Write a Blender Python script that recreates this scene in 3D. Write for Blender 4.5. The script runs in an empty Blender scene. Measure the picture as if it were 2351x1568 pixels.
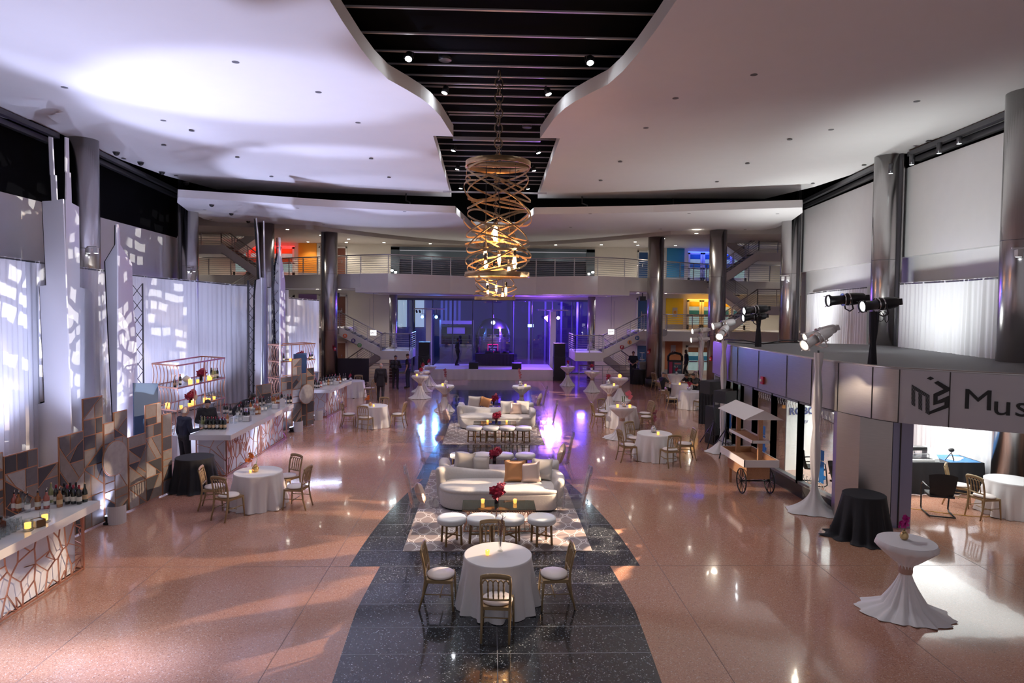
import bpy, bmesh, math, random
from math import sin, cos, pi, radians, sqrt, atan2, hypot
from mathutils import Vector as V, Matrix
S = bpy.context.scene
COL = S.collection
rnd = random.Random(7)

# ------------------------------------------------------------- camera (calibrated from the room's lines)
F_, CX_, CY_, H_ = 1480., 1175.5, 758., 4.45
YAW, PIT, ROL, CAMX = math.atan(49/1480.), math.atan(.0385), .0110, -.125
_cy, _sy, _cp, _sp, _cr, _sr = cos(YAW), sin(YAW), cos(PIT), sin(PIT), cos(ROL), sin(ROL)
_r = V((_cy, -_sy, 0)); _f0 = V((_sy, _cy, 0)); _u = V((0, 0, 1))
FW = _f0*_cp - _u*_sp
_d = -(_u*_cp + _f0*_sp)
RT = _r*_cr - _d*_sr
DN = _d*_cr + _r*_sr
EYE = V((CAMX, 0, H_))
def ray(u, v): return FW + RT*((u-CX_)/F_) + DN*((v-CY_)/F_)
def atz(u, v, z=0.):            # where a sight line meets the height z
    d = ray(u, v); return EYE + d*((z-H_)/d.z)
def aty(u, v, y):
    d = ray(u, v); return EYE + d*(y/d.y)
def atx(u, v, x):
    d = ray(u, v); return EYE + d*((x-CAMX)/d.x)
cam = bpy.data.cameras.new('camera'); camo = bpy.data.objects.new('camera', cam); COL.objects.link(camo)
cam.sensor_fit = 'HORIZONTAL'; cam.sensor_width = 36; cam.lens = 36*F_/2351
cam.shift_y = (CY_-784)/2351; cam.clip_end = 200; cam.clip_start = .05
m = Matrix((RT, -DN, -FW)).transposed().to_4x4(); m.translation = EYE
camo.matrix_world = m
S.camera = camo

# ------------------------------------------------------------- materials
MATS = {}
def M(name, col=(.8, .8, .8), rough=.5, metal=0., emis=0., ecol=None, var=0., vs=8., spec=.5, coat=0., trans=0., bump=0., bs=60., aniso=None):
    if name in MATS: return MATS[name]
    m = bpy.data.materials.new(name); m.use_nodes = True; MATS[name] = m
    nt = m.node_tree; b = nt.nodes['Principled BSDF']
    b.inputs['Base Color'].default_value = (*col, 1); b.inputs['Roughness'].default_value = rough
    b.inputs['Metallic'].default_value = metal; b.inputs['Specular IOR Level'].default_value = spec
    b.inputs['Coat Weight'].default_value = coat; b.inputs['Coat Roughness'].default_value = .05
    b.inputs['Transmission Weight'].default_value = trans
    if emis:
        b.inputs['Emission Color'].default_value = (*(ecol or col), 1); b.inputs['Emission Strength'].default_value = emis
    if var or bump:
        tc = nt.nodes.new('ShaderNodeTexCoord'); n = nt.nodes.new('ShaderNodeTexNoise'); n.inputs['Scale'].default_value = vs
        n.inputs['Detail'].default_value = 4
        if aniso:
            mp = nt.nodes.new('ShaderNodeMapping'); mp.inputs['Scale'].default_value = aniso
            nt.links.new(tc.outputs['Object'], mp.inputs[0]); nt.links.new(mp.outputs[0], n.inputs['Vector'])
        else: nt.links.new(tc.outputs['Object'], n.inputs['Vector'])
        if var:
            mx = nt.nodes.new('ShaderNodeMix'); mx.data_type = 'RGBA'
            mx.inputs[6].default_value = (*[max(0, c*(1-var)) for c in col], 1); mx.inputs[7].default_value = (*[min(1, c*(1+var)) for c in col], 1)
            nt.links.new(n.outputs['Fac'], mx.inputs[0]); nt.links.new(mx.outputs[2], b.inputs['Base Color'])
        if bump:
            bp = nt.nodes.new('ShaderNodeBump'); bp.inputs['Strength'].default_value = bump; bp.inputs['Distance'].default_value = .01
            n2 = nt.nodes.new('ShaderNodeTexNoise'); n2.inputs['Scale'].default_value = bs
            nt.links.new(tc.outputs['Object'], n2.inputs['Vector']); nt.links.new(n2.outputs['Fac'], bp.inputs['Height']); nt.links.new(bp.outputs[0], b.inputs['Normal'])
    return m
def clear(name, tint=(1, 1, 1), gl=.12, rough=.02, edge=1.35):
    """thin clear sheet (glass, acrylic): see-through, reflecting more at grazing angles"""
    if name in MATS: return MATS[name]
    m = bpy.data.materials.new(name); m.use_nodes = True; MATS[name] = m; nt = m.node_tree
    for n in list(nt.nodes): nt.nodes.remove(n)
    o = nt.nodes.new('ShaderNodeOutputMaterial'); t = nt.nodes.new('ShaderNodeBsdfTransparent'); t.inputs[0].default_value = (*tint, 1)
    g = nt.nodes.new('ShaderNodeBsdfGlossy'); g.inputs['Roughness'].default_value = rough
    lw = nt.nodes.new('ShaderNodeLayerWeight'); lw.inputs['Blend'].default_value = .5
    pw = nt.nodes.new('ShaderNodeMath'); pw.operation = 'POWER'; pw.inputs[1].default_value = 4.5; nt.links.new(lw.outputs['Facing'], pw.inputs[0])
    mr = nt.nodes.new('ShaderNodeMath'); mr.operation = 'MULTIPLY_ADD'; mr.inputs[1].default_value = edge-.8; mr.inputs[2].default_value = gl; mr.use_clamp = True
    mx = nt.nodes.new('ShaderNodeMixShader')
    nt.links.new(pw.outputs[0], mr.inputs[0]); nt.links.new(mr.outputs[0], mx.inputs[0]); nt.links.new(t.outputs[0], mx.inputs[1]); nt.links.new(g.outputs[0], mx.inputs[2]); nt.links.new(mx.outputs[0], o.inputs[0])
    return m

# ------------------------------------------------------------- mesh builder
def frame(d):
    d = d.normalized(); a = V((0, 0, 1)) if abs(d.z) < .9 else V((0, 1, 0))
    x = a.cross(d).normalized(); return x, d.cross(x)
class MB:
    def __init__(s): s.v = []; s.f = []; s.m = []; s.s = []
    def add(s, vs, fs, mat=0, smooth=False):
        o = len(s.v); s.v += [tuple(v) for v in vs]
        for f in fs: s.f.append([i+o for i in f]); s.m.append(mat); s.s.append(smooth)
        return s
    def box(s, c, sz, rz=0, mat=0, M_=None):
        x, y, z = [q/2 for q in sz]; R = Matrix.Rotation(rz, 3, 'Z') if M_ is None else M_
        vs = [V(c)+R@V((a*x, b*y, d*z)) for d in (-1, 1) for a, b in ((-1, -1), (1, -1), (1, 1), (-1, 1))]
        return s.add(vs, [(3, 2, 1, 0), (4, 5, 6, 7), (0, 1, 5, 4), (1, 2, 6, 5), (2, 3, 7, 6), (3, 0, 4, 7)], mat)
    def bb(s, a, b, mat=0):
        return s.box([(p+q)/2 for p, q in zip(a, b)], [abs(q-p) for p, q in zip(a, b)], 0, mat)
    def bar(s, a, b, w, h=None, up=None, mat=0):
        a, b = V(a), V(b); d = b-a; h = h or w
        if up is None: x, y = frame(d)
        else: x = V(up).cross(d).normalized(); y = d.normalized().cross(x)
        x = x*w/2; y = y*h/2
        vs = [p+q for p in (a, b) for q in (-x-y, x-y, x+y, -x+y)]
        return s.add(vs, [(3, 2, 1, 0), (4, 5, 6, 7), (0, 1, 5, 4), (1, 2, 6, 5), (2, 3, 7, 6), (3, 0, 4, 7)], mat)
    def cyl(s, a, b, r0, r1=None, n=12, mat=0, smooth=True, caps=True):
        r1 = r0 if r1 is None else r1; a, b = V(a), V(b); x, y = frame(b-a)
        vs = [p+(x*cos(2*pi*i/n)+y*sin(2*pi*i/n))*r for p, r in ((a, r0), (b, r1)) for i in range(n)]
        s.add(vs, [(i, (i+1) % n, n+(i+1) % n, n+i) for i in range(n)], mat, smooth)
        if caps:
            o = len(s.v)-2*n
            s.f.append([o+i for i in range(n)][::-1]); s.f.append([o+n+i for i in range(n)]); s.m += [mat]*2; s.s += [False]*2
        return s
    def tube(s, pts, r, n=8, closed=False, mat=0, sq=False):
        pts = [V(p) for p in pts]; N = len(pts); rs = r if isinstance(r, (list, tuple)) else [r]*N
        rings = []; px = None
        for i, p in enumerate(pts):
            d = (pts[(i+1) % N]-pts[i-1]) if closed else (pts[min(i+1, N-1)]-pts[max(i-1, 0)])
            if d.length < 1e-9: d = V((0, 0, 1))
            d.normalize()
            if px is None: px, _ = frame(d)
            px = (px-d*px.dot(d)); px = px.normalized() if px.length > 1e-6 else frame(d)[0]
            py = d.cross(px)
            rings.append([p+(px*cos(2*pi*k/n+(pi/4 if sq else 0))+py*sin(2*pi*k/n+(pi/4 if sq else 0)))*rs[i] for k in range(n)])
        vs = [q for g in rings for q in g]; fs = []
        for i in range(N if closed else N-1):
            a, b = i*n, ((i+1) % N)*n
            fs += [(a+k, a+(k+1) % n, b+(k+1) % n, b+k) for k in range(n)]
        if not closed: fs += [tuple(range(n))[::-1], tuple(range((N-1)*n, N*n))]
        return s.add(vs, fs, mat, not sq)
    def lathe(s, prof, c=(0, 0, 0), n=20, mat=0, smooth=True, cap=True, sx=1, sy=1, rz=0):
        c = V(c); vs = []; R = Matrix.Rotation(rz, 3, 'Z')
        for r, z in prof: vs += [c+R@V((r*cos(2*pi*i/n)*sx, r*sin(2*pi*i/n)*sy, z)) for i in range(n)]
        fs = [(j*n+i, j*n+(i+1) % n, (j+1)*n+(i+1) % n, (j+1)*n+i) for j in range(len(prof)-1) for i in range(n)]
        if cap:
            if prof[0][0] > 1e-4: fs.append(tuple(range(n))[::-1])
            if prof[-1][0] > 1e-4: fs.append(tuple(range((len(prof)-1)*n, len(prof)*n)))
        return s.add(vs, fs, mat, smooth)
    def sph(s, c, r, n=12, mat=0):
        r = (r, r, r) if not isinstance(r, (tuple, list)) else r; k = max(4, n//2)
        vs = [V(c)+V((r[0]*cos(2*pi*i/n)*sin(pi*j/k), r[1]*sin(2*pi*i/n)*sin(pi*j/k), -r[2]*cos(pi*j/k))) for j in range(1, k) for i in range(n)]
        vs += [V(c)-V((0, 0, r[2])), V(c)+V((0, 0, r[2]))]; b = (k-1)*n
        fs = [(j*n+i, j*n+(i+1) % n, (j+1)*n+(i+1) % n, (j+1)*n+i) for j in range(k-2) for i in range(n)]
        fs += [(b, (i+1) % n, i) for i in range(n)]+[(b+1, (k-2)*n+i, (k-2)*n+(i+1) % n) for i in range(n)]
        return s.add(vs, fs, mat, True)
    def prism(s, poly, z0, z1, mat=0):
        n = len(poly)
        vs = [V((p[0], p[1], z0)) for p in poly]+[V((p[0], p[1], z1)) for p in poly]
        return s.add(vs, [tuple(range(n))[::-1], tuple(range(n, 2*n))]+[(i, (i+1) % n, n+(i+1) % n, n+i) for i in range(n)], mat)
    def slab(s, pts, t, mat=0, side=None):
        t = V(t); n = len(pts); vs = [V(p) for p in pts]+[V(p)+t for p in pts]
        s.add(vs, [tuple(range(n))[::-1], tuple(range(n, 2*n))], mat)
        return s.add(vs, [(i, (i+1) % n, n+(i+1) % n, n+i) for i in range(n)], mat if side is None else side)
    def grid(s, fn, nu, nv, mat=0, smooth=True, closed=False):
        vs = [fn(i/(nu if closed else nu-1), j/(nv-1)) for j in range(nv) for i in range(nu)]
        fs = [(j*nu+i, j*nu+(i+1) % nu, (j+1)*nu+(i+1) % nu, (j+1)*nu+i) for j in range(nv-1) for i in range(nu if closed else nu-1)]
        return s.add(vs, fs, mat, smooth)
    def text(s, txt, size, mw, mat=0, depth=.004, bold=0., sx=1., align='CENTER'):
        cu = bpy.data.curves.new('t', 'FONT'); cu.body = txt; cu.size = size; cu.extrude = depth; cu.align_x = align; cu.align_y = 'CENTER'; cu.offset = bold
        cu.resolution_u = 3
        o = bpy.data.objects.new('t', cu); COL.objects.link(o); dg = bpy.context.evaluated_depsgraph_get(); me = o.evaluated_get(dg).to_mesh()
        s.add([mw@V((v.co.x*sx, v.co.y, v.co.z)) for v in me.vertices], [tuple(p.vertices) for p in me.polygons], mat)
        o.evaluated_get(dg).to_mesh_clear(); bpy.data.objects.remove(o); bpy.data.curves.remove(cu); return s
    def xf(s, mw):
        s.v = [tuple(mw@V(v)) for v in s.v]; return s
    def mesh(s, name, mats, fix=True):
        me = bpy.data.meshes.new(name); me.from_pydata(s.v, [], s.f)
        for m in (mats if isinstance(mats, (list, tuple)) else [mats]): me.materials.append(m)
        me.polygons.foreach_set('material_index', s.m); me.polygons.foreach_set('use_smooth', s.s)
        if fix:
            b = bmesh.new(); b.from_mesh(me); bmesh.ops.recalc_face_normals(b, faces=b.faces); b.to_mesh(me); b.free()
        me.update(); return me
    def build(s, name, mats, parent=None, loc=None, rz=0, fix=True):
        o = bpy.data.objects.new(name, s.mesh(name, mats, fix)); COL.objects.link(o)
        if parent is not None: o.parent = parent
        if loc is not None: o.location = loc
        if rz: o.rotation_euler.z = rz
        return o
def tag(o, label, cat, group=None, kind=None):
    if label: o['label'] = label
    if cat: o['category'] = cat
    if group: o['group'] = group
    if kind: o['kind'] = kind
    return o
def thing(name, label, cat, loc=(0, 0, 0), rz=0, group=None):
    o = bpy.data.objects.new(name, None); COL.objects.link(o); o.location = loc; o.rotation_euler.z = rz; o.empty_display_size = .1
    return tag(o, label, cat, group)
def struct(name, mb, mats, fix=True):
    o = mb.build(name, mats, fix=fix); o['kind'] = 'structure'; return o
def dup(root, loc=None, rz=None, label=None, group=None, scale=None, mat=None):
    r = root.copy(); COL.objects.link(r)
    if loc is not None: r.location = loc
    if rz is not None: r.rotation_euler.z = rz
    if scale: r.scale = (scale,)*3 if not isinstance(scale, tuple) else scale
    if label: r['label'] = label
    if group: r['group'] = group
    for ch in KIDS(root):
        c = ch.copy(); COL.objects.link(c); c.parent = r
        for g in KIDS(ch):
            d = g.copy(); COL.objects.link(d); d.parent = c
    return r
_kids = {}
def KIDS(o):
    k = _kids.get(o.name)
    if k is None: k = _kids[o.name] = [c for c in bpy.data.objects if c.parent == o]
    return k
def spot(name, loc, to, power, col, ang=60, blend=.5, r=.05):
    l = bpy.data.lights.new(name, 'SPOT'); l.energy = power; l.color = col; l.spot_size = radians(ang); l.spot_blend = blend; l.shadow_soft_size = r
    o = bpy.data.objects.new(name, l); COL.objects.link(o); o.location = loc; o.rotation_euler = (V(to)-V(loc)).to_track_quat('-Z', 'Y').to_euler(); return o
def area(name, loc, to, power, col, sx, sy=None, spread=180):
    l = bpy.data.lights.new(name, 'AREA'); l.energy = power; l.color = col; l.shape = 'RECTANGLE'; l.size = sx; l.size_y = sy or sx; l.spread = radians(spread)
    o = bpy.data.objects.new(name, l); COL.objects.link(o); o.location = loc; o.rotation_euler = (V(to)-V(loc)).to_track_quat('-Z', 'Y').to_euler(); return o
def point(name, loc, power, col, r=.05):
    l = bpy.data.lights.new(name, 'POINT'); l.energy = power; l.color = col; l.shadow_soft_size = r
    o = bpy.data.objects.new(name, l); COL.objects.link(o); o.location = loc; return o
def gobo(name, loc, to, power, col, ang, sc=(7, 5), thr=.5, warp=.35, roll=0., kind='brick', r=.012):
    o = spot(name, loc, to, power, col, ang, .15, r)
    o.rotation_euler = ((V(to)-V(loc)).to_track_quat('-Z', 'Y')).to_euler()
    l = o.data; l.use_nodes = True; nt = l.node_tree; em = nt.nodes.get('Emission') or nt.nodes.new('ShaderNodeEmission')
    N = nt.nodes.new; L = nt.links.new
    tc = N('ShaderNodeTexCoord'); sp = N('ShaderNodeSeparateXYZ'); L(tc.outputs['Normal'], sp.inputs[0])
    dx = N('ShaderNodeMath'); dx.operation = 'DIVIDE'; L(sp.outputs[0], dx.inputs[0]); L(sp.outputs[2], dx.inputs[1])
    dy = N('ShaderNodeMath'); dy.operation = 'DIVIDE'; L(sp.outputs[1], dy.inputs[0]); L(sp.outputs[2], dy.inputs[1])
    cb = N('ShaderNodeCombineXYZ'); L(dx.outputs[0], cb.inputs[0]); L(dy.outputs[0], cb.inputs[1])
    mp = N('ShaderNodeMapping'); mp.inputs['Scale'].default_value = (sc[0], sc[1], 1); mp.inputs['Rotation'].default_value = (0, 0, roll); L(cb.outputs[0], mp.inputs[0])
    nz = N('ShaderNodeTexNoise'); nz.inputs['Scale'].default_value = .9; L(mp.outputs[0], nz.inputs['Vector'])
    mx = N('ShaderNodeMix'); mx.data_type = 'RGBA'; mx.blend_type = 'LINEAR_LIGHT'; mx.inputs[0].default_value = warp; L(mp.outputs[0], mx.inputs[6]); L(nz.outputs['Color'], mx.inputs[7])
    if kind == 'brick':
        br = N('ShaderNodeTexBrick'); br.offset = .37; br.offset_frequency = 3; br.squash = 1.7; br.squash_frequency = 2
        br.inputs['Color1'].default_value = (1, 1, 1, 1); br.inputs['Color2'].default_value = (0, 0, 0, 1); br.inputs['Mortar'].default_value = (0, 0, 0, 1)
        br.inputs['Scale'].default_value = 1; br.inputs['Mortar Size'].default_value = .09; br.inputs['Mortar Smooth'].default_value = .3; br.inputs['Bias'].default_value = -.05
        br.inputs['Brick Width'].default_value = .55; br.inputs['Row Height'].default_value = .42
        L(mx.outputs[2], br.inputs[0]); src = br.outputs['Color']; lo, hi = thr-.05, thr+.05
    else:
        n2 = N('ShaderNodeTexNoise'); n2.inputs['Scale'].default_value = 1.; n2.inputs['Detail'].default_value = 1; L(mx.outputs[2], n2.inputs['Vector']); src = n2.outputs['Fac']; lo, hi = thr, thr+.05
    rg = N('ShaderNodeMapRange'); rg.inputs[1].default_value = lo; rg.inputs[2].default_value = hi; L(src, rg.inputs[0])
    L(rg.outputs[0], em.inputs['Strength']); em.inputs['Color'].default_value = (1, 1, 1, 1)
    L(em.outputs[0], (nt.nodes.get('Light Output') or N('ShaderNodeOutputLight')).inputs[0])
    return o
# ------------------------------------------------------------- setting: materials
WHITE = M('white_plaster', (.78, .77, .78), .6, var=.03, vs=3)
CLOUDM = M('white_ceiling_paint', (.8, .79, .8), .7, var=.02, vs=2)
BLACK = M('black_paint', (.004, .004, .005), .9, spec=.05)
BEIGE = M('beige_wall_paint', (.72, .67, .6), .6, var=.03, vs=2)
STEEL = M('brushed_steel', (.5, .48, .48), .24, 1., var=.12, vs=6, aniso=(14, 14, .25))
STEELD = M('dark_steel_trim', (.12, .12, .13), .35, .8)
RAILM = M('painted_rail_metal', (.5, .48, .5), .3, .75)
GREY = M('grey_paint', (.35, .34, .36), .6)
CHROME = M('chrome', (.85, .85, .87), .08, 1.)
BLK = M('satin_black', (.012, .012, .014), .38, var=.1)
BLKR = M('black_rubber', (.015, .015, .016), .7)
def terrazzo(name, base, chips, sc, thr, rough, var=.12, coat=.45):
    m = bpy.data.materials.new(name); m.use_nodes = True; nt = m.node_tree; b = nt.nodes['Principled BSDF']; N = nt.nodes.new; L = nt.links.new
    tc = N('ShaderNodeTexCoord'); vo = N('ShaderNodeTexVoronoi'); vo.inputs['Scale'].default_value = sc; L(tc.outputs['Object'], vo.inputs['Vector'])
    sp = N('ShaderNodeSeparateColor'); L(vo.outputs['Color'], sp.inputs[0])
    cr = N('ShaderNodeValToRGB'); e = cr.color_ramp.elements; e[0].position = 0; e[0].color = (*base, 1); e[1].position = thr; e[1].color = (*[c*(1+var) for c in base], 1)
    for p, c in chips:
        k = cr.color_ramp.elements.new(p); k.color = (*c, 1)
    cr.color_ramp.interpolation = 'CONSTANT'; L(sp.outputs[0], cr.inputs[0])
    n = N('ShaderNodeTexNoise'); n.inputs['Scale'].default_value = .35; L(tc.outputs['Object'], n.inputs['Vector'])
    mx = N('ShaderNodeMix'); mx.data_type = 'RGBA'; mx.blend_type = 'MULTIPLY'; mx.inputs[0].default_value = .18; L(cr.outputs[0], mx.inputs[6]); L(n.outputs['Color'], mx.inputs[7]); L(mx.outputs[2], b.inputs['Base Color'])
    b.inputs['Roughness'].default_value = rough; b.inputs['Specular IOR Level'].default_value = .5; b.inputs['Coat Weight'].default_value = coat; b.inputs['Coat Roughness'].default_value = .04; b.inputs['Coat IOR'].default_value = 1.6
    # very gentle waviness of the polish
    bp = N('ShaderNodeBump'); bp.inputs['Strength'].default_value = .05; bp.inputs['Distance'].default_value = .02; n3 = N('ShaderNodeTexNoise'); n3.inputs['Scale'].default_value = 2.2; L(tc.outputs['Object'], n3.inputs['Vector']); L(n3.outputs['Fac'], bp.inputs['Height']); L(bp.outputs[0], b.inputs['Normal']); L(bp.outputs[0], b.inputs['Coat Normal'])
    return m
PINKT = terrazzo('pink_terrazzo', (.5, .25, .17), [(.62, (.44, .21, .15)), (.78, (.58, .33, .24)), (.93, (.66, .46, .38)), (.98, (.28, .14, .1))], 85, .3, .13)
BLKT = terrazzo('black_terrazzo', (.016, .019, .026), [(.72, (.03, .035, .045)), (.9, (.1, .12, .14)), (.965, (.42, .46, .5))], 80, .35, .14, .6)
JOINT = M('dark_joint', (.2, .12, .1), .6); JOINTL = M('pale_joint', (.2, .21, .24), .4)

# ------------------------------------------------------------- floor
struct('floor', MB().add([(-22, -3, 0), (22, -3, 0), (22, 66, 0), (-22, 66, 0)], [(0, 1, 2, 3)]), PINKT, False)
def arc(y0, y1, f, n=14): return [(f(y0+(y1-y0)*i/n), y0+(y1-y0)*i/n) for i in range(n+1)]
segs = [arc(5.3, 10.84, lambda y: 2.035-.045*abs(y-9.3)**1.15), arc(10.84, 16.35, lambda y: 2.48-.0203*(y-10.84)-.0185*(y-10.84)**2),
        arc(16.35, 21.8, lambda y: 1.98-.012*(y-16.35)-.009*(y-16.35)**2), arc(21.8, 27.3, lambda y: 2.02-.002*(y-21.8)**2)]
right = [p for s_ in segs for p in s_]
far = [(1.8, 27.3), (1.9, 31.9), (2.3, 32.2), (2.55, 33.2), (2.5, 34.6), (2.2, 35.6), (1.4, 35.7), (1.38, 36.8), (1.3, 37.6), (1.0, 37.95)]
right = right+far
poly = right+[(-x, y) for x, y in right[::-1]]
struct('trim_1', MB().prism(poly, -.02, .002), BLKT)
def halfw(y):
    for s_ in segs:
        if s_[0][1] <= y <= s_[-1][1]:
            for a, b in zip(s_, s_[1:]):
                if a[1] <= y <= b[1]: return a[0]+(b[0]-a[0])*(y-a[1])/max(1e-6, b[1]-a[1])
    return 1.8
k = 2
for i in range(-7, 24):
    y = 10.84+.692*i; w = min(halfw(y-.01), halfw(y+.01))-.004
    struct('trim_%d' % k, MB().bb((-w, y-.006, .001), (w, y+.006, .0031)), JOINTL); k += 1
struct('trim_%d' % k, MB().bb((-.006, 5.3, .001), (.006, 31.5, .0031)), JOINTL); k += 1
for x in (-11.2, -8.43, -5.6, -2.81, 2.81, 5.6, 8.43, 11.2):
    struct('trim_%d' % k, MB().bb((x-.005, 2, 0), (x+.005, 44, .0012)), JOINT); k += 1
for y in (5.3, 10.84, 16.35, 21.8, 27.3, 32.8):
    for sgn in (-1, 1):
        struct('trim_%d' % k, MB().bb((sgn*(halfw(y-.02)+.0), y-.005, 0), (sgn*13.2, y+.005, .0012)), JOINT); k += 1

# ------------------------------------------------------------- ceiling clouds
ZC = 9.4
inR = [(3.1, 7.0), (2.95, 9.4), (2.82, 10.5), (2.78, 11.6), (2.7, 12.8), (2.6, 13.7), (2.44, 14.5), (2.1, 15.2), (1.86, 15.75), (1.68, 16.3), (1.5, 17.2), (1.28, 19.25)]
out1R = [(13.4, 18.3), (14.0, 17.6), (14.6, 15.5), (15.0, 12), (15.2, 7)]
c1 = inR+out1R
c2 = [(1.88, 19.3), (2.0, 30.1), (9.6, 29.4), (12.3, 29.2), (13.05, 26.2), (13.2, 23.5), (13.1, 20.5), (12.9, 18.4)]
for sg in (1, -1):
    struct('ceiling_%s' % ('right_front' if sg > 0 else 'left_front'), MB().prism([(sg*x, y) for x, y in c1], ZC, ZC+.33), CLOUDM)
    struct('ceiling_%s' % ('right_middle' if sg > 0 else 'left_middle'), MB().prism([(sg*x, y) for x, y in c2], ZC+.03, ZC+.33), CLOUDM)
fr = [(12.3, 25.6), (10, 26.4), (6.8, 27.6), (3.5, 28.4), (1.75, 28.7)]
bk = [(1.2, 34.0), (0.9, 36.5), (0, 37.4)]
bkf = [(0, 41.7), (1.8, 41.3), (3.4, 40.5), (5.2, 39), (6.4, 37.8), (7.6, 36.3), (8.6, 35.4), (12.2, 35.2), (13.8, 34.2), (14.2, 32.2), (13.7, 29.5), (13.0, 27)]
for sg in (1, -1):
    struct('ceiling_%s' % ('right_back' if sg > 0 else 'left_back'), MB().prism([(sg*x, y) for x, y in fr+bk+bkf], 8.5, 8.8), CLOUDM)
struct('ceiling_black', MB().bb((-21, 3, 10.35), (21, 46, 10.5)), BLACK)
ys = [12.4, 13.55, 14.5, 15.25, 15.95, 16.5, 16.75, 17.4, 18.1, 18.9, 19.15, 20, 20.9, 21.8, 22.6, 23.5, 24.4, 25.3, 26.2, 27.1, 28, 28.9, 29.8]
SLAT = M('pale_slat_metal', (.5, .46, .48), .4, .3)
for y in ys:
    struct('trim_%d' % k, MB().bb((-3.2, y-.028, 10.0), (3.2, y+.028, 10.03)), SLAT); k += 1
for y, w in ((19.35, 1.3), (27.6, 2.2)):
    struct('trim_%d' % k, MB().bb((-w, y-.05, 9.32 if w < 2 else 9.2), (w*1.0, y+.05, 9.42 if w < 2 else 9.26)), RAILM); k += 1

# ------------------------------------------------------------- columns
cols = [(-12.8, 20.6), (12.8, 20.8), (-13.85, 29.8), (13.85, 29.8), (-11.7, 33.6), (11.75, 33.6), (-8.95, 35.6), (8.98, 35.6), (12.0, 14.4), (-12.1, 14.4)]
PLINTH = M('black_plinth', (.02, .02, .025), .35)
for i, (x, y) in enumerate(cols):
    top = 9.9 if abs(y) < 31 else 8.48
    mb = MB().cyl((x, y, 0), (x, y, .45), .45, n=40, mat=1).cyl((x, y, .45), (x, y, top), .425, n=48)
    a = atan2(-y, -x)+(.95 if x > 0 else -.95)
    if y > 25 or x > 0:
        px, py = x+.45*cos(a), y+.45*sin(a)
        mb.box((px, py, top/2+.2), (.1, .16, top-.4), a, 2).box((px+.03*cos(a), py+.03*sin(a), top/2+.2), (.1, .07, top-.4), a)
    for z in (3.0, 6.05): mb.cyl((x, y, z), (x, y, z+.012), .4265, n=48, mat=2, caps=False)
    struct('column_%d' % (i+1), mb, [STEEL, PLINTH, STEELD])
for i, sg in enumerate((-1, 1)):
    struct('column_%d' % (11+i), MB().cyl((sg*6.02, 39.2, 0), (sg*6.02, 39.2, 5.15), .235, n=32).cyl((sg*6.02, 39.2, 5.08), (sg*6.02, 39.2, 5.16), .3, n=32), STEEL)

# ------------------------------------------------------------- side walls
def wallstrip(path, z0, z1, t=.2, mat=0, mb=None):
    mb = mb or MB()
    for a, b in zip(path, path[1:]):
        d = V((b[0]-a[0], b[1]-a[1], 0)).normalized(); n = V((-d.y, d.x, 0))*t
        if n.x*a[0] < 0: n = -n
        mb.slab([(a[0], a[1], z0), (b[0], b[1], z0), (b[0], b[1], z1), (a[0], a[1], z1)], n, mat)
    return mb
PL = [(-12.9, -1), (-13.1, 12), (-13.6, 20.6), (-14.6, 30.4)]
mb = wallstrip(PL, 0, 7.38); wallstrip(PL, 7.38, 10.4, .2, 1, mb); mb.slab([(-14.6, 30.4, 0), (-21, 30.6, 0), (-21, 30.6, 10.4), (-14.6, 30.4, 10.4)], (0, -.2, 0))
struct('wall_left', mb, [WHITE, BLACK])
PR = [(12.75, -1), (12.95, 12), (13.5, 20.8), (14.7, 30.4)]
mb = wallstrip(PR, 0, 9.05); wallstrip(PR, 9.05, 10.4, .2, 1, mb)
PR2 = [(x-.28, y) for x, y in PR[1:]]
wallstrip(PR2, 6.15, 9.0, .3, 0, mb)
mb.slab([(14.7, 30.4, 0), (21, 30.6, 0), (21, 30.6, 10.4), (14.7, 30.4, 10.4)], (0, -.2, 0))
struct('wall_right', mb, [WHITE, BLACK])
# dark ceiling coves and light tracks along the wall heads
for sg, P in ((-1, PL), (1, PR)):
    for (a, b) in zip(P[1:], P[2:]):
        mb = MB()
        for o_, z in ((.35, 9.15), (.6, 9.3)):
            mb.bar((a[0]-sg*o_, a[1]+.6, z), (b[0]-sg*o_, b[1]-.9, z), .16, .14, up=(0, 0, 1))
        struct('trim_%d' % k, mb, STEELD); k += 1

# ------------------------------------------------------------- back of the hall: three levels
YB = 42.
DOORW = M('white_door_paint', (.7, .68, .66), .5)
mb = MB()
def wall(x0, x1, z0, z1): mb.bb((x0, YB, z0), (x1, YB+.25, z1))
for sg in (-1, 1):
    for z0, z1 in ((0, 2.5), (2.5, 5.2), (5.2, 9.6)): wall(sg*6.5, sg*21, z0, z1)
wall(-6.5, 6.5, 4.85, 6.1); wall(-6.5, 6.5, 8.12, 9.6)
for sg in (-1, 1): mb.bb((sg*20.8, 30.5, 0), (sg*21, YB, 10.4))
struct('wall_back', mb, BEIGE)
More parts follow.
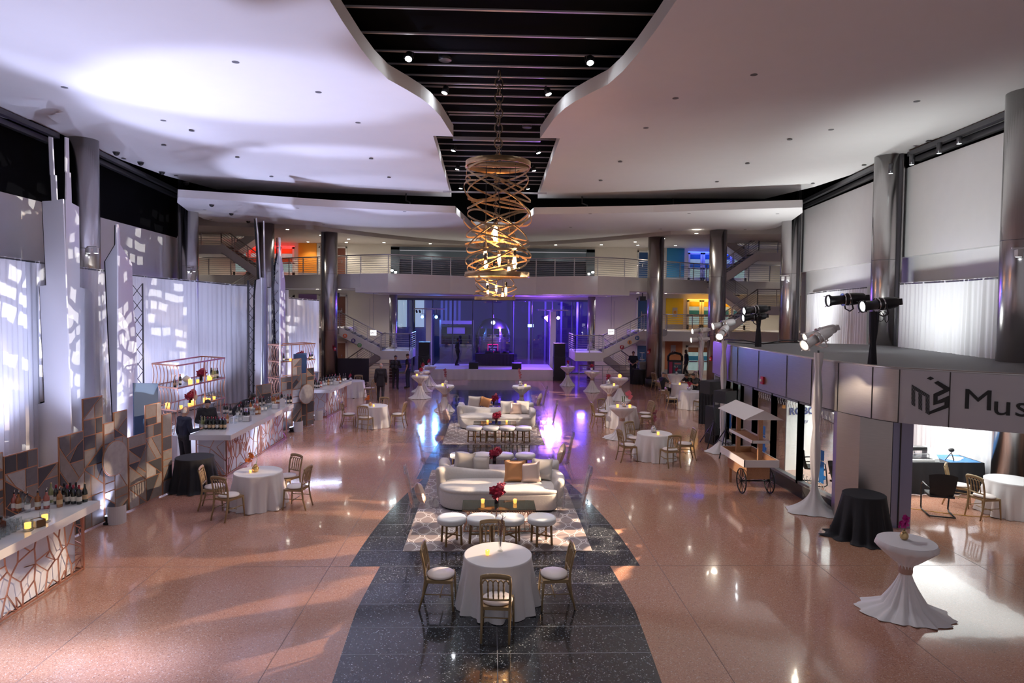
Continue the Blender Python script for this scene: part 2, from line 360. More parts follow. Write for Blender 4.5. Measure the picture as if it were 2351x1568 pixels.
# wall joint lines
for sg in (-1, 1):
    struct('trim_%d' % k, MB().bb((sg*7.95-.01, YB-.004, 0), (sg*7.95+.01, YB, 4.8)), GREY); k += 1
PAN = {('L', 2): ('orange', (.85, .3, .02)), ('L', 1): ('purple', (.25, .13, .32)), ('L', 0): ('green', (.1, .45, .03)),
       ('R', 2): ('blue', (.03, .22, .42)), ('R', 1): ('yellow', (.85, .58, .03)), ('R', 0): ('brown', (.45, .17, .08))}
ZF = {0: (0, 2.35), 1: (3.0, 5.02), 2: (6.1, 8.3)}
WOOD = M('brown_door_veneer', (.17, .06, .04), .45, var=.25, vs=5, aniso=(3, 3, 20)); BLUED = M('blue_door_paint', (.015, .06, .18), .45)
GLASSD = clear('door_glass', (.5, .62, .62), .25)
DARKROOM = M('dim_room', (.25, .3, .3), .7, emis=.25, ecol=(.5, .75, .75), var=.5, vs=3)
BLUEBAND = M('blue_door_band', (.03, .24, .45), .5)
nd = 1
for (side, lv), (cn, c) in PAN.items():
    sg = -1 if side == 'L' else 1; z0, z1 = ZF[lv]
    p = MB().bb((sg*11.35, YB-.05, z0+(.3 if lv else .35)), (sg*12.5, YB+.01, z1)).bb((sg*11.35, YB-.07, z0), (sg*12.5, YB+.01, z0+(.3 if lv else .35)), 1)
    o = struct('wall_panel_%s' % cn, p, [M(cn+'_paint', c, .6, var=.04), GREY])
    # single coloured door beside the column
    t = MB().bb((sg*9.5, YB-.06, z0), (sg*11.1, YB+.01, z0+1.9), 0)
    d = struct('door_%d' % nd, t, WOOD if side == 'L' else BLUED); nd += 1
    fr_ = MB()
    for a_, b_ in ((9.4, 9.5), (11.1, 11.2)): fr_.bb((sg*a_, YB-.09, z0), (sg*b_, YB, z0+2.0))
    fr_.bb((sg*9.4, YB-.09, z0+1.9), (sg*11.2, YB, z0+2.0)); q = fr_.build('door_frame', DOORW, d); q['kind'] = 'structure'
    h = MB().cyl((sg*9.72, YB-.12, z0+.95), (sg*9.72, YB-.12, z0+1.15), .02).build('door_handle', CHROME, d); h['kind'] = 'structure'
    # white double doors with glass beyond the panel
    x = 12.75
    for j in range(4):
        dd = MB(); a_, b_ = x+j*.98, x+j*.98+.94
        dd.bb((sg*a_, YB-.08, z0), (sg*(a_+.13), YB+.01, z0+1.95)).bb((sg*(b_-.13), YB-.08, z0), (sg*b_, YB+.01, z0+1.95)).bb((sg*a_, YB-.08, z0+1.82), (sg*b_, YB+.01, z0+1.95)).bb((sg*a_, YB-.08, z0), (sg*b_, YB+.01, z0+.3)).bb((sg*a_, YB-.08, z0+.85), (sg*b_, YB+.01, z0+.93))
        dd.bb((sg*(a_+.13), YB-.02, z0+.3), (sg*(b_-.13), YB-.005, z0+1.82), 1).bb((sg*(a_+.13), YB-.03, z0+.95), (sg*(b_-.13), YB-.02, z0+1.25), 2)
        dd.bb((sg*(a_+.13), YB-.03, z0+1.5), (sg*(b_-.13), YB-.02, z0+1.82), 3)
        o = struct('door_%d' % nd, dd, [DOORW, DARKROOM, BLUEBAND if side == 'R' else M('orange_tint', (.5, .2, .05), .5), M(cn+'_tint', [q_*.6 for q_ in c], .5)]); nd += 1
        MB().bar((sg*(a_+.2), YB-.12, z0+.9), (sg*(b_-.2), YB-.12, z0+.9), .04, .05).build('push_bar', CHROME, o)['kind'] = 'structure'
# dark glazed opening of the upper level and the framed glass wall behind the stage
SLATE = M('slate_frame', (.1, .13, .16), .4); DARKGL = M('dark_glass', (.006, .008, .02), .08, spec=.8)
struct('window_1', MB().bb((-6.6, YB-.1, 6.1), (-6.05, YB+.05, 8.12)).bb((6.05, YB-.1, 6.1), (6.6, YB+.05, 8.12)).bb((-6.6, YB-.1, 7.95), (6.6, YB+.05, 8.15)).bb((-6.05, YB-.05, 7.35), (6.05, YB+.05, 7.9), 1), [SLATE, M('slate_blind', (.13, .18, .23), .5)])
MB().bb((-6.05, YB+.1, 6.1), (6.05, YB+.16, 7.4)).build('pane', DARKGL, bpy.data.objects['window_1'])['kind'] = 'structure'
o = struct('window_2', MB().bb((-6.5, YB-.05, 4.72), (6.5, YB+.1, 4.86)).bb((-6.5, YB-.05, 0), (6.5, YB+.1, .1)), SLATE)
for x in [-6.5+13*i/10 for i in range(11)]:
    MB().bb((x-.035, YB-.03, 0), (x+.035, YB+.08, 4.8)).build('mullion', SLATE, o)['kind'] = 'structure'
MB().bb((-6.5, YB+.02, .1), (6.5, YB+.035, 4.72)).build('pane', clear('wall_glass', (.9, .93, .97), .06, edge=1.25), o)['kind'] = 'structure'
# slabs
L2 = [(-21, 39.3), (-13, 38.9), (-9, 36.4), (-7.2, 35.2), (-5.6, 34.5), (-4.4, 35), (-2.4, 36.2), (0, 36.9), (2.4, 36.2), (4.4, 35), (5.6, 34.5), (7.2, 35.2), (9, 36.4), (13, 38.9), (21, 39.3)]
mb = MB().prism(L2+[(21, YB), (-21, YB)], 5.3, 6.08)
mid = [(-7.5, 35.35)]+L2[3:12]+[(7.5, 35.35)]
mb.prism(mid+[(7.5, YB), (-7.5, YB)], 5.06, 5.32)
struct('wall_balcony_upper', mb, WHITE)
mb = MB()
for sg in (-1, 1): mb.prism([(sg*8.8, 38.3), (sg*21, 38.3), (sg*21, YB), (sg*8.8, YB)], 2.4, 3.0)
struct('wall_balcony_lower', mb, WHITE)
CEIL2 = [(-21, 32), (-9.4, 34.2), (-7.8, 36.4), (-6.4, 38.1), (-5.2, 39.3), (-3.4, 40.8), (-1.8, 41.6), (0, 41.9), (1.8, 41.6), (3.4, 40.8), (5.2, 39.3), (6.4, 38.1), (7.8, 36.4), (9.4, 34.2), (21, 32), (21, YB), (-21, YB)]
struct('ceiling_upper', MB().prism(CEIL2, 8.3, 9.1), M('greige_ceiling', (.5, .46, .43), .7, var=.04, vs=2))
struct('ceiling_entrance', MB().bb((-6.5, 36.8, 5.02), (6.5, YB, 5.06)), BEIGE)

# ------------------------------------------------------------- railings
def offs(path, d): return path
def railing(name, label, path, z, h=1.0, nr=8, posts=1.25, group=None):
    t = thing(name, label, 'railing', (path[0][0], path[0][1], z), 0, group); o_ = V((path[0][0], path[0][1], 0))
    P = [V((x, y, 0))-o_ for x, y in path]
    MB().tube([p+V((0, 0, h)) for p in P], .035, 8).build('handrail', RAILM, t)
    for j in range(nr):
        MB().tube([p+V((0, 0, .08+(h-.18)*j/(nr-1))) for p in P], .012, 5).build('rail', RAILM, t)
    L_ = 0
    for a, b in zip(P, P[1:]):
        n = max(1, round((b-a).length/posts))
        for q in range(n): MB().bar(a.lerp(b, q/n), a.lerp(b, q/n)+V((0, 0, h)), .05, .03).build('post', RAILM, t)
    return t
ins = [(x, y+.12) for x, y in L2]
railing('balcony_railing', 'long curved metal railing across the whole upper balcony', ins, 6.08)
railing('balcony_railing', 'short metal railing on first floor landing by the green and purple panels', [(-15.5, 38.4), (-12, 38.4), (-8.9, 38.4)], 3.0)
railing('balcony_railing', 'short metal railing on first floor landing before the yellow panel', [(8.9, 38.4), (12, 38.4), (15.5, 38.4)], 3.0)
railing('floor_railing', 'low white railing under the right stair beside stage', [(5.2, 38.4), (6.6, 38.3), (8.6, 38.3)], 0, .9, 5)
railing('floor_railing', 'low white railing under the left stair behind black screen', [(-8.3, 38.4), (-6.6, 38.4), (-5.0, 38.6)], 0, .9, 5)

# ------------------------------------------------------------- stairs
def flight(t, a, b, w, n, rail=True, both=False, nr=6):
    """steps from a (low) up to b (high), both at the near edge; w = width away from the viewer"""
    a, b = V(a), V(b); d = b-a; W = V((0, w, 0)); hz = V((0, 0, 1))
    for off in (0, w-.08):
        o_ = V((0, off, 0))
        MB().slab([a+o_-hz*.42, b+o_-hz*.42, b+o_+hz*.12, a+o_+hz*.12], (0, .08, 0)).build('stringer', WHITE, t)
    MB().slab([a-hz*.42, b-hz*.42, b-hz*.4+W, a-hz*.4+W], hz*.03).build('soffit', WHITE, t)
    for i in range(n):
        p = a+d*(i+.5)/n; sx = abs(d.x)/n
        MB().bb((p.x-sx*.55, p.y+.06, p.z-.03), (p.x+sx*.55, p.y+w-.06, p.z+.03)).build('tread', M('dark_tread', (.03, .03, .035), .5), t)
    if rail:
        for oy in ((.04, w-.04) if both else (.04,)):
            o_ = V((0, oy, 0))
            MB().tube([a+o_+hz*.98, b+o_+hz*.98], .035).build('handrail', RAILM, t)
            for j in range(nr): MB().tube([a+o_+hz*(.2+.65*j/(nr-1)), b+o_+hz*(.2+.65*j/(nr-1))], .012, 5).build('rail', RAILM, t)
            for j in range(4): MB().bar(a+d*j/3+o_, a+d*j/3+o_+hz*.98, .04, .03).build('post', RAILM, t)
def landing(t, x0, x1, y0, y1, z, faces='f'):
    MB().bb((x0, y0, z-.5), (x1, y1, z)).build('landing', WHITE, t)
    hz = V((0, 0, 1)); runs = [((x0, y0+.04, z), (x1, y0+.04, z))]+[((x1 if abs(x1) < abs(x0) else x0, y0+.04, z), (x1 if abs(x1) < abs(x0) else x0, y1, z))]*('e' in faces)
    for a, b in runs:
        a, b = V(a), V(b); MB().tube([a+hz*.98, b+hz*.98], .035).build('handrail', RAILM, t)
        for j in range(7): MB().tube([a+hz*(.1+.75*j/6), b+hz*(.1+.75*j/6)], .012, 5).build('rail', RAILM, t)
        for j in range(3): MB().bar(a.lerp(b, j/2), a.lerp(b, j/2)+hz*.98, .04, .03).build('post', RAILM, t)
for sg, lab in ((-1, 'white lower staircase with letters A B C left of the stage'), (1, 'white lower staircase with letters F E D right of the stage')):
    t = thing('staircase', lab, 'staircase')
    flight(t, (sg*6.35, 37.0, 1.78), (sg*8.75, 37.0, 3.0), 1.3, 7)
    landing(t, sg*6.4, sg*4.75, 36.9, 39.9, 1.78, 'fe')
    flight(t, (sg*8.9, 38.6, .0), (sg*6.4, 38.6, 1.78), 1.2, 9)
    for (u, v), ch, c in (zip(((792, 771), (811, 782), (825.5, 792.5)), 'ABC', ((.75, .16, .07), (.1, .08, .3), (.12, .35, .1))) if sg < 0 else zip(((1428, 797), (1445.5, 786), (1463, 776)), 'FED', ((.4, .03, .07), (.8, .42, .16), (.0, .12, .4)))):
        p = aty(u, v, 36.98)
        q = MB().cyl((p.x, 37.0, p.z), (p.x, 36.975, p.z), .125, n=24)
        q.text(ch, .19, Matrix.Translation((p.x, 36.974, p.z)) @ Matrix.Rotation(pi/2, 4, 'X'), 1, .003, .006)
        q.build('letter_disc', [M('disc_'+ch, c, .5), M('disc_letter_'+('dark' if ch == 'E' else 'light'), (.05, .03, .1) if ch == 'E' else (.7, .68, .68), .5)], t)
for sg, lab in ((-1, 'upper staircase with white stringers behind the left columns'), (1, 'upper staircase with white stringers behind the right columns')):
    t = thing('staircase', lab, 'staircase'); Y = 36.6
    for zb in (3.0, 6.08):
        top = zb+1.55
        flight(t, (sg*13.0, Y, zb), (sg*15.2, Y, top), 1.3, 9)
        landing(t, sg*15.2, sg*17.4, Y, Y+2.8, top)
        flight(t, (sg*15.2, Y+1.5, top), (sg*13.0, Y+1.5, zb+3.08), 1.3, 9)
# hanging direction signs and coloured door lights on the upper floors
def hsign(x, z, txt, w=1.7, y=40.2, lab='', cols=None):
    t = thing('hanging_sign', lab, 'sign', (x, y, z))
    MB().box((0, 0, 0), (w, .08, .34)).build('sign_panel', BLK, t)
    q = MB()
    for i, ch in enumerate(txt): q.text(ch, .2, Matrix.Translation(((i-(len(txt)-1)/2)*.3, -.045, -.0)) @ Matrix.Rotation(pi/2, 4, 'X'), 0, .003, .004)
    q.build('sign_lettering', M('sign_letter_'+(cols or 'pale'), (.6, .42, .1) if cols else (.5, .5, .5), .5), t)
    for s_ in (-1, 1): MB().cyl((s_*w*.4, 0, .17), (s_*w*.4, 0, 1.9 if z > 7 else .5), .012, n=6).build('hanger', BLK, t)
p = aty(577, 556, 40.2); hsign(p.x+.1, p.z, ['Street Level'], 1.9, lab='black hanging sign reading Street Level on upper left balcony')
p = aty(1775, 565, 40.2); p = aty(1682, 565, 40.2); hsign(p.x-.1, p.z, list('DEF'), 1.7, lab='black hanging sign with letters D E F on upper right balcony', cols='y')
p = aty(1683, 673, 41); t = tag(MB().box((0, 0, 0), (.9, .1, .36)).build('hanging_sign', M('grey_sign', (.06, .06, .08), .5), None, (p.x, 41, p.z)), 'dark rectangular sign hung over yellow lit doors', 'sign')
for sg, z, c, nm in ((-1, 8.05, (1, .02, .02), 'red'), (1, 8.05, (.05, .1, 1), 'blue'), (1, 4.95, (1, .5, .05), 'amber')):
    tag(MB().box((0, 0, 0), (3.2, .06, .05)).build('light_strip', M(nm+'_light', c, .5, emis=4, ecol=c), None, (sg*14.3, YB-.25, z)), nm+' glowing light strip above the white doors', 'light strip')
    area('door_glow', (sg*14.3, YB-.4, z-.1), (sg*14.3, YB+.3, z-1.2), 14, c, 2.6, .1)
# lettering on the lower balcony fronts
GLET = M('faded_grey_letters', (.42, .42, .46), .5)
for u, v, ch, lab in ((718, 761, 'PA', 'grey letters PA on the lower left balcony front'), (781, 761, 'D', 'grey letter D on the stair front right of the column')):
    p = aty(u, v, 38.28); tag(MB().text(ch, .45, Matrix.Translation((p.x, 38.285, p.z)) @ Matrix.Rotation(pi/2, 4, 'X'), 0, .008, .01, 1.1).build('wall_lettering', GLET), lab, 'lettering')
p = aty(1524, 764, 38.28); tag(MB().cyl((p.x, 38.29, p.z), (p.x, 38.27, p.z), .22, n=24).build('wall_emblem', GLET), 'round grey emblem on the lower right balcony front', 'emblem')
for u, v, z0, l1, nm in ((1549.5, 717, 1, 'E', 'yellow'), (1545.5, 803, 0, 'F', 'brown')):
    p = aty(u, v, YB-.06); t = thing('level_sign', 'small white level sign with letter %s on the %s wall panel' % (l1, nm), 'sign', (p.x, YB-.06, p.z))
    MB().box((0, 0, 0), (.32, .03, .62)).build('sign_plate', M('sign_plate', (.45, .44, .45), .5), t)
    c = (.75, .35, .05) if l1 == 'E' else (.1, .02, .03); zo = 0 if l1 == 'E' else -.18
    MB().cyl((0, -.015, zo), (0, -.025, zo), .12 if l1 == 'E' else .11, n=20).build('letter_disc', M('sign_disc'+l1, c, .5), t)
    MB().text(l1, .16, Matrix.Translation((0, -.027, zo)) @ Matrix.Rotation(pi/2, 4, 'X'), 0, .002, .004).build('sign_lettering', M('signL'+l1, (.8, .8, .8) if l1 == 'F' else (.1, .03, .01), .5), t)
# EXIT signs hung before the beige walls
EXW = M('exit_sign_glow', (.9, .88, .9), .5, emis=1.4)
for u, v, lab in ((857, 764, 'lit EXIT sign hanging over the left stair'), (1403, 762, 'lit EXIT sign hanging over the right stair')):
    p = aty(u, v, 36.4); t = thing('exit_sign', lab, 'exit sign', (p.x, 36.4, p.z))
    MB().box((0, 0, 0), (.34, .05, .3)).build('sign_box', EXW, t)
    MB().text('EXIT', .14, Matrix.Translation((0, -.027, 0)) @ Matrix.Rotation(pi/2, 4, 'X'), 0, .003, .004).build('sign_lettering', M('exit_letters', (.25, .25, .28), .5), t)
    MB().cyl((0, 0, .15), (0, 0, 5.2-p.z), .012, n=6).build('hanger', GREY, t)
# ------------------------------------------------------------- furniture materials
LINEN = M('white_linen', (.78, .76, .78), .75, bump=.15, bs=300); GOLDP = M('antique_gold_paint', (.33, .23, .12), .42, .25, var=.15, vs=12)
IVORY = M('ivory_pad', (.8, .71, .68), .6, bump=.1, bs=200); SASH = M('taupe_sash', (.42, .27, .22), .5, .1, bump=.2)
BLKC = M('black_cloth', (.012, .013, .018), .8, bump=.2, bs=200); VELVET = M('pale_velvet', (.6, .58, .57), .75, var=.1, vs=25, bump=.3, bs=90)
LEATH = M('white_leather', (.82, .83, .84), .4); BRASSW = M('bronze_leg', (.27, .16, .07), .4, .4); ROSE = M('rose_gold', (.72, .4, .29), .28, .9)
ACR = clear('clear_acrylic', (.93, .93, .96), .15, .05, 1.7); GLS = clear('drinking_glass', (.9, .93, .93), .1, .02, 1.45)
TGLASS = clear('table_glass', (.5, .58, .54), .2, .02, 1.6)
SATIN = M('champagne_satin', (.72, .55, .47), .32, .35, bump=.2, bs=20); COPPERS = M('copper_satin', (.55, .27, .12), .35, .4, bump=.2, bs=20); PILW = M('ivory_pillow', (.68, .64, .6), .7, bump=.2, bs=120)
AMBER = M('amber_votive', (1, .5, .12), .3, emis=1.6, ecol=(1, .42, .08)); FLAME = M('flame', (1, .75, .3), .5, emis=25, ecol=(1, .6, .2))
RED = M('crimson_petal', (.35, .01, .05), .5, var=.3, vs=30); PINK = M('pink_petal', (.75, .2, .28), .5); MAG = M('magenta_petal', (.5, .02, .25), .5, var=.3, vs=30); ORNG = M('orange_petal', (.6, .15, .02), .5)
GREENS = M('green_stem', (.08, .18, .04), .5); DLEAF = M('dark_leaf', (.03, .02, .03), .45); TWIG = M('twig', (.09, .04, .045), .7)

# ------------------------------------------------------------- gold ballroom chair
def make_chair():
    t = thing('banquet_chair', 'x', 'chair')
    # seat faces +y; rear at y=-.2
    MB().grid(lambda u, v: V(((.205+.012*cos(v*pi))*sin(2*pi*u)*(.35 if v in (0, 1) else 1)*(1.0 if True else 1), .01+.2*cos(2*pi*u)*(.35 if v in (0, 1) else 1), .445+.055*v+.006*sin(pi*v))), 28, 5, closed=True).add([(.072*sin(2*pi*i/28), .01+.07*cos(2*pi*i/28), .5) for i in range(28)], [tuple(range(28))], 0, True).build('seat_cushion', IVORY, t)
    MB().prism([(-.19, -.19), (.19, -.19), (.215, .2), (-.215, .2)], .405, .45).build('seat_frame', GOLDP, t)
    for s in (-1, 1):
        MB().tube([(s*.2, .19, .42), (s*.205, .2, .25), (s*.215, .215, 0)], [.021, .018, .013], 8).build('leg', GOLDP, t)
        MB().tube([(s*.185, -.285, 0), (s*.185, -.225, .22), (s*.185, -.195, .44), (s*.19, -.205, .6), (s*.195, -.24, .78), (s*.19, -.268, .88)], [.015, .018, .02, .019, .018, .016], 8).build('leg', GOLDP, t)
        MB().tube([(s*.19, -.22, .24), (s*.205, .2, .24)], .009, 6).build('stretcher', GOLDP, t)
    MB().tube([(-.2, .02, .2), (.2, .02, .2)], .009, 6).build('stretcher', GOLDP, t)
    b = MB()
    N = 13
    def tp(u): return V((-.205+.41*u, -.262-.006*sin(pi*u), .865+.032*sin(pi*u)**.5))
    b.grid(lambda u, v: tp(u)+V((0, (.018 if v in (0, .25, 1) else -.014) if False else .016*cos(2*pi*v), .036*sin(2*pi*v))), N, 9)
    for i in range(5):                              # scalloped arches below the crest
        x0, x1 = -.172+.344*i/5, -.172+.344*(i+1)/5
        b.tube([(x0, -.258, .79), (x0+.008, -.258, .82), ((x0+x1)/2, -.26, .842), (x1-.008, -.258, .82), (x1, -.258, .79)], [.007, .009, .012, .009, .007], 6)
    b.build('crest_rail', GOLDP, t)
    MB().tube([(-.19, -.203, .56), (0, -.208, .552), (.19, -.203, .56)], .016, 8).build('lower_rail', GOLDP, t)
    for i in range(4):
        x = -.172+.344*(i+1)/5
        p0, p1 = V((x, -.205, .56)), V((x, -.256, .82)); q = MB(); prof = [.008, .009, .013, .009, .012, .016, .012, .009, .013, .009, .008]
        q.tube([p0.lerp(p1, j/10) for j in range(11)], prof, 7); q.build('spindle', GOLDP, t)
    return t
CH0 = make_chair(); CHU = [0]
def chair(x, y, rz, label, group=None):
    if CHU[0] == 0:
        CH0.location = (x, y, 0); CH0.rotation_euler.z = rz; CH0['label'] = label; CH0['group'] = group or 'gold banquet chairs'; CHU[0] = 1; return CH0
    return dup(CH0, (x, y, 0), rz, label, group or 'gold banquet chairs')
def chair_at(tx, ty, deg, d, label, jit=0):
    a = radians(deg); x, y = tx+d*cos(a), ty+d*sin(a)
    return chair(x, y, a+pi/2+jit, label)
# ------------------------------------------------------------- draped tables
def drape(r, h, flare, mat_, seed, folds=13, amp=.06, puddle=0.):
    R = random.Random(seed); ph = [R.uniform(0, 6.28) for _ in range(4)]; N = 132
    ks = [folds, folds*2-3, max(3, folds//2), 5]
    ad = [R.uniform(.55, 1.3) for _ in range(folds+1)]
    def fn(u, v):
        a = 2*pi*u; w = max(0, v)
        f = sin(ks[0]*a+ph[0])*ad[int(u*folds) % len(ad)]+.35*sin(ks[1]*a+ph[1])+.6*sin(ks[2]*a+ph[2])
        sh = max(0, min(1, v*1.3))
        rr = r+flare*v+amp*f*sh*(.35+.65*v)
        z = h*(1-v)
        if v == 0: rr = r-.006; z = h
        elif v < .04: rr = r+.006; z = h-.008
        if v > .97: z = .004+max(0, .012*f); rr += puddle*(1+.5*sin(3*a+ph[3]))
        return V((rr*cos(a), rr*sin(a), z))
    mb = MB(); vs = [0, .02, .05, .12, .22, .34, .48, .62, .76, .88, .95, 1]
    mb.grid(lambda u, v: fn(u, vs[round(v*(len(vs)-1))]), N, len(vs), closed=True)
    mb.add([fn(i/N, 0) for i in range(N)], [tuple(range(N))])
    return mb
def round_table(x, y, label, seed, r=.5, h=.76, mat_=None, flare=.09, name='draped_table', rz=0., puddle=0., group='round tables in white cloths'):
    t = thing(name, label, 'table', (x, y, 0), rz, group)
    drape(r, h, flare, None, seed, puddle=puddle).build('tablecloth', mat_ or LINEN, t)
    MB().cyl((0, 0, h-.035), (0, 0, h-.006), r-.02, n=32).build('tabletop', WOOD, t); MB().cyl((0, 0, 0), (0, 0, h-.03), .04, n=12).build('pedestal', BLK, t)
    return t
def vase_label(w): return w
def votive(x, y, z, label, group='lit votive candles on the tables', s=1.):
    if 'V0' not in globals():
        global V0
        V0 = thing('votive_candle', label, 'candle', (x, y, z), 0, group)
        MB().lathe([(.026, 0), (.03, .02), (.034, .07), (.031, .07), (.026, .02), (0, .012)], n=14).build('votive_cup', AMBER, V0)
        MB().lathe([(.008, .03), (.011, .042), (.007, .056), (0, .068)], n=8).build('flame', FLAME, V0); V0.scale = (s,)*3; return V0
    return dup(V0, (x, y, z), None, label, group, s)
def orchid(mb, p0, p1, n, mat, R, rad=.03):
    p0, p1 = V(p0), V(p1)
    for i in range(n):
        c = p0.lerp(p1, (i+.5)/n)+V((R.uniform(-1, 1), R.uniform(-1, 1), R.uniform(-1, 1)))*rad
        for k in range(5):
            a = 2*pi*k/5+R.uniform(-.3, .3); d = V((cos(a), R.uniform(-.5, .5), sin(a))).normalized(); e = d.cross(V((R.uniform(-1, 1), 1, .2))).normalized()*rad*.55
            mb.add([c, c+d*rad*.7+e, c+d*rad*1.4, c+d*rad*.7-e], [(0, 1, 2, 3)], mat)
def bud_vase(x, y, z, label, kind='spray', seed=1, s=1., rz=0.):
    t = thing('flower_vase', label, 'vase', (x, y, z), rz, None); R = random.Random(seed)
    if kind == 'tall':
        MB().lathe([(.035, 0), (.03, .01), (.012, .03), (.02, .06), (.03, .13), (.036, .2), (.033, .2), (.026, .13), (.0, .05)], n=16).build('vase_body', GLS, t)
        q = MB()
        for k in range(3):
            p = [V((0, 0, .06)), V((.01*k-.01, .005, .2)), V((.03*sin(k*2.1)+.01, .01, .3)), V((.035*sin(k*2.1+.8), 0, .4)), V((.03+.03*sin(k*3), 0, .5-.05*k))]; q.tube(p, [.006, .006, .005, .004, .003], 5)
            for j in range(5):
                b = p[2].lerp(p[4], j/5); q.tube([b, b+V((R.uniform(-.04, .04), R.uniform(-.02, .02), .04))], .003, 4)
        q.build('twig', TWIG, t)
    else:
        gold = kind in ('gold', 'magenta')
        MB().lathe([(.03, 0), (.05, .015), (.06, .05), (.054, .085), (.03, .115), (.022, .12), (.03, .13), (.026, .13), (.018, .118), (.045, .08), (.05, .05), (.03, .01)], n=18).build('vase_body', M('gold_glass', (.75, .5, .2), .12, .8) if kind == 'gold' else (M('smoked_gold_glass', (.6, .42, .2), .05, .6) if kind == 'magenta' else M('mercury_glass', (.7, .68, .7), .12, .9)), t)
        q = MB()
        if kind == 'arch': st = [(0, 0, .1), (-.01, 0, .24), (.02, 0, .33), (.09, 0, .35), (.16, 0, .26)]
        elif kind == 'gold': st = [(0, 0, .1), (.03, 0, .22), (0, 0, .33), (-.06, 0, .34), (-.13, 0, .24)]
        elif kind == 'magenta': st = [(0, 0, .05), (.003, 0, .18), (0, 0, .26)]
        else: st = [(0, 0, .1), (.01, 0, .22), (.02*R.choice((-1, 1)), 0, .32), (.03*R.choice((-1, 1)), 0, .42)]
        q.tube(st, .004, 5); 
        if kind == 'arch': q.tube([(-.03, 0, .1), (-.05, 0, .25)], .012, 5).tube([(0, .02, .1), (.01, .02, .24)], .012, 5)
        q.build('stem', GREENS if kind != 'spray' else TWIG, t)
        f = MB()
        if kind == 'magenta': orchid(f, (-.05, 0, .2), (.05, 0, .32), 14, 0, R, .045)
        elif kind == 'arch': orchid(f, (.06, 0, .36), (.17, 0, .22), 9, 0, R, .04)
        elif kind == 'gold': orchid(f, (-.15, 0, .22), (-.03, 0, .3), 7, 0, R, .035)
        elif kind == 'small': orchid(f, (-.02, 0, .17), (.02, 0, .23), 7, 0, R, .035)
        else: orchid(f, (0, 0, .2), st[-1], 9, 0, R, .025)
        f.build('blossom', {'magenta': MAG, 'arch': PINK, 'gold': ORNG, 'small': RED}.get(kind, M('plum_bud', (.25, .06, .1), .5)), t)
    if s != 1: t.scale = (s,)*3
    return t
def bouquet(x, y, z, label, seed, group=None):
    t = thing('flower_arrangement', label, 'flowers', (x, y, z), 0, group); R = random.Random(seed)
    MB().lathe([(.045, 0), (.045, .16), (.04, .16), (.04, .02)], n=16).build('cube_vase', M('plum_vase', (.03, .012, .022), .25), t)
    f = MB(); orchid(f, (-.06, 0, .2), (.08, 0, .28), 26, 0, R, .06); f.build('red_orchids', RED, t)
    f = MB(); orchid(f, (.05, 0, .25), (.09, 0, .36), 9, 0, R, .045); f.build('pink_orchids', PINK, t)
    f = MB()
    for k in range(10):
        a = 2*pi*k/10; d = V((cos(a), sin(a), .25)); e = d.cross(V((0, 0, 1))).normalized()*.04
        f.add([V((0, 0, .15)), V((0, 0, .15))+d*.09+e, V((0, 0, .15))+d*.17, V((0, 0, .15))+d*.09-e], [(0, 1, 2, 3)])
    f.build('leaf', DLEAF, t); return t

TABS = [
 (.014, 9.43, 'front round table with white cloth on the black floor strip, nearest the camera', 11),
 (-5.18, 14.15, 'round white-clothed table on pink floor before the middle bar, holding an orange orchid', 12),
 (-4.34, 23.44, 'round white-clothed table on the left with a gold vase, beyond the middle bar', 13),
 (-6.66, 31.0, 'round white-clothed table behind the far bar near the black screen', 14),
 (4.70, 18.6, 'round white-clothed table on the right holding a tall plum flower spray', 15),
 (4.77, 23.5, 'round white-clothed table half hidden behind a tall cocktail table on the right', 16),
 (8.73, 28.0, 'round white-clothed table next to the tall black loudspeakers', 17),
 (9.1, 30.6, 'round white-clothed table with three seated people in black', 18),
 (10.1, 34.9, 'small round white-clothed table in front of the recycling kiosk', 19),
 (11.3, 13.6, 'round white-clothed table cut off by the right picture edge', 20)]
for x, y, lab, sd in TABS: round_table(x, y, lab, sd, group=None)
T = {i: (a[0], a[1]) for i, a in enumerate(TABS)}
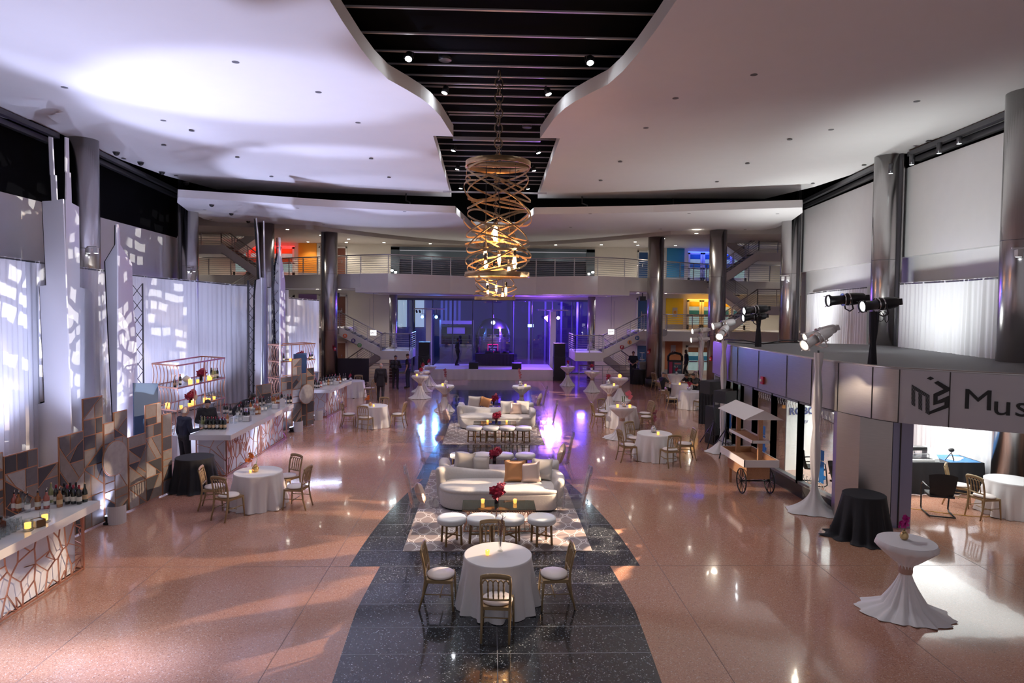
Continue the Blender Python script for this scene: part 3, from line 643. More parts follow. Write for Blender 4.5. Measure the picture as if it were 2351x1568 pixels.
L_ = [
 (0, 180, .85, 'gold chair left of the front centre table on black floor'), (0, -91, .84, 'gold chair with its back to the camera at the front centre table'), (0, 0, .85, 'gold chair right of the front centre table on black floor'), (0, 96, .8, 'gold chair behind the front centre table, before the white stools'),
 (1, 190, .9, 'gold chair left of the orange orchid table, beside the black-draped table'), (1, -112, .86, 'gold chair with its back to the camera at the orange orchid table'), (1, 62, .85, 'gold chair behind the orange orchid table facing the camera'), (1, -8, .88, 'gold chair right of the orange orchid table on open pink floor'),
 (2, 188, .88, 'gold chair left of the gold vase table near the far bar'), (2, -100, .84, 'gold chair with its back to the camera at the gold vase table'), (2, -4, .9, 'gold chair right of the gold vase table'), (2, 80, .8, 'gold chair behind the gold vase table'),
 (3, -25, .95, 'gold chair right of the table by the far bar'), (3, 88, .8, 'gold chair behind the table by the far bar'),
 (4, 197, .88, 'gold chair left of the plum spray table on the right'), (4, -74, .86, 'gold chair with its back to the camera at the plum spray table'), (4, -3, .9, 'gold chair right of the plum spray table'), (4, 118, .85, 'gold chair behind the plum spray table'),
 (5, 184, .9, 'gold chair left of the table behind the cocktail table'), (5, 125, .88, 'gold chair at the back left of the table behind the cocktail table'), (5, -28, .9, 'gold chair right front of the table behind the cocktail table'), (5, 22, 1.0, 'gold chair right rear of the table behind the cocktail table'),
 (6, -80, .84, 'gold chair with its back to the camera at the loudspeaker table'), (6, 184, .88, 'gold chair left of the loudspeaker table'), (6, 5, .9, 'gold chair right of the loudspeaker table against the black cloth'),
 (7, 190, .95, 'gold chair the capped person sits on'), (7, 12, .8, 'gold chair of the seated person leaning over the table'), (7, 45, .95, 'gold chair at the back of the seated group, next to the wrapped pole'),
 (8, 165, .9, 'gold chair left of the table by the recycling kiosk'), (8, -70, .85, 'gold chair in front of the table by the recycling kiosk'), (8, 10, .85, 'gold chair right of the table by the recycling kiosk'), (8, 205, 1.35, 'gold chair beside the right column base'),
 (9, 138, .95, 'gold chair facing the pavilion table, next to the black folding table'), (9, 196, .82, 'gold chair at the pavilion table, nearest the camera')]
for i, a, d, lab in L_:
    chair_at(T[i][0], T[i][1], a, d, lab, rnd.uniform(-.12, .12))
bud_vase(.05, 9.55, .762, 'slim clear vase with bare plum twigs on the front centre table', 'tall', 1, 1.15)
votive(-.14, 9.4, .762, 'amber votive on the front centre table')
bud_vase(-5.22, 14.1, .762, 'round gold vase with drooping orange orchid on left table', 'gold', 2, 1.25)
votive(-5.3, 14.02, .762, 'amber votive by the gold vase with orange orchid', s=.8)
bud_vase(-4.44, 23.3, .762, 'small gold vase on the table left beyond the bar', 'gold', 3, 1.1); votive(-4.3, 23.2, .762, 'amber votive on the gold vase table')
bud_vase(-6.8, 31.0, .762, 'small silver vase on the table behind the far bar', 'small', 4, 1.2)
bud_vase(4.7, 18.7, .762, 'silver vase with tall plum bud spray on right table', 'spray', 5, 1.5); votive(4.74, 18.35, .762, 'square amber votive on the plum spray table', s=1.2)
bud_vase(8.7, 28.2, .762, 'silver vase with pale pink bloom on the loudspeaker table', 'small', 6, 1.5)
votive(8.9, 30.3, .762, 'amber votive on the table of the seated people', s=1.3); bud_vase(10.05, 34.8, .762, 'silver vase on the table by the recycling kiosk', 'small', 7, 1.4)
round_table(-7.12, 15.42, 'round table in black cloth beside the near end of the middle bar', 31, .42, .78, BLKC, .1, puddle=.03, group=None)
round_table(7.18, 12.2, 'short round table in black cloth before the steel pillar on the right', 32, .38, .86, BLKC, .16, puddle=.12, group=None)
round_table(13.2, 16.6, 'tall round table in black cloth inside the pavilion before white drapes', 33, .45, 1.05, BLKC, .1, group=None)
round_table(8.55, 36.9, 'small table in black cloth where the right stage hand stands', 34, .5, .85, BLKC, .05, group=None)

# ------------------------------------------------------------- cocktail tables
def cocktail(x, y, label, seed, rz=0., puddle=.12):
    t = thing('cocktail_table', label, 'table', (x, y, 0), rz, 'tall cocktail tables in tied white cloths'); R = random.Random(seed); N = 96
    ph = [R.uniform(0, 6.28) for _ in range(4)]
    def fn(u, v):
        a = 2*pi*u; f = sin(14*a+ph[0])+.5*sin(23*a+ph[1])
        if v < .5:                     # underside gathered into the tie
            w = v/.5; r = .385*(1-w)**1.25+.075; z = 1.062-.37*w**.8
            r += .012*f*sin(pi*w)*1.6
            if v == 0: r = .385; z = 1.072
        else:
            w = (v-.5)/.5; r = .075+.3*w**1.5+(puddle+puddle*.6*sin(2*a+ph[2]))*max(0, w-.8)/.2; z = .62*(1-w)**.9
            r += .03*f*w; z = max(z, .005+.006*(1+f)*w)
        return V((r*cos(a), r*sin(a), z))
    mb = MB().grid(fn, N, 21, closed=True); mb.add([V((.385*cos(2*pi*i/N), .385*sin(2*pi*i/N), 1.073)) for i in range(N)], [tuple(range(N))])
    mb.build('tablecloth', LINEN, t)
    MB().lathe([(.088, .6), (.094, .63), (.09, .67), (.096, .71), (.088, .745)], n=24, cap=False).build('sash', SASH, t)
    MB().cyl((0, 0, 0), (0, 0, 1.03), .03).build('pole', STEELD, t); return t
CT = [(5.98, 9.1, 'large cocktail table at lower right with magenta flower', 1), (-3.45, 30.6, 'cocktail table at left of the stage, nearest of the left three', 2), (-3.6, 32.9, 'cocktail table at left of the stage, middle of the left three', 3), (-3.5, 35.5, 'cocktail table at left, closest to the stage corner', 4),
 (-2.03, 26.95, 'cocktail table left behind the far sofa, with a red orchid spray', 5), (1.2, 26.98, 'cocktail table right behind the far sofa, with a bare twig', 6), (4.2, 35.8, 'cocktail table right of the stage, closest to the speakers', 7), (5.17, 33.3, 'cocktail table under the right stair, glowing folds', 8),
 (5.0, 27.4, 'cocktail table on the right with pale pink rose', 9), (6.02, 30.3, 'cocktail table on the right with amber globe vase', 10), (4.33, 21.45, 'cocktail table with pink orchid before a round table', 11)]
for x, y, lab, sd in CT: cocktail(x, y, lab, sd, sd*1.3, .16 if sd in (1, 11) else .1)
zt = 1.074
bud_vase(5.98, 9.16, zt, 'smoked gold vase with magenta flower at lower right', 'magenta', 21, 1.0, .3)
bud_vase(-3.4, 30.65, zt, 'silver vase with red bloom on the nearest left cocktail table', 'small', 22, 1.5); bud_vase(-3.55, 33, zt, 'silver vase with red bloom on the middle left cocktail table', 'small', 23, 1.5); bud_vase(-3.5, 35.5, zt, 'silver vase with red bloom by the stage corner', 'small', 24, 1.4)
bud_vase(-1.98, 27, zt, 'silver vase with tall red orchid spray left behind far sofa', 'spray', 25, 1.7); bud_vase(1.15, 27, zt, 'silver vase with tall plum spray right behind far sofa', 'spray', 26, 1.7)
bud_vase(4.2, 35.8, zt, 'small silver vase by the right stage speakers', 'small', 27, 1.3); bud_vase(5.15, 33.3, zt, 'small silver vase with pink sprig under the right stair', 'small', 28, 1.4)
bud_vase(4.95, 27.5, zt, 'silver vase with pale pink rose on the right', 'small', 29, 1.8)
tag(MB().sph((0, 0, .09), .09, 14).build('globe_lamp', AMBER, None, (6.02, 30.3, zt)), 'amber globe glowing on a right cocktail table', 'lamp')
bud_vase(4.4, 21.5, zt, 'silver vase with arching pink orchids on the cocktail table', 'arch', 30, 1.45)
for q, (x, y, lab) in enumerate(((4.15, 21.35, 'amber votive left of the pink orchid vase'), (4.55, 21.3, 'amber votive right of the pink orchid vase'), (-2.1, 26.8, 'amber votive by the red orchid spray'), (1.35, 26.8, 'amber votive by the plum spray behind far sofa'), (5.15, 27.2, 'amber votive by the pale pink rose'), (-3.58, 30.4, 'amber votive on the nearest left cocktail table'))): votive(x, y, zt, lab, s=1.4)

# ------------------------------------------------------------- lounge
def rug(x0, x1, y0, y1, label):
    t = thing('area_rug', label, 'rug', ((x0+x1)/2, (y0+y1)/2, 0)); w, d = x1-x0, y1-y0
    m = bpy.data.materials.get('trellis_rug')
    if not m:
        m = bpy.data.materials.new('trellis_rug'); m.use_nodes = True; nt = m.node_tree; b = nt.nodes['Principled BSDF']; N = nt.nodes.new; L = nt.links.new
        tc = N('ShaderNodeTexCoord'); sp = N('ShaderNodeSeparateXYZ'); L(tc.outputs['Object'], sp.inputs[0])
        def mth(op, a, b_=None, c=None):
            n = N('ShaderNodeMath'); n.operation = op
            for i, q in enumerate((a, b_, c)):
                if q is None: continue
                if isinstance(q, (int, float)): n.inputs[i].default_value = q
                else: L(q, n.inputs[i])
            return n.outputs[0]
        cx = mth('COSINE', mth('MULTIPLY', sp.outputs[0], 2*pi/.36)); cy = mth('COSINE', mth('MULTIPLY', sp.outputs[1], 2*pi/.6))
        f = mth('ABSOLUTE', mth('ADD', cx, cy)); g = mth('ABSOLUTE', mth('SUBTRACT', f, .26)); line = mth('LESS_THAN', g, .12)
        mx = N('ShaderNodeMix'); mx.data_type = 'RGBA'; mx.inputs[6].default_value = (.3, .245, .24, 1); mx.inputs[7].default_value = (.72, .68, .68, 1); L(line, mx.inputs[0]); L(mx.outputs[2], b.inputs['Base Color']); b.inputs['Roughness'].default_value = .9
    MB().box((0, 0, .008), (w, d, .012)).build('pile', m, t)
    MB().box((0, 0, .006), (w+.02, d+.02, .009)).build('border', M('rug_binding', (.36, .3, .29), .8), t)
rug(-1.66, 1.75, 11.5, 17.2, 'large taupe rug with white trellis pattern under the front lounge')
rug(-1.62, 1.63, 20.4, 24.6, 'taupe rug with white trellis pattern under the far lounge')
def sofa(x, y, rz, label, s=1.):
    t = thing('curved_sofa', label, 'sofa', (x, y, 0), rz)
    # local: faces -y. seat outline: rounded kidney, arm at right end
    base = [(-1.34, .1), (-1.3, -.18), (-1.1, -.4), (-.8, -.48), (0, -.5), (1.05, -.5), (1.22, -.46), (1.3, -.3), (1.34, .2), (1.25, .52), (.9, .6), (0, .6), (-.9, .58), (-1.25, .42)]
    def sm(P, n=4):
        for _ in range(n-2):
            Q = []
            for a, b in zip(P, P[1:]+P[:1]): Q += [(a[0]*.75+b[0]*.25, a[1]*.75+b[1]*.25), (a[0]*.25+b[0]*.75, a[1]*.25+b[1]*.75)]
            P = Q
        return P
    B = sm(base)
    def ring(k, z): return [V((p[0]*k, p[1]*k, z)) for p in B]
    def loft(name, rows, mat_, par=t):
        mb = MB(); n = len(B)
        for r in rows: mb.v += [tuple(q) for q in r]
        for j in range(len(rows)-1):
            for i in range(n): mb.f.append([j*n+i, j*n+(i+1) % n, (j+1)*n+(i+1) % n, (j+1)*n+i]); mb.m.append(0); mb.s.append(True)
        mb.f += [list(range(n))[::-1], [(len(rows)-1)*n+i for i in range(n)]]; mb.m += [0, 0]; mb.s += [False, True]
        return mb.build(name, mat_, par)
    loft('base', [ring(.97, .05), ring(.985, .07), ring(1, .2), ring(1, .36), ring(.99, .395)], VELVET)
    loft('seat_cushion', [ring(.985, .395), ring(1.0, .42), ring(.99, .46), ring(.95, .475), ring(.8, .485)], VELVET)
    loft('plinth', [ring(.94, .0), ring(.94, .06)], BLK)
    path = [(-1.3, .2), (-1.26, .42), (-1.05, .56), (-.6, .6), (0, .6), (.6, .6), (1.0, .57), (1.22, .42), (1.3, .12), (1.3, -.2), (1.26, -.4)]
    hh = [.78, .77, .72, .66, .63, .63, .65, .7, .71, .7, .66]
    def cr(P, u):
        k = u*(len(P)-1); i = min(int(k), len(P)-2); f = k-i; g = lambda j: V(P[max(0, min(len(P)-1, j))]) if isinstance(P[0], tuple) else P[max(0, min(len(P)-1, j))]
        a, b, c, d = g(i-1), g(i), g(i+1), g(i+2)
        return .5*((2*b)+(c-a)*f+(2*a-5*b+4*c-d)*f*f+(3*b-a-3*c+d)*f**3)
    mb = MB(); NU, NV = 44, 14
    def fn(u, v):
        p = cr(path, u); q = cr(path, min(1, u+.01))-cr(path, max(0, u-.01)); tn = V((q.x, q.y)).normalized(); nm = V((-tn.y, tn.x)); h = cr(hh, u); e = min(1, u/.035, (1-u)/.035); e = sqrt(max(.02, 1-(1-e)**2))
        a = 2*pi*v; c_, s_ = cos(a), sin(a); sq = lambda q_: (abs(q_)**.55)*(1 if q_ > 0 else -1)
        zc, hz = (h+.1)/2, (h-.1)/2; zz = zc+sq(s_)*hz*(.92+.08*e); w = .115*sq(c_)*e*(1.0 if s_ < .6 else 1)
        lean = .06*max(0, (zz-.4)/.4)
        return V((p.x+nm.x*(w+lean)+tn.x*0, p.y+nm.y*(w+lean), zz))
    mb.grid(lambda v, u: fn(u, v), NV, NU, closed=True); o = len(mb.v)
    mb.f += [list(range(NV)), [(NU-1)*NV+i for i in range(NV)]]; mb.m += [0, 0]; mb.s += [True, True]
    mb.build('backrest', VELVET, t)
    if s != 1: t.scale = (s,)*3
    return t
sofa(.1, 14.15, 0, 'curved pale grey sofa in the front lounge facing the camera', 1.0)
sofa(.1, 15.5, pi, 'curved pale sofa back to back behind the front sofa', 1.0)
sofa(.1, 23.2, 0, 'curved pale grey sofa in the far lounge facing the camera', 1.0)
sofa(.1, 24.6, pi, 'curved pale sofa back to back behind the far sofa', 1.0)
def pillow(x, y, z, label, mat_, w=.45, tilt=.25, rz=0., roll=0.):
    mb = MB(); n = 12
    for sg in (-1, 1):
        mb.grid(lambda u, v: V(((u-.5)*w*(1-.10*(1-(2*v-1)**2)*abs(2*u-1)), sg*.085*(max(0, (1-(2*u-1)**4)*(1-(2*v-1)**4)))**.6, (v-.5)*w*(1-.10*(1-(2*u-1)**2)*abs(2*v-1)))), n, n)
    o = mb.build('throw_pillow', mat_, None, (x, y, z)); o.rotation_euler = (-tilt, roll, rz); return tag(o, label, 'pillow')
pillow(.45, 14.42, .71, 'copper satin pillow on the front sofa', COPPERS, .5, .35, .1, .05)
pillow(.8, 14.38, .69, 'champagne satin pillow on the front sofa between copper and ivory ones', SATIN, .47, .4, -.1, -.12)
pillow(1.08, 14.55, .72, 'ivory pillow at the right end of the front sofa', PILW, .5, .3, -.15)
pillow(-.72, 15.15, .74, 'ivory pillow at the left, peeking over the front sofa back', PILW, .5, -.3, .15, .1)
pillow(-.32, 15.12, .68, 'smaller ribbed ivory pillow peeking over the front sofa back', PILW, .42, -.3, -.1)
pillow(.5, 23.5, .71, 'ivory pillow left of three on the far sofa', PILW, .5, .3, .05); pillow(.83, 23.45, .69, 'champagne satin pillow in the middle of three on the far sofa', SATIN, .45, .35, 0, .04); pillow(1.08, 23.5, .72, 'ivory pillow at the right end of the far sofa', PILW, .5, .3, -.15)
pillow(-.72, 24.3, .78, 'ivory pillow peeking over the left of far sofa back', PILW, .5, -.3, .15, .08); pillow(-.3, 24.28, .78, 'copper pillow peeking over the far sofa back', COPPERS, .42, -.3, 0, .3)
def make_stool():
    t = thing('round_stool', 'x', 'stool', (0, 0, 0), 0, 'round white stools')
    MB().lathe([(.22, .4), (.262, .405), (.268, .43), (.268, .475), (.255, .5), (.22, .51), (.0, .515)], n=36).build('seat_cushion', LEATH, t)
    MB().cyl((0, 0, .385), (0, 0, .402), .235, n=32).build('seat_ring', BRASSW, t)
    for i in range(4):
        a = pi/4+i*pi/2; c, s_ = cos(a), sin(a)
        MB().bar((c*.19, s_*.19, .39), (c*.21, s_*.21, 0), .034).build('leg', BRASSW, t)
    for i in range(2):
        a = pi/4+i*pi/2; c, s_ = cos(a), sin(a)
        MB().bar((c*.2, s_*.2, .16+.016*i), (-c*.2, -s_*.2, .16+.016*i), .022).build('stretcher', BRASSW, t)
    return t
ST0 = make_stool(); su = 0
for row, (y, xs, nm) in enumerate(((11.85, (-.815, -.268, .275, .862), 'front row nearest the camera'), (16.95, (-.9, -.31, .25, .83), 'row behind the front sofa'), (20.75, (-.62, -.08, .45, .97), 'row before the far sofa'))):
    for i, x in enumerate(xs):
        lab = 'round white stool, %s in the %s' % (('leftmost', 'second from left', 'third from left', 'rightmost')[i], nm)
        o = ST0 if su == 0 else dup(ST0); su = 1; o.location = (x, y+(.012 if row != 1 else .0), .014 if row != 2 or True else 0); o.rotation_euler.z = .35+.5*i+row*.3; o['label'] = lab
def coffee(x, y, label, w=1.45, d=.62):
    t = thing('coffee_table', label, 'table', (x, y, .014)); h = .44
    MB().box((0, 0, h), (w, d, .016)).build('glass_top', TGLASS, t)
    q = MB()
    for z, k in ((h-.02, 1.), (.012, .97), (.2, .8)):
        W, D = w/2*k-.02, d/2*k-.02
        if z == .2: continue
        for a, b in (((-W, -D), (W, -D)), ((W, -D), (W, D)), ((W, D), (-W, D)), ((-W, D), (-W, -D))): q.bar((*a, z), (*b, z), .022, .016)
    q.build('base_frame', ROSE, t); rod = None
    for i in range(14):
        for sg in (-1, 1):
            X = (-.5+(i+.5)/14)*(w-.08)
            MB().tube([(X, sg*(d/2-.03), h-.02), (X*.9, sg*(d/2-.11), h*.62), (X*.93, sg*(d/2-.1), .2), (X*.96, sg*(d/2-.03), .012)], .0075, 5).build('rod', ROSE, t)
    for i in range(4):
        for sg in (-1, 1):
            Y = (-.5+(i+.5)/4)*(d-.1); MB().tube([(sg*(w/2-.03), Y, h-.02), (sg*(w/2-.14), Y*.9, h*.6), (sg*(w/2-.12), Y*.9, .2), (sg*(w/2-.04), Y, .012)], .0075, 5).build('rod', ROSE, t)
coffee(.07, 12.75, 'glass coffee table with rose gold rods before the front sofa'); coffee(.02, 16.25, 'glass coffee table with rose gold rods behind the front sofa', 1.4); coffee(.05, 21.75, 'glass coffee table with rose gold rods before the far sofa'); coffee(.05, 25.95, 'glass coffee table with rose gold rods behind the far sofa')
bouquet(.03, 12.85, .462, 'red orchids in dark vase on the front coffee table', 1); bouquet(-.0, 16.2, .462, 'red orchids in dark vase on the table behind the front sofa', 2); bouquet(.1, 21.8, .462, 'red orchids in dark vase on the far coffee table', 3); bouquet(.03, 25.9, .462, 'red orchids in dark vase behind the far sofa', 4)
for x, y, lab in ((-.25, 12.85, 'amber votive left on the front coffee table'), (.4, 12.85, 'amber votive right on the front coffee table'), (-.35, 16.1, 'amber votive left on the table behind the front sofa'), (.35, 16.1, 'amber votive right on the table behind the front sofa'), (-.2, 21.8, 'amber votive left on the far coffee table'), (.45, 21.8, 'amber votive right on the far coffee table'), (-.3, 25.9, 'amber votive behind the far sofa back')): votive(x, y, .464, lab, s=1.15)
def make_ghost():
    t = thing('clear_armchair', 'x', 'armchair', (0, 0, 0), 0, 'transparent acrylic armchairs')
    # faces +y
    o = [(-.27, -.2), (-.285, .02), (-.3, .2), (-.27, .27), (0, .3), (.27, .27), (.3, .2), (.285, .02), (.27, -.2), (0, -.24)]
    MB().prism(o, .425, .455).build('seat', ACR, t)
    for s in (-1, 1):
        MB().tube([(s*.26, .24, .43), (s*.275, .27, .3), (s*.265, .265, .12), (s*.275, .3, 0)], [.032, .028, .018, .014], 8).build('leg', ACR, t)
        MB().tube([(s*.24, -.2, .43), (s*.25, -.24, .22), (s*.26, -.33, 0)], [.03, .024, .015], 8).build('leg', ACR, t)
        MB().tube([(s*.24, -.26, .74), (s*.3, -.12, .71), (s*.33, .05, .69), (s*.325, .16, .685), (s*.3, .2, .65), (s*.29, .16, .55), (s*.27, .17, .44)], [.018, .02, .022, .024, .024, .02, .022], 8).build('arm', ACR, t)
    def bk(u, v):
        w = .235+.02*sin(v*pi)+.075*max(0, v-.55)/.45; x = (2*u-1)*w
        top = .66*v; crown = .05*cos((2*u-1)*pi*1.5)*max(0, v-.8)/.2
        y = -.2-.12*v-.05*max(0, v-.75)+.04*(abs(2*u-1))**2
        return V((x, y, .44+top+crown))
    MB().grid(bk, 15, 12).grid(lambda u, v: bk(u, v)+V((0, -.02, 0)), 15, 12).build('backrest', ACR, t)
    q = MB(); q.tube([bk(0, v/11) for v in range(12)]+[bk(u/14, 1) for u in range(1, 14)]+[bk(1, 1-v/11) for v in range(12)], .017, 8); q.build('back_rim', ACR, t)
    return t
G0 = make_ghost()
for i, (x, y, a, lab) in enumerate(((-1.45, 12.75, -80, 'clear acrylic armchair at left of the front coffee table'), (1.55, 12.7, 82, 'clear acrylic armchair at right of the front coffee table'), (-1.6, 16.3, -78, 'clear acrylic armchair at left behind the front sofa'), (1.65, 16.2, 80, 'clear acrylic armchair at right behind the front sofa, with pillow'), (-1.55, 21.8, -75, 'clear acrylic armchair at left before the far sofa, with pillow'), (1.8, 21.6, 85, 'clear acrylic armchair at right before the far sofa'), (-1.55, 25.9, -75, 'clear acrylic armchair at left behind the far sofa'), (1.8, 25.6, 80, 'clear acrylic armchair at right behind the far sofa, with pillow'))):
    o = G0 if i == 0 else dup(G0); o.location = (x, y, .014); o.rotation_euler.z = radians(a); o['label'] = lab; o.scale = (1.1, 1.1, 1.08)
for x, y, a, lab, m_ in ((-1.5, 12.75, -80, 'champagne satin pillow on the front left clear armchair', SATIN), (1.7, 16.2, 80, 'rose satin pillow on the right clear armchair behind front sofa', SATIN), (-1.6, 21.8, -75, 'champagne satin pillow on the left clear armchair by the far sofa', SATIN), (1.85, 25.6, 80, 'champagne satin pillow on the far right clear armchair', SATIN)):
    pillow(x, y, .7, lab, m_, .44, .3, radians(a)+pi, .3)
# ------------------------------------------------------------- drapes
SHEER = M('white_drape', (.76, .76, .8), .8)
def curtain(label, path, z0, z1s, seed, mat_=None, fold=.05, pitch=.22, z0s=None, lean=0):
    """pleated cloth along a floor path [(x,y)]; z1s = top heights at the path's points"""
    R = random.Random(seed); P = [V((x, y)) for x, y in path]; Ls = [0]
    for a, b in zip(P, P[1:]): Ls.append(Ls[-1]+(b-a).length)
    n = max(24, int(Ls[-1]/pitch*5)); mb = MB(); ph = R.uniform(0, 6); o = P[0]
    def at(s):
        i = max(j for j in range(len(P)-1) if Ls[j] <= s+1e-9) if s < Ls[-1] else len(P)-2
        f = (s-Ls[i])/(Ls[i+1]-Ls[i]); d = (P[i+1]-P[i]).normalized(); return P[i].lerp(P[i+1], f), V((-d.y, d.x)), z1s[i]+(z1s[i+1]-z1s[i])*f
    offs_ = [R.uniform(.5, 1.3) for _ in range(400)]
    def fn(u, v):
        s = u*Ls[-1]; p, nm, zt_ = at(s); k = s/pitch*2*pi+ph
        w = (sin(k+.6*sin(k*.37))*offs_[int(s/pitch) % 400]+.4*sin(k*.23+1))*fold*(.35+.65*min(1, (1-v)*2.2))+lean*v
        return V((p.x+nm.x*w-o.x, p.y+nm.y*w-o.y, z0+(zt_-z0)*v))
    vs = [0, .3, .6, .85, .955, .965, .972, .985, 1]
    mb.grid(lambda u, v: fn(u, vs[round(v*8)])+V((0, 0, -.02*abs(sin(u*n*.9)) if v == 1 else 0)), n, 9)
    t = thing('curtain', label, 'curtain', (o.x, o.y, 0))
    mb.build('cloth', mat_ or SHEER, t, fix=False)
    pts = [(*(at(Ls[-1]*i/10)[0]-o), at(Ls[-1]*i/10)[2]-.05) for i in range(11)]
    MB().tube(pts, .022, 6).build('curtain_rod', STEELD, t)
    return t
curtain('white drape at far left below the dark band, left of the twin-spired tower', [(-10.9, 11.5), (-11.3, 14.8), (-11.7, 17.2)], .02, [5.5, 5.47, 5.45], 1)
curtain('narrow blue lit drape between the two big tower cutouts', [(-11.75, 17.3), (-12.35, 20.8)], .02, [5.46, 5.44], 2)
curtain('wide white drape behind the copper bar shelf', [(-12.4, 20.9), (-12.9, 23.2), (-12.95, 25.2), (-12.3, 27.2)], .02, [5.45, 5.42, 5.4, 5.34], 3)
curtain('blue shaded drape behind the leaning bartender', [(-12.3, 27.3), (-11.4, 28.6), (-10.3, 29.3), (-9.3, 29.6)], .02, [5.34, 5.25, 5.2, 5.1], 4)
curtain('leaning white drape at right of the slim tower cutouts', [(-10.2, 30.2), (-9.6, 30.6), (-8.4, 31.4)], .02, [4.75, 4.72, 4.62], 5)

# ------------------------------------------------------------- skyline cutouts
TWH = M('white_cutout_board', (.78, .77, .8), .65); TBK = M('black_board', (.008, .009, .012), .7)
def cutpanel(name, t, pts, base, dirv, th=.03, nrm=None):
    """flat board; pts are (distance along dirv, height); the left wing gets a black copy behind it"""
    b = V((base[0], base[1], 0)); d = V((dirv[0], dirv[1], 0)).normalized(); n = V((nrm[0], nrm[1], 0)).normalized()*th
    P = [b+d*a+V((0, 0, z)) for a, z in pts]
    if name == 'left_wing':
        o_ = V((-.15, .2, 0)); MB().slab([p+o_ for p in P], n, 0).build('black_copy', TBK, t)  # black copy of the wing outline, offset to the left and back
    return MB().slab(P, n, 0).build(name, TWH, t)
def P2(u, v, x, y): return aty(u, v, y).z
def tower(label, fold, left, right, ydir_l, ydir_r, nm='skyline_cutout'):
    """two wings meeting at a fold; left/right lists hold picture-measured outline points turned into widths and heights"""
    t = thing(nm, label, 'cutout'); bx, by = fold
    for nmw, pts, dv in (('left_wing', left, ydir_l), ('right_wing', right, ydir_r)):
        d = V((dv[0], dv[1], 0)).normalized(); out = []
        for u, v in pts:
            rr = ray(u, 700); e = EYE  # intersection of the sight line with the wing's vertical plane
            A = rr.x*d.y-rr.y*d.x; tt = ((bx-e.x)*d.y-(by-e.y)*d.x)/A; q = EYE+ray(u, v)*tt
            s_ = (q.x-bx)*d.x+(q.y-by)*d.y; out.append((s_, max(.01, q.z)))
        n = V((-d.y, d.x)); n = n if n.dot(V((bx-EYE.x, by))) > 0 else -n
        cutpanel(nmw, t, out, fold, d, nrm=n)
    return t
tower('tall white tower cutout with twin spires and window-light patterns', (-10.85, 16.3),
  [(152, 1250), (152, 458), (138, 460), (137, 404), (133, 403), (131.5, 318), (123.5, 316), (124, 402), (125.5, 404), (126, 462), (104.5, 463), (107.5, 655), (92, 657), (95, 925), (52, 936), (58, 1250)],
  [(152, 1250), (152, 458), (153, 458), (154, 396), (152.8, 394), (152.8, 315), (160, 317), (161, 396), (164, 397), (166, 466), (182.5, 475), (184, 660), (204, 664), (212, 673), (214, 830), (216, 895), (216, 1240)],
  (-.77, .36), (-.35, 1))
tower('white pointed tower cutout with window-light patterns', (-10.7, 19.2),
  [(272, 1190), (272, 515), (270.5, 517), (269, 560), (268, 563), (244.5, 600), (245, 640), (247, 760), (250, 1190)],
  [(272, 1190), (272, 515), (275, 522), (276.5, 562), (279, 565), (303.5, 606), (306, 690), (312, 760), (316, 870), (318, 1180)],
  (-.77, .36), (-.3, 1))
tower('slim white cutout with two thin antennas beside a black truss', (-9.4, 26.6),
  [(601, 985), (601, 637), (597.5, 640), (596, 605), (594, 535), (592, 501), (592.8, 501), (595.5, 535), (598, 605), (599, 640), (590, 643), (586, 680), (577, 985)],
  [(601, 985), (601, 637), (608, 638), (607, 600), (606, 507), (607, 507), (609, 600), (610, 638), (613, 640), (616, 720), (621, 820), (623, 980)],
  (-.8, .4), (-.25, 1))
tower('slim white pointed cutout with window-light patterns at far left back', (-9.0, 28.2),
  [(643.5, 965), (643.5, 545), (642.6, 545), (641.5, 580), (635, 610), (630.5, 660), (631, 965)],
  [(643.5, 965), (643.5, 545), (644.4, 548), (645, 580), (649, 605), (655, 650), (655.5, 900), (655, 960)],
  (-.8, .4), (-.25, 1))
def truss(x, y, h, label, w=.3):
    t = thing('lattice_truss', label, 'truss', (x, y, 0), .5)
    for a, b in ((-1, -1), (1, -1), (1, 1), (-1, 1)): MB().cyl((a*w/2, b*w/2, 0), (a*w/2, b*w/2, h), .022, n=8).build('chord', STEELD, t)
    n = int(h/.42)
    for i in range(n):
        z0, z1 = h*i/n, h*(i+1)/n
        q = MB()
        for k, (a, b, c, d) in enumerate(((-1, -1, 1, -1), (1, -1, 1, 1), (1, 1, -1, 1), (-1, 1, -1, -1))):
            p = (z0, z1) if (i+k) % 2 else (z1, z0); q.cyl((a*w/2, b*w/2, p[0]), (c*w/2, d*w/2, p[1]), .011, n=5, caps=False)
        q.build('lattice_brace', STEELD, t)
    MB().box((0, 0, .01), (w+.2, w+.2, .02)).build('base_plate', STEELD, t)
truss(-11.05, 20.3, 5.0, 'black lattice truss behind the pointed tower cutout'); truss(-11.35, 17.2, 6.4, 'black lattice truss at left of the twin-spired tower cutout', .22)
truss(-9.95, 26.9, 5.35, 'black lattice truss left of the slim antenna cutout'); truss(-9.5, 28.5, 6.4, 'black lattice truss between the two slim cutouts')

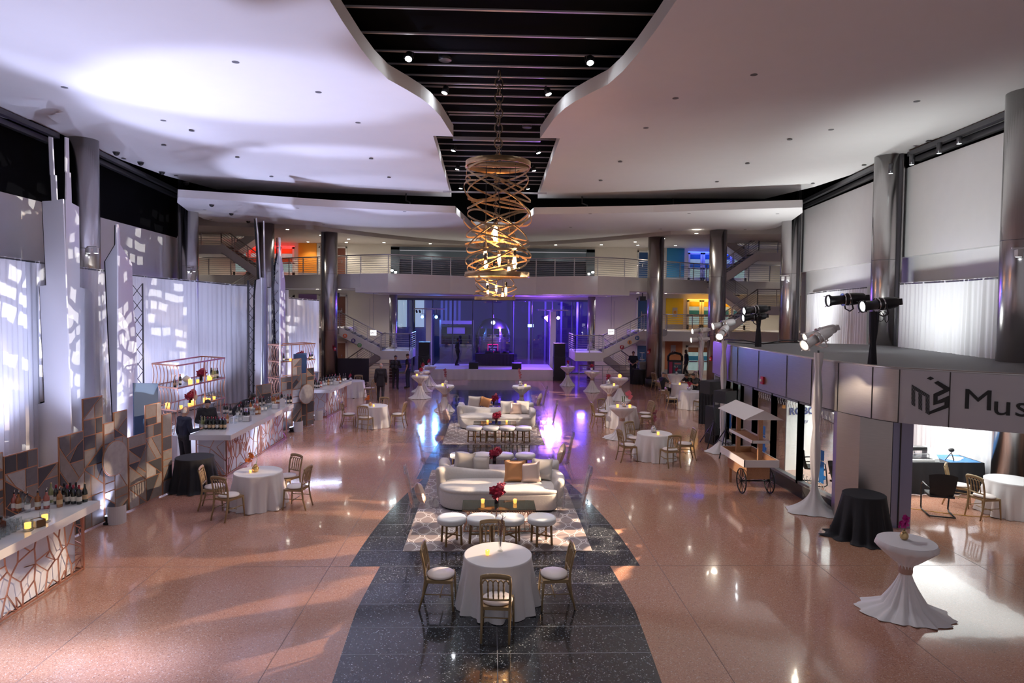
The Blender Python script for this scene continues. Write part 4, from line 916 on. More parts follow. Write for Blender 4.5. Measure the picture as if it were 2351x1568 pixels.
# ------------------------------------------------------------- mosaic skyline screens
TILES = [M('mosaic_charcoal', (.05, .05, .058), .55, var=.25, vs=14), M('mosaic_slate', (.13, .125, .135), .5, var=.25, vs=12), M('mosaic_marble', (.36, .34, .34), .45, var=.3, vs=9), M('mosaic_taupe', (.22, .195, .185), .5, var=.3, vs=10)]
COPPER = M('copper_strip', (.5, .26, .16), .45, .6)
def clip(poly, p, n):
    out = []
    for a, b in zip(poly, poly[1:]+poly[:1]):
        da, db = (a[0]-p[0])*n[0]+(a[1]-p[1])*n[1], (b[0]-p[0])*n[0]+(b[1]-p[1])*n[1]
        if da >= 0: out.append(a)
        if (da >= 0) != (db >= 0): f = da/(da-db); out.append((a[0]+(b[0]-a[0])*f, a[1]+(b[1]-a[1])*f))
    return out
def parea(P): return .5*sum(a[0]*b[1]-b[0]*a[1] for a, b in zip(P, P[1:]+P[:1]))
def shatter(poly, R, gap, lim, depth=0):
    A = abs(parea(poly))
    if A < lim*R.uniform(.6, 1.7) or depth > 7: return [poly]
    xs = [p[0] for p in poly]; zs = [p[1] for p in poly]; w, h = max(xs)-min(xs), max(zs)-min(zs)
    k = R.random()
    if k < .62: n = (1, 0) if w > h*R.uniform(.7, 1.3) else (0, 1)
    else: a = R.choice((.6, .9, -.6, -.9, 2.1, -2.2)); n = (cos(a), sin(a))
    c = (min(xs)+w*R.uniform(.3, .7), min(zs)+h*R.uniform(.3, .7)); g = gap/2
    A_ = clip(poly, (c[0]+n[0]*g, c[1]+n[1]*g), n); B_ = clip(poly, (c[0]-n[0]*g, c[1]-n[1]*g), (-n[0], -n[1]))
    return [q for P in (A_, B_) if len(P) > 2 for q in shatter(P, R, gap, lim, depth+1)]
def board(t, a, b, z1, seed, th=.022, z0=.03, lim=.1):
    """one mosaic board from floor point a to b"""
    a, b = V((*a, 0)), V((*b, 0)); d = b-a; w = d.length; d.normalize(); n = V((-d.y, d.x, 0)); n = n if n.x > 0 else -n
    R = random.Random(seed); mb = MB(); P = lambda s_, z, o: a+d*s_+V((0, 0, z))+n*o
    mb.slab([P(0, z0, 0), P(w, z0, 0), P(w, z1, 0), P(0, z1, 0)], -n*th, 0)
    e = .018
    for q in shatter([(e, z0+e), (w-e, z0+e), (w-e, z1-e), (e, z1-e)], R, .022, lim):
        if abs(parea(q)) < .002: continue
        m = R.choice((1, 1, 2, 2, 3, 4, 4)); mb.slab([P(x, z, .0015) for x, z in q], n*.004, m)
    return mb.build('mosaic_board', [COPPER]+TILES, t)
def disc(t, c, d, n, r, seed):
    mb = MB(); c = V(c); d = V(d); up = V((0, 0, 1)); n = V(n)
    for rr, o, m in ((r, 0, 0), (r*.95, .012, 1)):
        mb.slab([c+(d*cos(2*pi*i/40)+up*sin(2*pi*i/40))*rr+n*o for i in range(40)], n*.015, m)
    return mb.build('round_board', [COPPER, TILES[2]], t)
def screen(label, spec, c0, c1, dsc=None, seed=5):
    t = thing('mosaic_screen', label, 'screen'); L_ = V((c1[0]-c0[0], c1[1]-c0[1]))
    for i, (f0, f1, z1, o) in enumerate(spec):
        nn = V((L_.y, -L_.x)).normalized(); nn = nn if nn.x > 0 else -nn
        p0 = V(c0)+L_*f0+nn*o; p1 = V(c0)+L_*f1+nn*o; board(t, (p0.x, p0.y), (p1.x, p1.y), z1, seed*31+i)
    if dsc:
        nn = V((L_.y, -L_.x, 0)).normalized(); nn = nn if nn.x > 0 else -nn; p = V(c0)+L_*dsc[0]
        disc(t, (p.x+nn.x*.1, p.y+nn.y*.1, dsc[1]), V((L_.x, L_.y, 0)).normalized(), nn, dsc[2], 3)
    return t
# board edges measured along the run from the near end to the far end
def along(u, c0, c1):
    c0, c1 = V((*c0, 0)), V((*c1, 0)); d = c1-c0; rr = ray(u, 700); e = EYE; A = rr.x*d.y-rr.y*d.x; tt = ((c0.x-e.x)*d.y-(c0.y-e.y)*d.x)/A
    q = e+rr*tt; return (q-c0).dot(d)/d.dot(d), tt
def spec_from(us, c0, c1):
    out = []
    for u0, u1, vt in us:
        f0, t0 = along(u0, c0, c1); f1, t1 = along(u1, c0, c1); um = (u0+u1)/2; fm, tm = along(um, c0, c1); z = (EYE+ray(um, vt)*tm).z; out.append((f0, f1, z))
    return out
C0, C1 = (-8.25, 9.8), (-7.55, 15.2)
sp_ = spec_from([(-90, 0, 1052), (0, 79, 1041), (79.5, 127.5, 1071), (128, 186, 998), (186.5, 232, 913), (232.5, 257, 972), (257.5, 289, 945), (289.5, 330, 1001), (330.5, 368, 928), (368.5, 390, 951)], C0, C1)
screen('near mosaic skyline screen of grey panels with copper lines, beside the near bar', [(a, b, z, .015*(i % 2)) for i, (a, b, z) in enumerate(sp_)], C0, C1, (along(248, C0, C1)[0], 1.27, .36), 5)
D0, D1 = (-7.6, 21.6), (-6.55, 23.7)
sp_ = spec_from([(588, 622, 883), (622.5, 645, 903), (645.5, 669, 866), (669.5, 691, 824), (691.5, 703, 858), (703.5, 720, 845)], D0, D1)
screen('far mosaic skyline screen of grey panels between the middle and far bars', [(a, b, z, .015*(i % 2)) for i, (a, b, z) in enumerate(sp_)], D0, D1, (along(698, D0, D1)[0], 1.2, .36), 9)
BLUB = M('blue_board', (.06, .13, .3), .5)
p0, p1 = atz(364, 1128), atz(380, 1118)
tag(MB().slab([(-8.35, 15.1, 0), (-8.0, 15.5, 0), (-8.0, 15.5, 2.5), (-8.35, 15.1, 2.56)], (-.05, .05, 0)).build('standing_board', BLUB), 'plain blue board standing behind the right end of the near mosaic screen', 'panel')
tag(MB().slab([(-7.15, 23.3, 0), (-6.85, 23.8, 0), (-6.85, 23.8, 2.62), (-7.15, 23.3, 2.62)], (-.05, .05, 0)).build('standing_board', BLUB), 'plain blue board standing behind the far mosaic screen', 'panel')
# half round white shields hiding uplights
SHW = M('shield_white', (.62, .61, .62), .5); LED = M('uplight_lens', (.6, .7, 1), .3, emis=18, ecol=(.55, .62, 1))
def shield(x, y, rz, label, h=.36, r=.17):
    t = thing('light_shield', label, 'light shield', (x, y, 0), rz); n = 16
    o = [(r*cos(pi*i/n), r*sin(pi*i/n)) for i in range(n+1)]; mb = MB()
    mb.prism(o+[(p[0]*.95, p[1]*.95) for p in o[::-1]], 0, h).build('curved_shield', SHW, t)
    return t
def uplight(x, y, label, to, power=60, col=(.6, .66, 1), ang=70):
    t = thing('uplight', label, 'uplight', (x, y, 0)); 
    MB().box((0, 0, .02), (.16, .16, .04)).build('base', BLK, t); MB().cyl((0, 0, .04), (-.02, 0, .17), .07, n=16).build('housing', BLK, t); MB().cyl((-.02, 0, .17), (-.0205, 0, .174), .06, n=16).build('lens', LED, t)
    spot('uplight_beam', (x-.02, y, .2), to, power, col, ang, .6, .05)
    return t
shield(-7.6, 13.05, -2.5, 'half round white light shield before the near mosaic disc'); shield(-6.78, 22.45, -2.5, 'half round white light shield before the far mosaic disc'); shield(-6.68, 24.75, -2.5, 'half round white light shield at the far bar corner')
uplight(-7.7, 12.98, 'small uplight behind the shield at the near mosaic disc', (-8.1, 13.2, 3), 110, ang=75)
uplight(-6.95, 22.35, 'small uplight behind the shield at the far mosaic disc', (-7.2, 22.6, 3), 90)
uplight(-6.85, 24.7, 'small uplight behind the shield at the far bar corner', (-7.0, 25, 3), 30)
uplight(-7.9, 15.75, 'glowing uplight on floor beside the black-draped table', (-9.4, 15.6, 4.2), 240)
uplight(-9.2, 14.0, 'hidden floor uplight behind the near mosaic screen', (-11.0, 15.5, 4.0), 700)
uplight(-9.3, 17.3, 'floor uplight under the pointed tower cutout', (-10.8, 18.6, 3.6), 500)
uplight(-8.7, 24.5, 'floor uplight under the slim antenna cutout', (-9.6, 26.3, 3.5), 420)
uplight(-8.4, 26.2, 'floor uplight under the slim pointed cutout', (-9.2, 28.2, 3.5), 380)
uplight(-8.1, 30.3, 'floor uplight at the foot of the leaning white drape', (-8.6, 31.1, 3), 120)
uplight(-9.6, 19.9, 'floor uplight behind the copper bar shelf', (-12.3, 22, 3), 600)
# ------------------------------------------------------------- bars
BARW = M('bar_white_gloss', (.78, .78, .8), .12, coat=.3); BARP = M('bar_backlit_panel', (.75, .77, .85), .4); CUB = M('rose_copper_bar', (.62, .33, .24), .3, .85)
def lattice(t, o, d, w, h, n, seed, th=.02, name='lattice_panel'):
    """copper web over a rectangle w x h starting at o and running along d"""
    R = random.Random(seed); o = V(o); d = V(d).normalized(); up = V((0, 0, 1)); nn = d.cross(up); mb = MB(); S_ = [(R.uniform(0, w), R.uniform(0, h)) for _ in range(n)]
    seen = set()
    for i, s_ in enumerate(S_):
        P = [(0, 0), (w, 0), (w, h), (0, h)]
        for j, q in enumerate(S_):
            if i != j:
                c = ((s_[0]+q[0])/2, (s_[1]+q[1])/2); P = clip(P, c, (s_[0]-q[0], (s_[1]-q[1])*.55))
                if len(P) < 3: break
        for a, b in zip(P, P[1:]+P[:1]):
            k = tuple(sorted(((round(a[0], 2), round(a[1], 2)), (round(b[0], 2), round(b[1], 2)))))
            if k in seen or hypot(a[0]-b[0], a[1]-b[1]) < .02: continue
            seen.add(k)
            if (a[0] < .001 and b[0] < .001) or (a[0] > w-.001 and b[0] > w-.001): continue
            mb.bar(o+d*a[0]+up*a[1], o+d*b[0]+up*b[1], th*.55, th, up=nn)
        if R.random() < .55 and len(P) > 3:
            for a in P[:2]: mb.bar(o+d*s_[0]+up*s_[1], o+d*a[0]+up*a[1], th*.5, th*.9, up=nn)
    for a, b in (((0, 0), (w, 0)), ((w, 0), (w, h)), ((w, h), (0, h)), ((0, h), (0, 0))): mb.bar(o+d*a[0]+up*a[1], o+d*b[0]+up*b[1], th*1.3, th*1.3, up=nn)
    return mb.build(name, CUB, t)
def bar(label, x0, x1, y0, y1, rz, panels, end, seed, z=1.1, ov=.18):
    """local frame: front face on +x, running along y"""
    t = thing('cocktail_bar', label, 'bar'); 
    MB().bb((x0, y0, z-.13), (x1+ov, y1, z)).build('counter_top', BARW, t)
    i0, i1 = y0+ov, y1-ov
    MB().bb((x0+.1, i0+.08, .02), (x1-.08, i1-.08, z-.13)).build('bar_body', BARP, t)
    n = panels; L_ = (i1-i0)/n
    for i in range(n): lattice(t, (x1, i0+L_*i+.015, .03), (0, 1, 0), L_-.03, z-.17, 26 if L_ > 1.6 else 18, seed+i)
    lattice(t, (x0+.1, i0, .03), (1, 0, 0), x1-x0-.1, z-.17, 9, seed+11, name='end_lattice_panel'); lattice(t, (x0+.1, i1, .03), (1, 0, 0), x1-x0-.1, z-.17, 9, seed+12, name='end_lattice_panel')
    for yy in [i0+L_*i for i in range(n+1)]:
        for xx in (x1, x0+.1): MB().bar((xx, yy, 0), (xx, yy, z-.13), .035).build('post', CUB, t)
    area('bar_led', (x1-.03, (y0+y1)/2, z-.14), (x1-.09, (y0+y1)/2, 0), 15*(y1-y0), (.6, .7, 1), .03, (y1-y0)*.92)
    return t
bar('near white bar with rose copper lattice, cut off by the left edge', -7.5, -6.83, 4.8, 10.92, 0, 3, True, 3)
bar('middle white bar with rose copper lattice and many bottles', -7.68, -6.83, 16.36, 21.55, 0, 2, True, 8)
fb = bar('far white bar with rose copper lattice near the black screen', -.72, 0, 0, 3.0, 0, 1, True, 15); fb.location = (-6.5, 25.1, 0); fb.rotation_euler.z = -.06
for o in [q for q in COL.objects if q.name.startswith('bar_led')][2:]: bpy.data.objects.remove(o)
spot('bar_led', (-6.35, 26.6, .95), (-6.5, 26.6, .3), 14, (.6, .7, 1), 150, .9, .05)

# ------------------------------------------------------------- bottles
def gm(n, c): return M(n, c, .08, spec=.6, coat=.4)
def botmat(n, c, tr=.0): return M(n, c, .08, spec=.7, coat=.5, trans=tr)
LBL = M('cream_label', (.75, .7, .6), .6); LBLW = M('white_label', (.8, .8, .8), .6); LBLT = M('tan_label', (.6, .4, .22), .6)
BOT = {}
def botproto(kind):
    t = thing('bottle', 'x', 'bottle')
    W = [(.0, .0), (.037, .0), (.038, .01), (.038, .19), (.034, .215), (.016, .245), (.0145, .3), (.015, .312), (0, .312)]
    Bg = [(.0, .0), (.041, .0), (.042, .01), (.042, .13), (.036, .18), (.018, .24), (.0145, .27), (.0145, .3), (0, .3)]
    Sp = [(.0, .0), (.04, 0), (.042, .01), (.042, .17), (.036, .2), (.016, .225), (.014, .27), (0, .27)]
    pr, gl, lab, top = {'red': (W, botmat('dark_wine_glass', (.008, .01, .012)), LBL, ('capsule', M('wine_red_foil', (.3, .01, .03), .35))), 'black': (W, MATS.get('dark_wine_glass') or botmat('dark_wine_glass', (.008, .01, .012)), LBL, ('capsule', M('black_foil', (.01, .01, .012), .35))),
      'burg': (Bg, botmat('dark_green_glass', (.012, .02, .012)), LBLT, ('cork', M('cork', (.6, .38, .22), .7))), 'white': (W, botmat('pale_wine_glass', (.3, .32, .14)), LBL, ('cork', M('cork', (.6, .38, .22), .7))),
      'whisky': (Sp, botmat('whisky', (.3, .09, .02)), LBL, ('pourer', CHROME)), 'clear': (Sp, GLS, LBLW, ('pourer', CHROME)), 'rose': (Sp, botmat('rose_spirit', (.4, .1, .08)), LBLW, ('pourer', CHROME)), 'amber': (Sp, botmat('amber_spirit', (.35, .14, .05)), LBLT, ('pourer', CHROME))}[kind]
    MB().lathe(pr, n=14).build('bottle_body', gl, t)
    r = pr[2][0]; MB().lathe([(r+.0012, .05), (r+.0012, .125)], n=14, cap=False).build('paper_label', lab, t)
    zt_ = pr[-1][1]
    if top[0] == 'pourer': MB().cyl((0, 0, zt_), (0, 0, zt_+.02), .014, n=8, mat=1).cyl((0, 0, zt_+.02), (.012, 0, zt_+.07), .008, .004, 8).build('pour_spout', [top[1], BLK], t)
    elif top[0] == 'cork': MB().cyl((0, 0, zt_-.01), (0, 0, zt_+.02), .011, n=8).build('cork_stopper', top[1], t)
    else: MB().lathe([(.0165, zt_-.055), (.0165, zt_+.002), (0, zt_+.003)], n=10).build('foil_capsule', top[1], t)
    return t
def bottle(kind, x, y, z, label, group, s=1., sc=None):
    if kind not in BOT:
        BOT[kind] = botproto(kind); o = BOT[kind]; o.location = (x, y, z); o['label'] = label
    else: o = dup(BOT[kind], (x, y, z), rnd.uniform(0, .4)+(pi if False else 0), label)
    if s != 1: o.scale = (s,)*3
    elif 'scale' and o is not BOT[kind]: o.scale = (1, 1, 1)
    if group: o['group'] = group
    return o
ZB = 1.101
def bpx(lst, group, fmt, s=1.0):
    for i, (u, v, kd, lab) in enumerate(lst):
        p = atz(u, v, ZB); bottle(kd, p.x, p.y, ZB, lab if lab else fmt, group, s)
near = [(195, 1152, 'burg', 'green wine bottle with tan label, rightmost on the near bar'), (182, 1157, 'red', 'red capped wine bottle second from right in the front row of the near bar'), (169, 1156.5, 'red', 'red capped wine bottle third from right in the front row of the near bar'), (155, 1156.7, 'red', 'red capped wine bottle fourth from right in the front row of the near bar'),
 (175, 1150, 'black', 'black capped wine bottle rightmost of the back row on near bar'), (162, 1151, 'black', 'black capped wine bottle second from right of the back row on near bar'), (148, 1152, 'black', 'black capped wine bottle third from right of the back row on near bar'), (129, 1156, 'red', 'wine bottle half hidden behind the bourbon bottle on near bar'), (118, 1153, 'white', 'pale corked wine bottle at the back of the near bar'),
 (137, 1163.5, 'amber', 'amber bourbon bottle with white labels standing forward on the near bar'), (107, 1167, 'rose', 'spirit bottle with white label and pourer left of the bourbon'), (87, 1169, 'whisky', 'whisky bottle with cream label and red band on near bar')]
bpx(near, None, '', 1.0)
for i, (u, v, kd) in enumerate(((33, 1172, 'rose'), (43, 1173, 'whisky'), (53, 1171, 'clear'), (63, 1175, 'clear'))):
    bpx([(u, v, kd, 'spirit bottle with steel pourer behind the glasses on the near bar, %s of four' % ('leftmost', 'second', 'third', 'rightmost')[i])], None, '')
def glassware(x, y, z, label, kind, group, s=1.):
    k = 'G'+kind
    if k not in BOT:
        t = BOT[k] = thing('drinking_glass', label, 'glass', (x, y, z), 0, group)
        if kind == 'wine': MB().lathe([(.033, 0), (.03, .003), (.005, .006), (.004, .08), (.02, .095), (.036, .13), (.034, .185), (.032, .185), (.034, .13), (.0, .097)], n=14).build('glass_body', GLS, t)
        else: MB().lathe([(.034, 0), (.04, .095), (.037, .095), (.031, .012), (0, .012)], n=12).build('glass_body', GLS, t)
        return t
    return dup(BOT[k], (x, y, z), 0, label, group, s)
for i in range(9):
    for j in range(5):
        x, y = -7.36+.095*j+rnd.uniform(-.012, .012), 9.02+.098*i+rnd.uniform(-.01, .01)
        if j > 2 and i > 6: continue
        glassware(x, y, ZB, 'clear rocks glass in the dense block of glasses on the near bar', 'rocks', 'rocks glasses on the near bar')
def lantern(x, y, z, label, s=1.):
    t = thing('candle_holder', label, 'candle', (x, y, z))
    MB().lathe([(.07, 0), (.075, .008), (.02, .018), (.055, .03), (.068, .1), (.066, .17), (.063, .17), (.065, .1), (.05, .036), (0, .03)], n=20).build('glass_holder', GLS, t)
    MB().lathe([(.042, .034), (.043, .115), (.03, .112), (0, .108)], n=16).build('wax_candle', M('lit_wax', (1, .55, .12), .5, emis=2.2, ecol=(1, .5, .1)), t)
    if s != 1: t.scale = (s,)*3
    return t
p = atz(64, 1218, ZB); lantern(p.x, p.y, ZB, 'glowing candle in a footed glass at the front of the near bar'); p = atz(103, 1199, ZB); lantern(p.x, p.y, ZB, 'glowing candle in a tall glass behind the napkin box on near bar')
def napbox(x, y, z, rz, label, m=None, sz=(.16, .12, .11)):
    t = thing('napkin_box', label, 'box', (x, y, z), rz); w, d, h = sz
    MB().bb((-w/2, -d/2, 0), (w/2, d/2, .008)).bb((-w/2, d/2-.008, 0), (w/2, d/2, h)).bb((-w/2, -d/2, 0), (-w/2+.008, d/2, h)).bb((w/2-.008, -d/2, 0), (w/2, d/2, h)).build('tray', m or M('grey_box', (.3, .3, .31), .5), t)
    MB().bb((-w/2+.012, -d/2-.01, .01), (w/2-.012, d/2-.012, h*.92)).build('napkin_stack', M('paper_napkin', (.8, .79, .77), .8), t)
p = atz(88, 1208, ZB); napbox(p.x, p.y, ZB, -.5, 'metal napkin box with white napkins between the near bar candles', M('brown_metal_box', (.2, .12, .06), .35, .5))
t = thing('liqueur_bottle', 'square amber liqueur bottle with cream label at the left edge of the near bar', 'bottle', tuple(atz(3, 1222, ZB)), -.5)
MB().box((0, 0, .08), (.12, .07, .16)).lathe([(.05, .16), (.02, .18), (.018, .21), (0, .212)], n=12).build('bottle_body', botmat('dark_liqueur', (.06, .018, .01)), t); MB().box((0, -.037, .085), (.09, .002, .09)).build('paper_label', LBL, t); MB().cyl((0, 0, .205), (0, 0, .235), .024, n=12).build('stopper', BLK, t)
mid = []
for i, u in enumerate((473, 481, 490, 499, 508, 516)): mid.append((u, 985.5, 'burg' if i % 3 else 'black', None))
for i, u in enumerate((461, 477, 486, 495, 503, 511, 517)): mid.append((u, 983+.2*i, 'red' if i != 0 else 'clear', None))
for u, v in ((464, 985), (470, 984)): mid.append((u, v, 'white', None))
bpx(mid, 'wine bottles at the near corner of the middle bar', 'wine bottle in the tight cluster at the near corner of the middle bar')
sp2 = [(522, 971.5, 'amber'), (531, 971.5, 'clear'), (541, 971.5, 'clear'), (551, 968, 'clear'), (559, 963.5, 'black'), (565, 963.5, 'red'), (571, 962, 'black'), (589, 951.5, 'whisky'), (595.5, 951, 'amber'), (601.5, 944.5, 'clear'), (609.5, 943.5, 'clear'), (583, 935, 'red'), (590, 935, 'rose'), (597, 932, 'red'), (605, 931, 'red'), (553, 945, 'red'), (564, 946, 'clear'), (569, 945.5, 'clear'), (575, 943, 'whisky'), (580, 942, 'clear'), (585, 945, 'rose'), (515, 950, 'red'), (521, 950, 'red'), (529, 952, 'black'), (545, 957, 'clear'), (549, 953, 'red'), (616, 935, 'clear'), (621, 934, 'clear'), (626, 930, 'whisky'), (630.5, 929, 'amber'), (634, 926, 'rose'), (639, 926, 'whisky'), (633, 918, 'clear'), (640, 917, 'clear')]
bpx([(u, v, k_, None) for u, v, k_ in sp2], 'spirit bottles along the middle bar', 'spirit or wine bottle standing in the loose line along the middle bar')
bpx([(653, 926.5, 'clear', None), (661, 926.3, 'red', None), (667.5, 925.3, 'red', None), (647, 921, 'red', None)], 'bottles at the far end of the middle bar', 'bottle in the small group at the far end of the middle bar')
for i in range(9):
    p = atz(612+i*1.8, 938-i*1.0+(i % 2)*3, ZB); glassware(p.x, p.y, ZB, 'clear rocks glass stacked beside the spirit bottles on the middle bar', 'rocks', 'rocks glasses on the middle bar')
def boxcard(u, v, lab, sz=(.2, .14, .15)):
    p = atz(u, v, ZB); napbox(p.x, p.y, ZB, -.1, lab, None, sz)
boxcard(567, 967, 'grey napkin box on the near half of the middle bar'); boxcard(633, 938, 'grey napkin box on the far half of the middle bar')
p = atz(648, 934, ZB); tag(MB().box((0, 0, .13), (.16, .012, .26)).build('menu_card', LBLW, None, (p.x, p.y, ZB), .15), 'white menu card standing near the far end of the middle bar', 'menu')
p = atz(503, 957, ZB); t = thing('serving_tub', 'wide white ice tub before the bartender with moustache', 'tub', (p.x-.25, p.y, 1.101)); MB().lathe([(.2, 0), (.26, .12), (.27, .12), (.25, .12), (.19, .01)], n=28).build('tub_bowl', M('tub_metal', (.75, .75, .72), .3, .5), t); MB().lathe([(0, .1), (.245, .1)], n=28, cap=False).build('ice', M('ice', (.75, .75, .72), .3, bump=1, bs=50), t)
p = atz(578, 952, ZB); t = thing('ice_bucket', 'clear ice bucket among the middle bar bottles', 'bucket', (p.x, p.y, ZB)); MB().lathe([(.07, 0), (.09, .18), (.085, .18), (.066, .01)], n=18).build('bucket_body', GLS, t)
def dispenser(x, y, z, label, s=1.):
    t = thing('drink_dispenser', label, 'dispenser', (x, y, z)); MB().lathe([(.11, 0), (.12, .02), (.14, .42), (.15, .44), (.15, .46), (.14, .46), (.11, .03)], n=24).build('clear_tank', clear('frosted_tank', (.8, .86, .95), .35, .25), t); MB().lathe([(.155, .45), (.155, .48), (.05, .5), (0, .5)], n=24).build('lid', CHROME, t); MB().cyl((.13, 0, .06), (.19, 0, .06), .015).build('tap', CHROME, t); MB().cyl((0, 0, -z), (0, 0, 0), .2, n=20).build('stand', BARW, t)
    t.scale = (s, s, 1)
dispenser(-8.6, 19.6, .95, 'tall clear drink dispenser behind the middle bar', 1.15); dispenser(-7.6, 27.6, 1.05, 'clear drink dispenser behind the far bar', 1.1)
farl = [(722, 889, 'black'), (727, 890, 'red'), (732, 889.5, 'black'), (737, 888, 'rose'), (743, 885, 'clear'), (748, 884, 'clear'), (754, 883, 'amber'), (760, 883, 'clear'), (765, 882, 'clear'), (768, 878, 'clear'), (775, 880, 'whisky'), (781, 879, 'whisky'), (788, 875, 'clear'), (793, 874, 'clear'), (757, 876, 'red'), (763, 875, 'red'), (770, 874, 'red'), (725, 884, 'red'), (735, 881, 'black'), (742, 880, 'clear'), (749, 878, 'red'), (779, 874, 'rose')]
bpx([(u, v+1, k_, None) for u, v, k_ in farl], 'bottles on the far bar', 'bottle in the crowded row on the far bar')
p = atz(771, 882, ZB); napbox(p.x+.05, p.y-.15, ZB, -.1, 'grey napkin box on the far bar', None, (.2, .14, .15))
# ------------------------------------------------------------- copper back bar shelf
def backbar(label, c, e1, e2, levels, name='back_bar'):
    """c = near front corner, e1 = far front end, e2 = near back end (floor points)"""
    t = thing(name, label, 'shelf'); c, e1, e2 = [V((*q, 0)) for q in (c, e1, e2)]; d1, d2 = e1-c, e2-c; up = V((0, 0, 1))
    cs = [c, e1, e1+d2, e2]
    for z in levels:
        q = MB()
        for a, b in zip(cs, cs[1:]+cs[:1]): q.bar(a+up*z, b+up*z, .03, .04, up=(0, 0, 1))
        q.build('shelf_frame', CUB, t)
        if z < levels[-1]: MB().slab([p+up*(z-.005) for p in cs], up*.012).build('glass_shelf', clear('shelf_glass', (.9, .92, .95), .12), t)
    zs = [.75]+list(levels)
    for z0, z1 in zip(zs, zs[1:]):
        for base, dv, n, nm in ((c, d2, 8, (-d1).normalized()), (e1, d2, 8, d1.normalized())):
            for i in range(n):
                p = base+dv*(i/(n-1)); MB().tube([p+up*(z0+(z1-z0)*k/8)-nm*.09*sin(pi*k/8) for k in range(9)], .012, 5).build('curved_rib', CUB, t)
        for f in (.33, .55): MB().bar(c+d1*f+up*z0, c+d1*f+up*z1, .022).build('upright', CUB, t)
    MB().slab([p+up*.0 for p in cs], up*.72).build('cabinet', BARW, t); return t
BC, BE1, BE2 = (-8.78, 18.04), (-8.55, 20.7), (-9.74, 18.6)
backbar('copper framed back bar shelf with curved ribs, lit candles and bottles', BC, BE1, BE2, (1.42, 2.05, 2.68))
backbar('far copper framed shelf peeking over the far mosaic screen', (-8.3, 25.2), (-7.3, 26.6), (-8.9, 25.7), (1.5, 2.15, 2.8))
def onsh(f1, f2, z): p = V(BC)+(V(BE1)-V(BC))*f1+(V(BE2)-V(BC))*f2; return p.x, p.y, z
def pillar(x, y, z, label, s=1.):
    t = thing('pillar_candle', label, 'candle', (x, y, z)); MB().lathe([(.045, 0), (.045, .1), (.03, .098), (0, .095)], n=14).build('wax_candle', MATS['lit_wax'], t); MB().lathe([(.006, .098), (.009, .11), (0, .135)], n=8).build('flame', FLAME, t)
    if s != 1: t.scale = (s,)*3
for z, f, g, lab in ((2.06, .35, .2, 'pillar candle left of centre on the upper shelf'), (2.06, .72, .15, 'pillar candle right of centre on the upper shelf'), (1.43, .1, .6, 'pillar candle at the left of the lower shelf'), (1.43, .38, .15, 'pillar candle in the middle of the lower shelf'), (1.43, .6, .1, 'pillar candle right of the upright on the lower shelf')): pillar(*onsh(f, g, z), lab, 1.25)
for z, f, g, lab in ((2.06, .45, .1, 'votive on the upper copper shelf'), (2.06, .7, .05, 'votive by the right pillar candle of the upper shelf'), (1.43, .12, .1, 'votive at the left end of the lower copper shelf'), (1.43, .28, .1, 'votive left of the middle candle on the lower shelf'), (1.43, .66, .05, 'votive by the right candle on the lower shelf'), (1.43, .8, .1, 'votive near the wine glasses on the lower shelf')): votive(*onsh(f, g, z), lab, s=1.3)
bouquet(*onsh(.62, .3, 2.06), 'red orchids on the upper copper shelf', 11); bouquet(*onsh(.42, .35, 1.43), 'red orchids on the lower copper shelf', 12)
for i, (z, f, g, k_) in enumerate(((2.06, .83, .2, 'white'), (2.06, .88, .2, 'white'), (2.06, .93, .2, 'red'), (2.06, .9, .4, 'black'), (2.06, .05, .2, 'burg'), (2.06, .12, .3, 'clear'), (2.06, .2, .3, 'red'))): bottle(k_, *onsh(f, g, z), 'bottle on the upper copper shelf, %s' % ('fourth from the right', 'third from the right', 'rightmost', 'behind the right three', 'at the left corner', 'second from left', 'third from left')[i], None)
for i, (f, g, k_) in enumerate(((.05, .3, 'clear'), (.12, .25, 'white'), (.2, .2, 'white'), (.26, .2, 'red'))): bottle(k_, *onsh(f, g, .735), 'bottle on the white cabinet under the copper shelf, %s' % ('leftmost', 'second from left', 'third from left', 'fourth from left')[i], None)
for i in range(10): glassware(*onsh(.74+.05*(i//2), .15+.25*(i % 2), 1.43), 'wine glass in the row at right on the lower copper shelf', 'wine', 'wine glasses on the lower copper shelf')
for z, f, h, lab in ((2.06, .42, .2, 'frosted egg-shaped lamp on the upper copper shelf'), (1.43, .56, .32, 'frosted lidded jar on the lower copper shelf')):
    t = thing('glass_jar', lab, 'jar', onsh(f, .5, z)); MB().lathe([(.05, 0), (.11, h*.3), (.12, h*.5), (.07, h*.8), (.03, h*.9), (.0, h)], n=20).build('jar_body', M('frosted_white', (.75, .73, .68), .5), t)
    if h > .3: MB().sph((0, 0, h+.03), .04).build('lid_knob', MATS['frosted_white'], t)
bouquet(-7.75, 26.0, 2.16, 'red orchids on the far copper shelf', 13)
for i, (x, y, k_) in enumerate(((-7.45, 26.35, 'burg'), (-7.4, 26.5, 'black'), (-8.2, 25.4, 'red'))): bottle(k_, x, y, 2.16, 'bottle on the far copper shelf, %s' % ('second from right', 'rightmost', 'leftmost')[i], None)
for x, y, z, l in ((-8.0, 25.6, 2.16, 'votive left of red orchids on the far shelf'), (-7.6, 26.2, 2.16, 'votive right of red orchids on the far shelf'), (-7.9, 25.8, 1.51, 'votive on the lower tier of the far shelf')): votive(x, y, z, l, s=1.4)
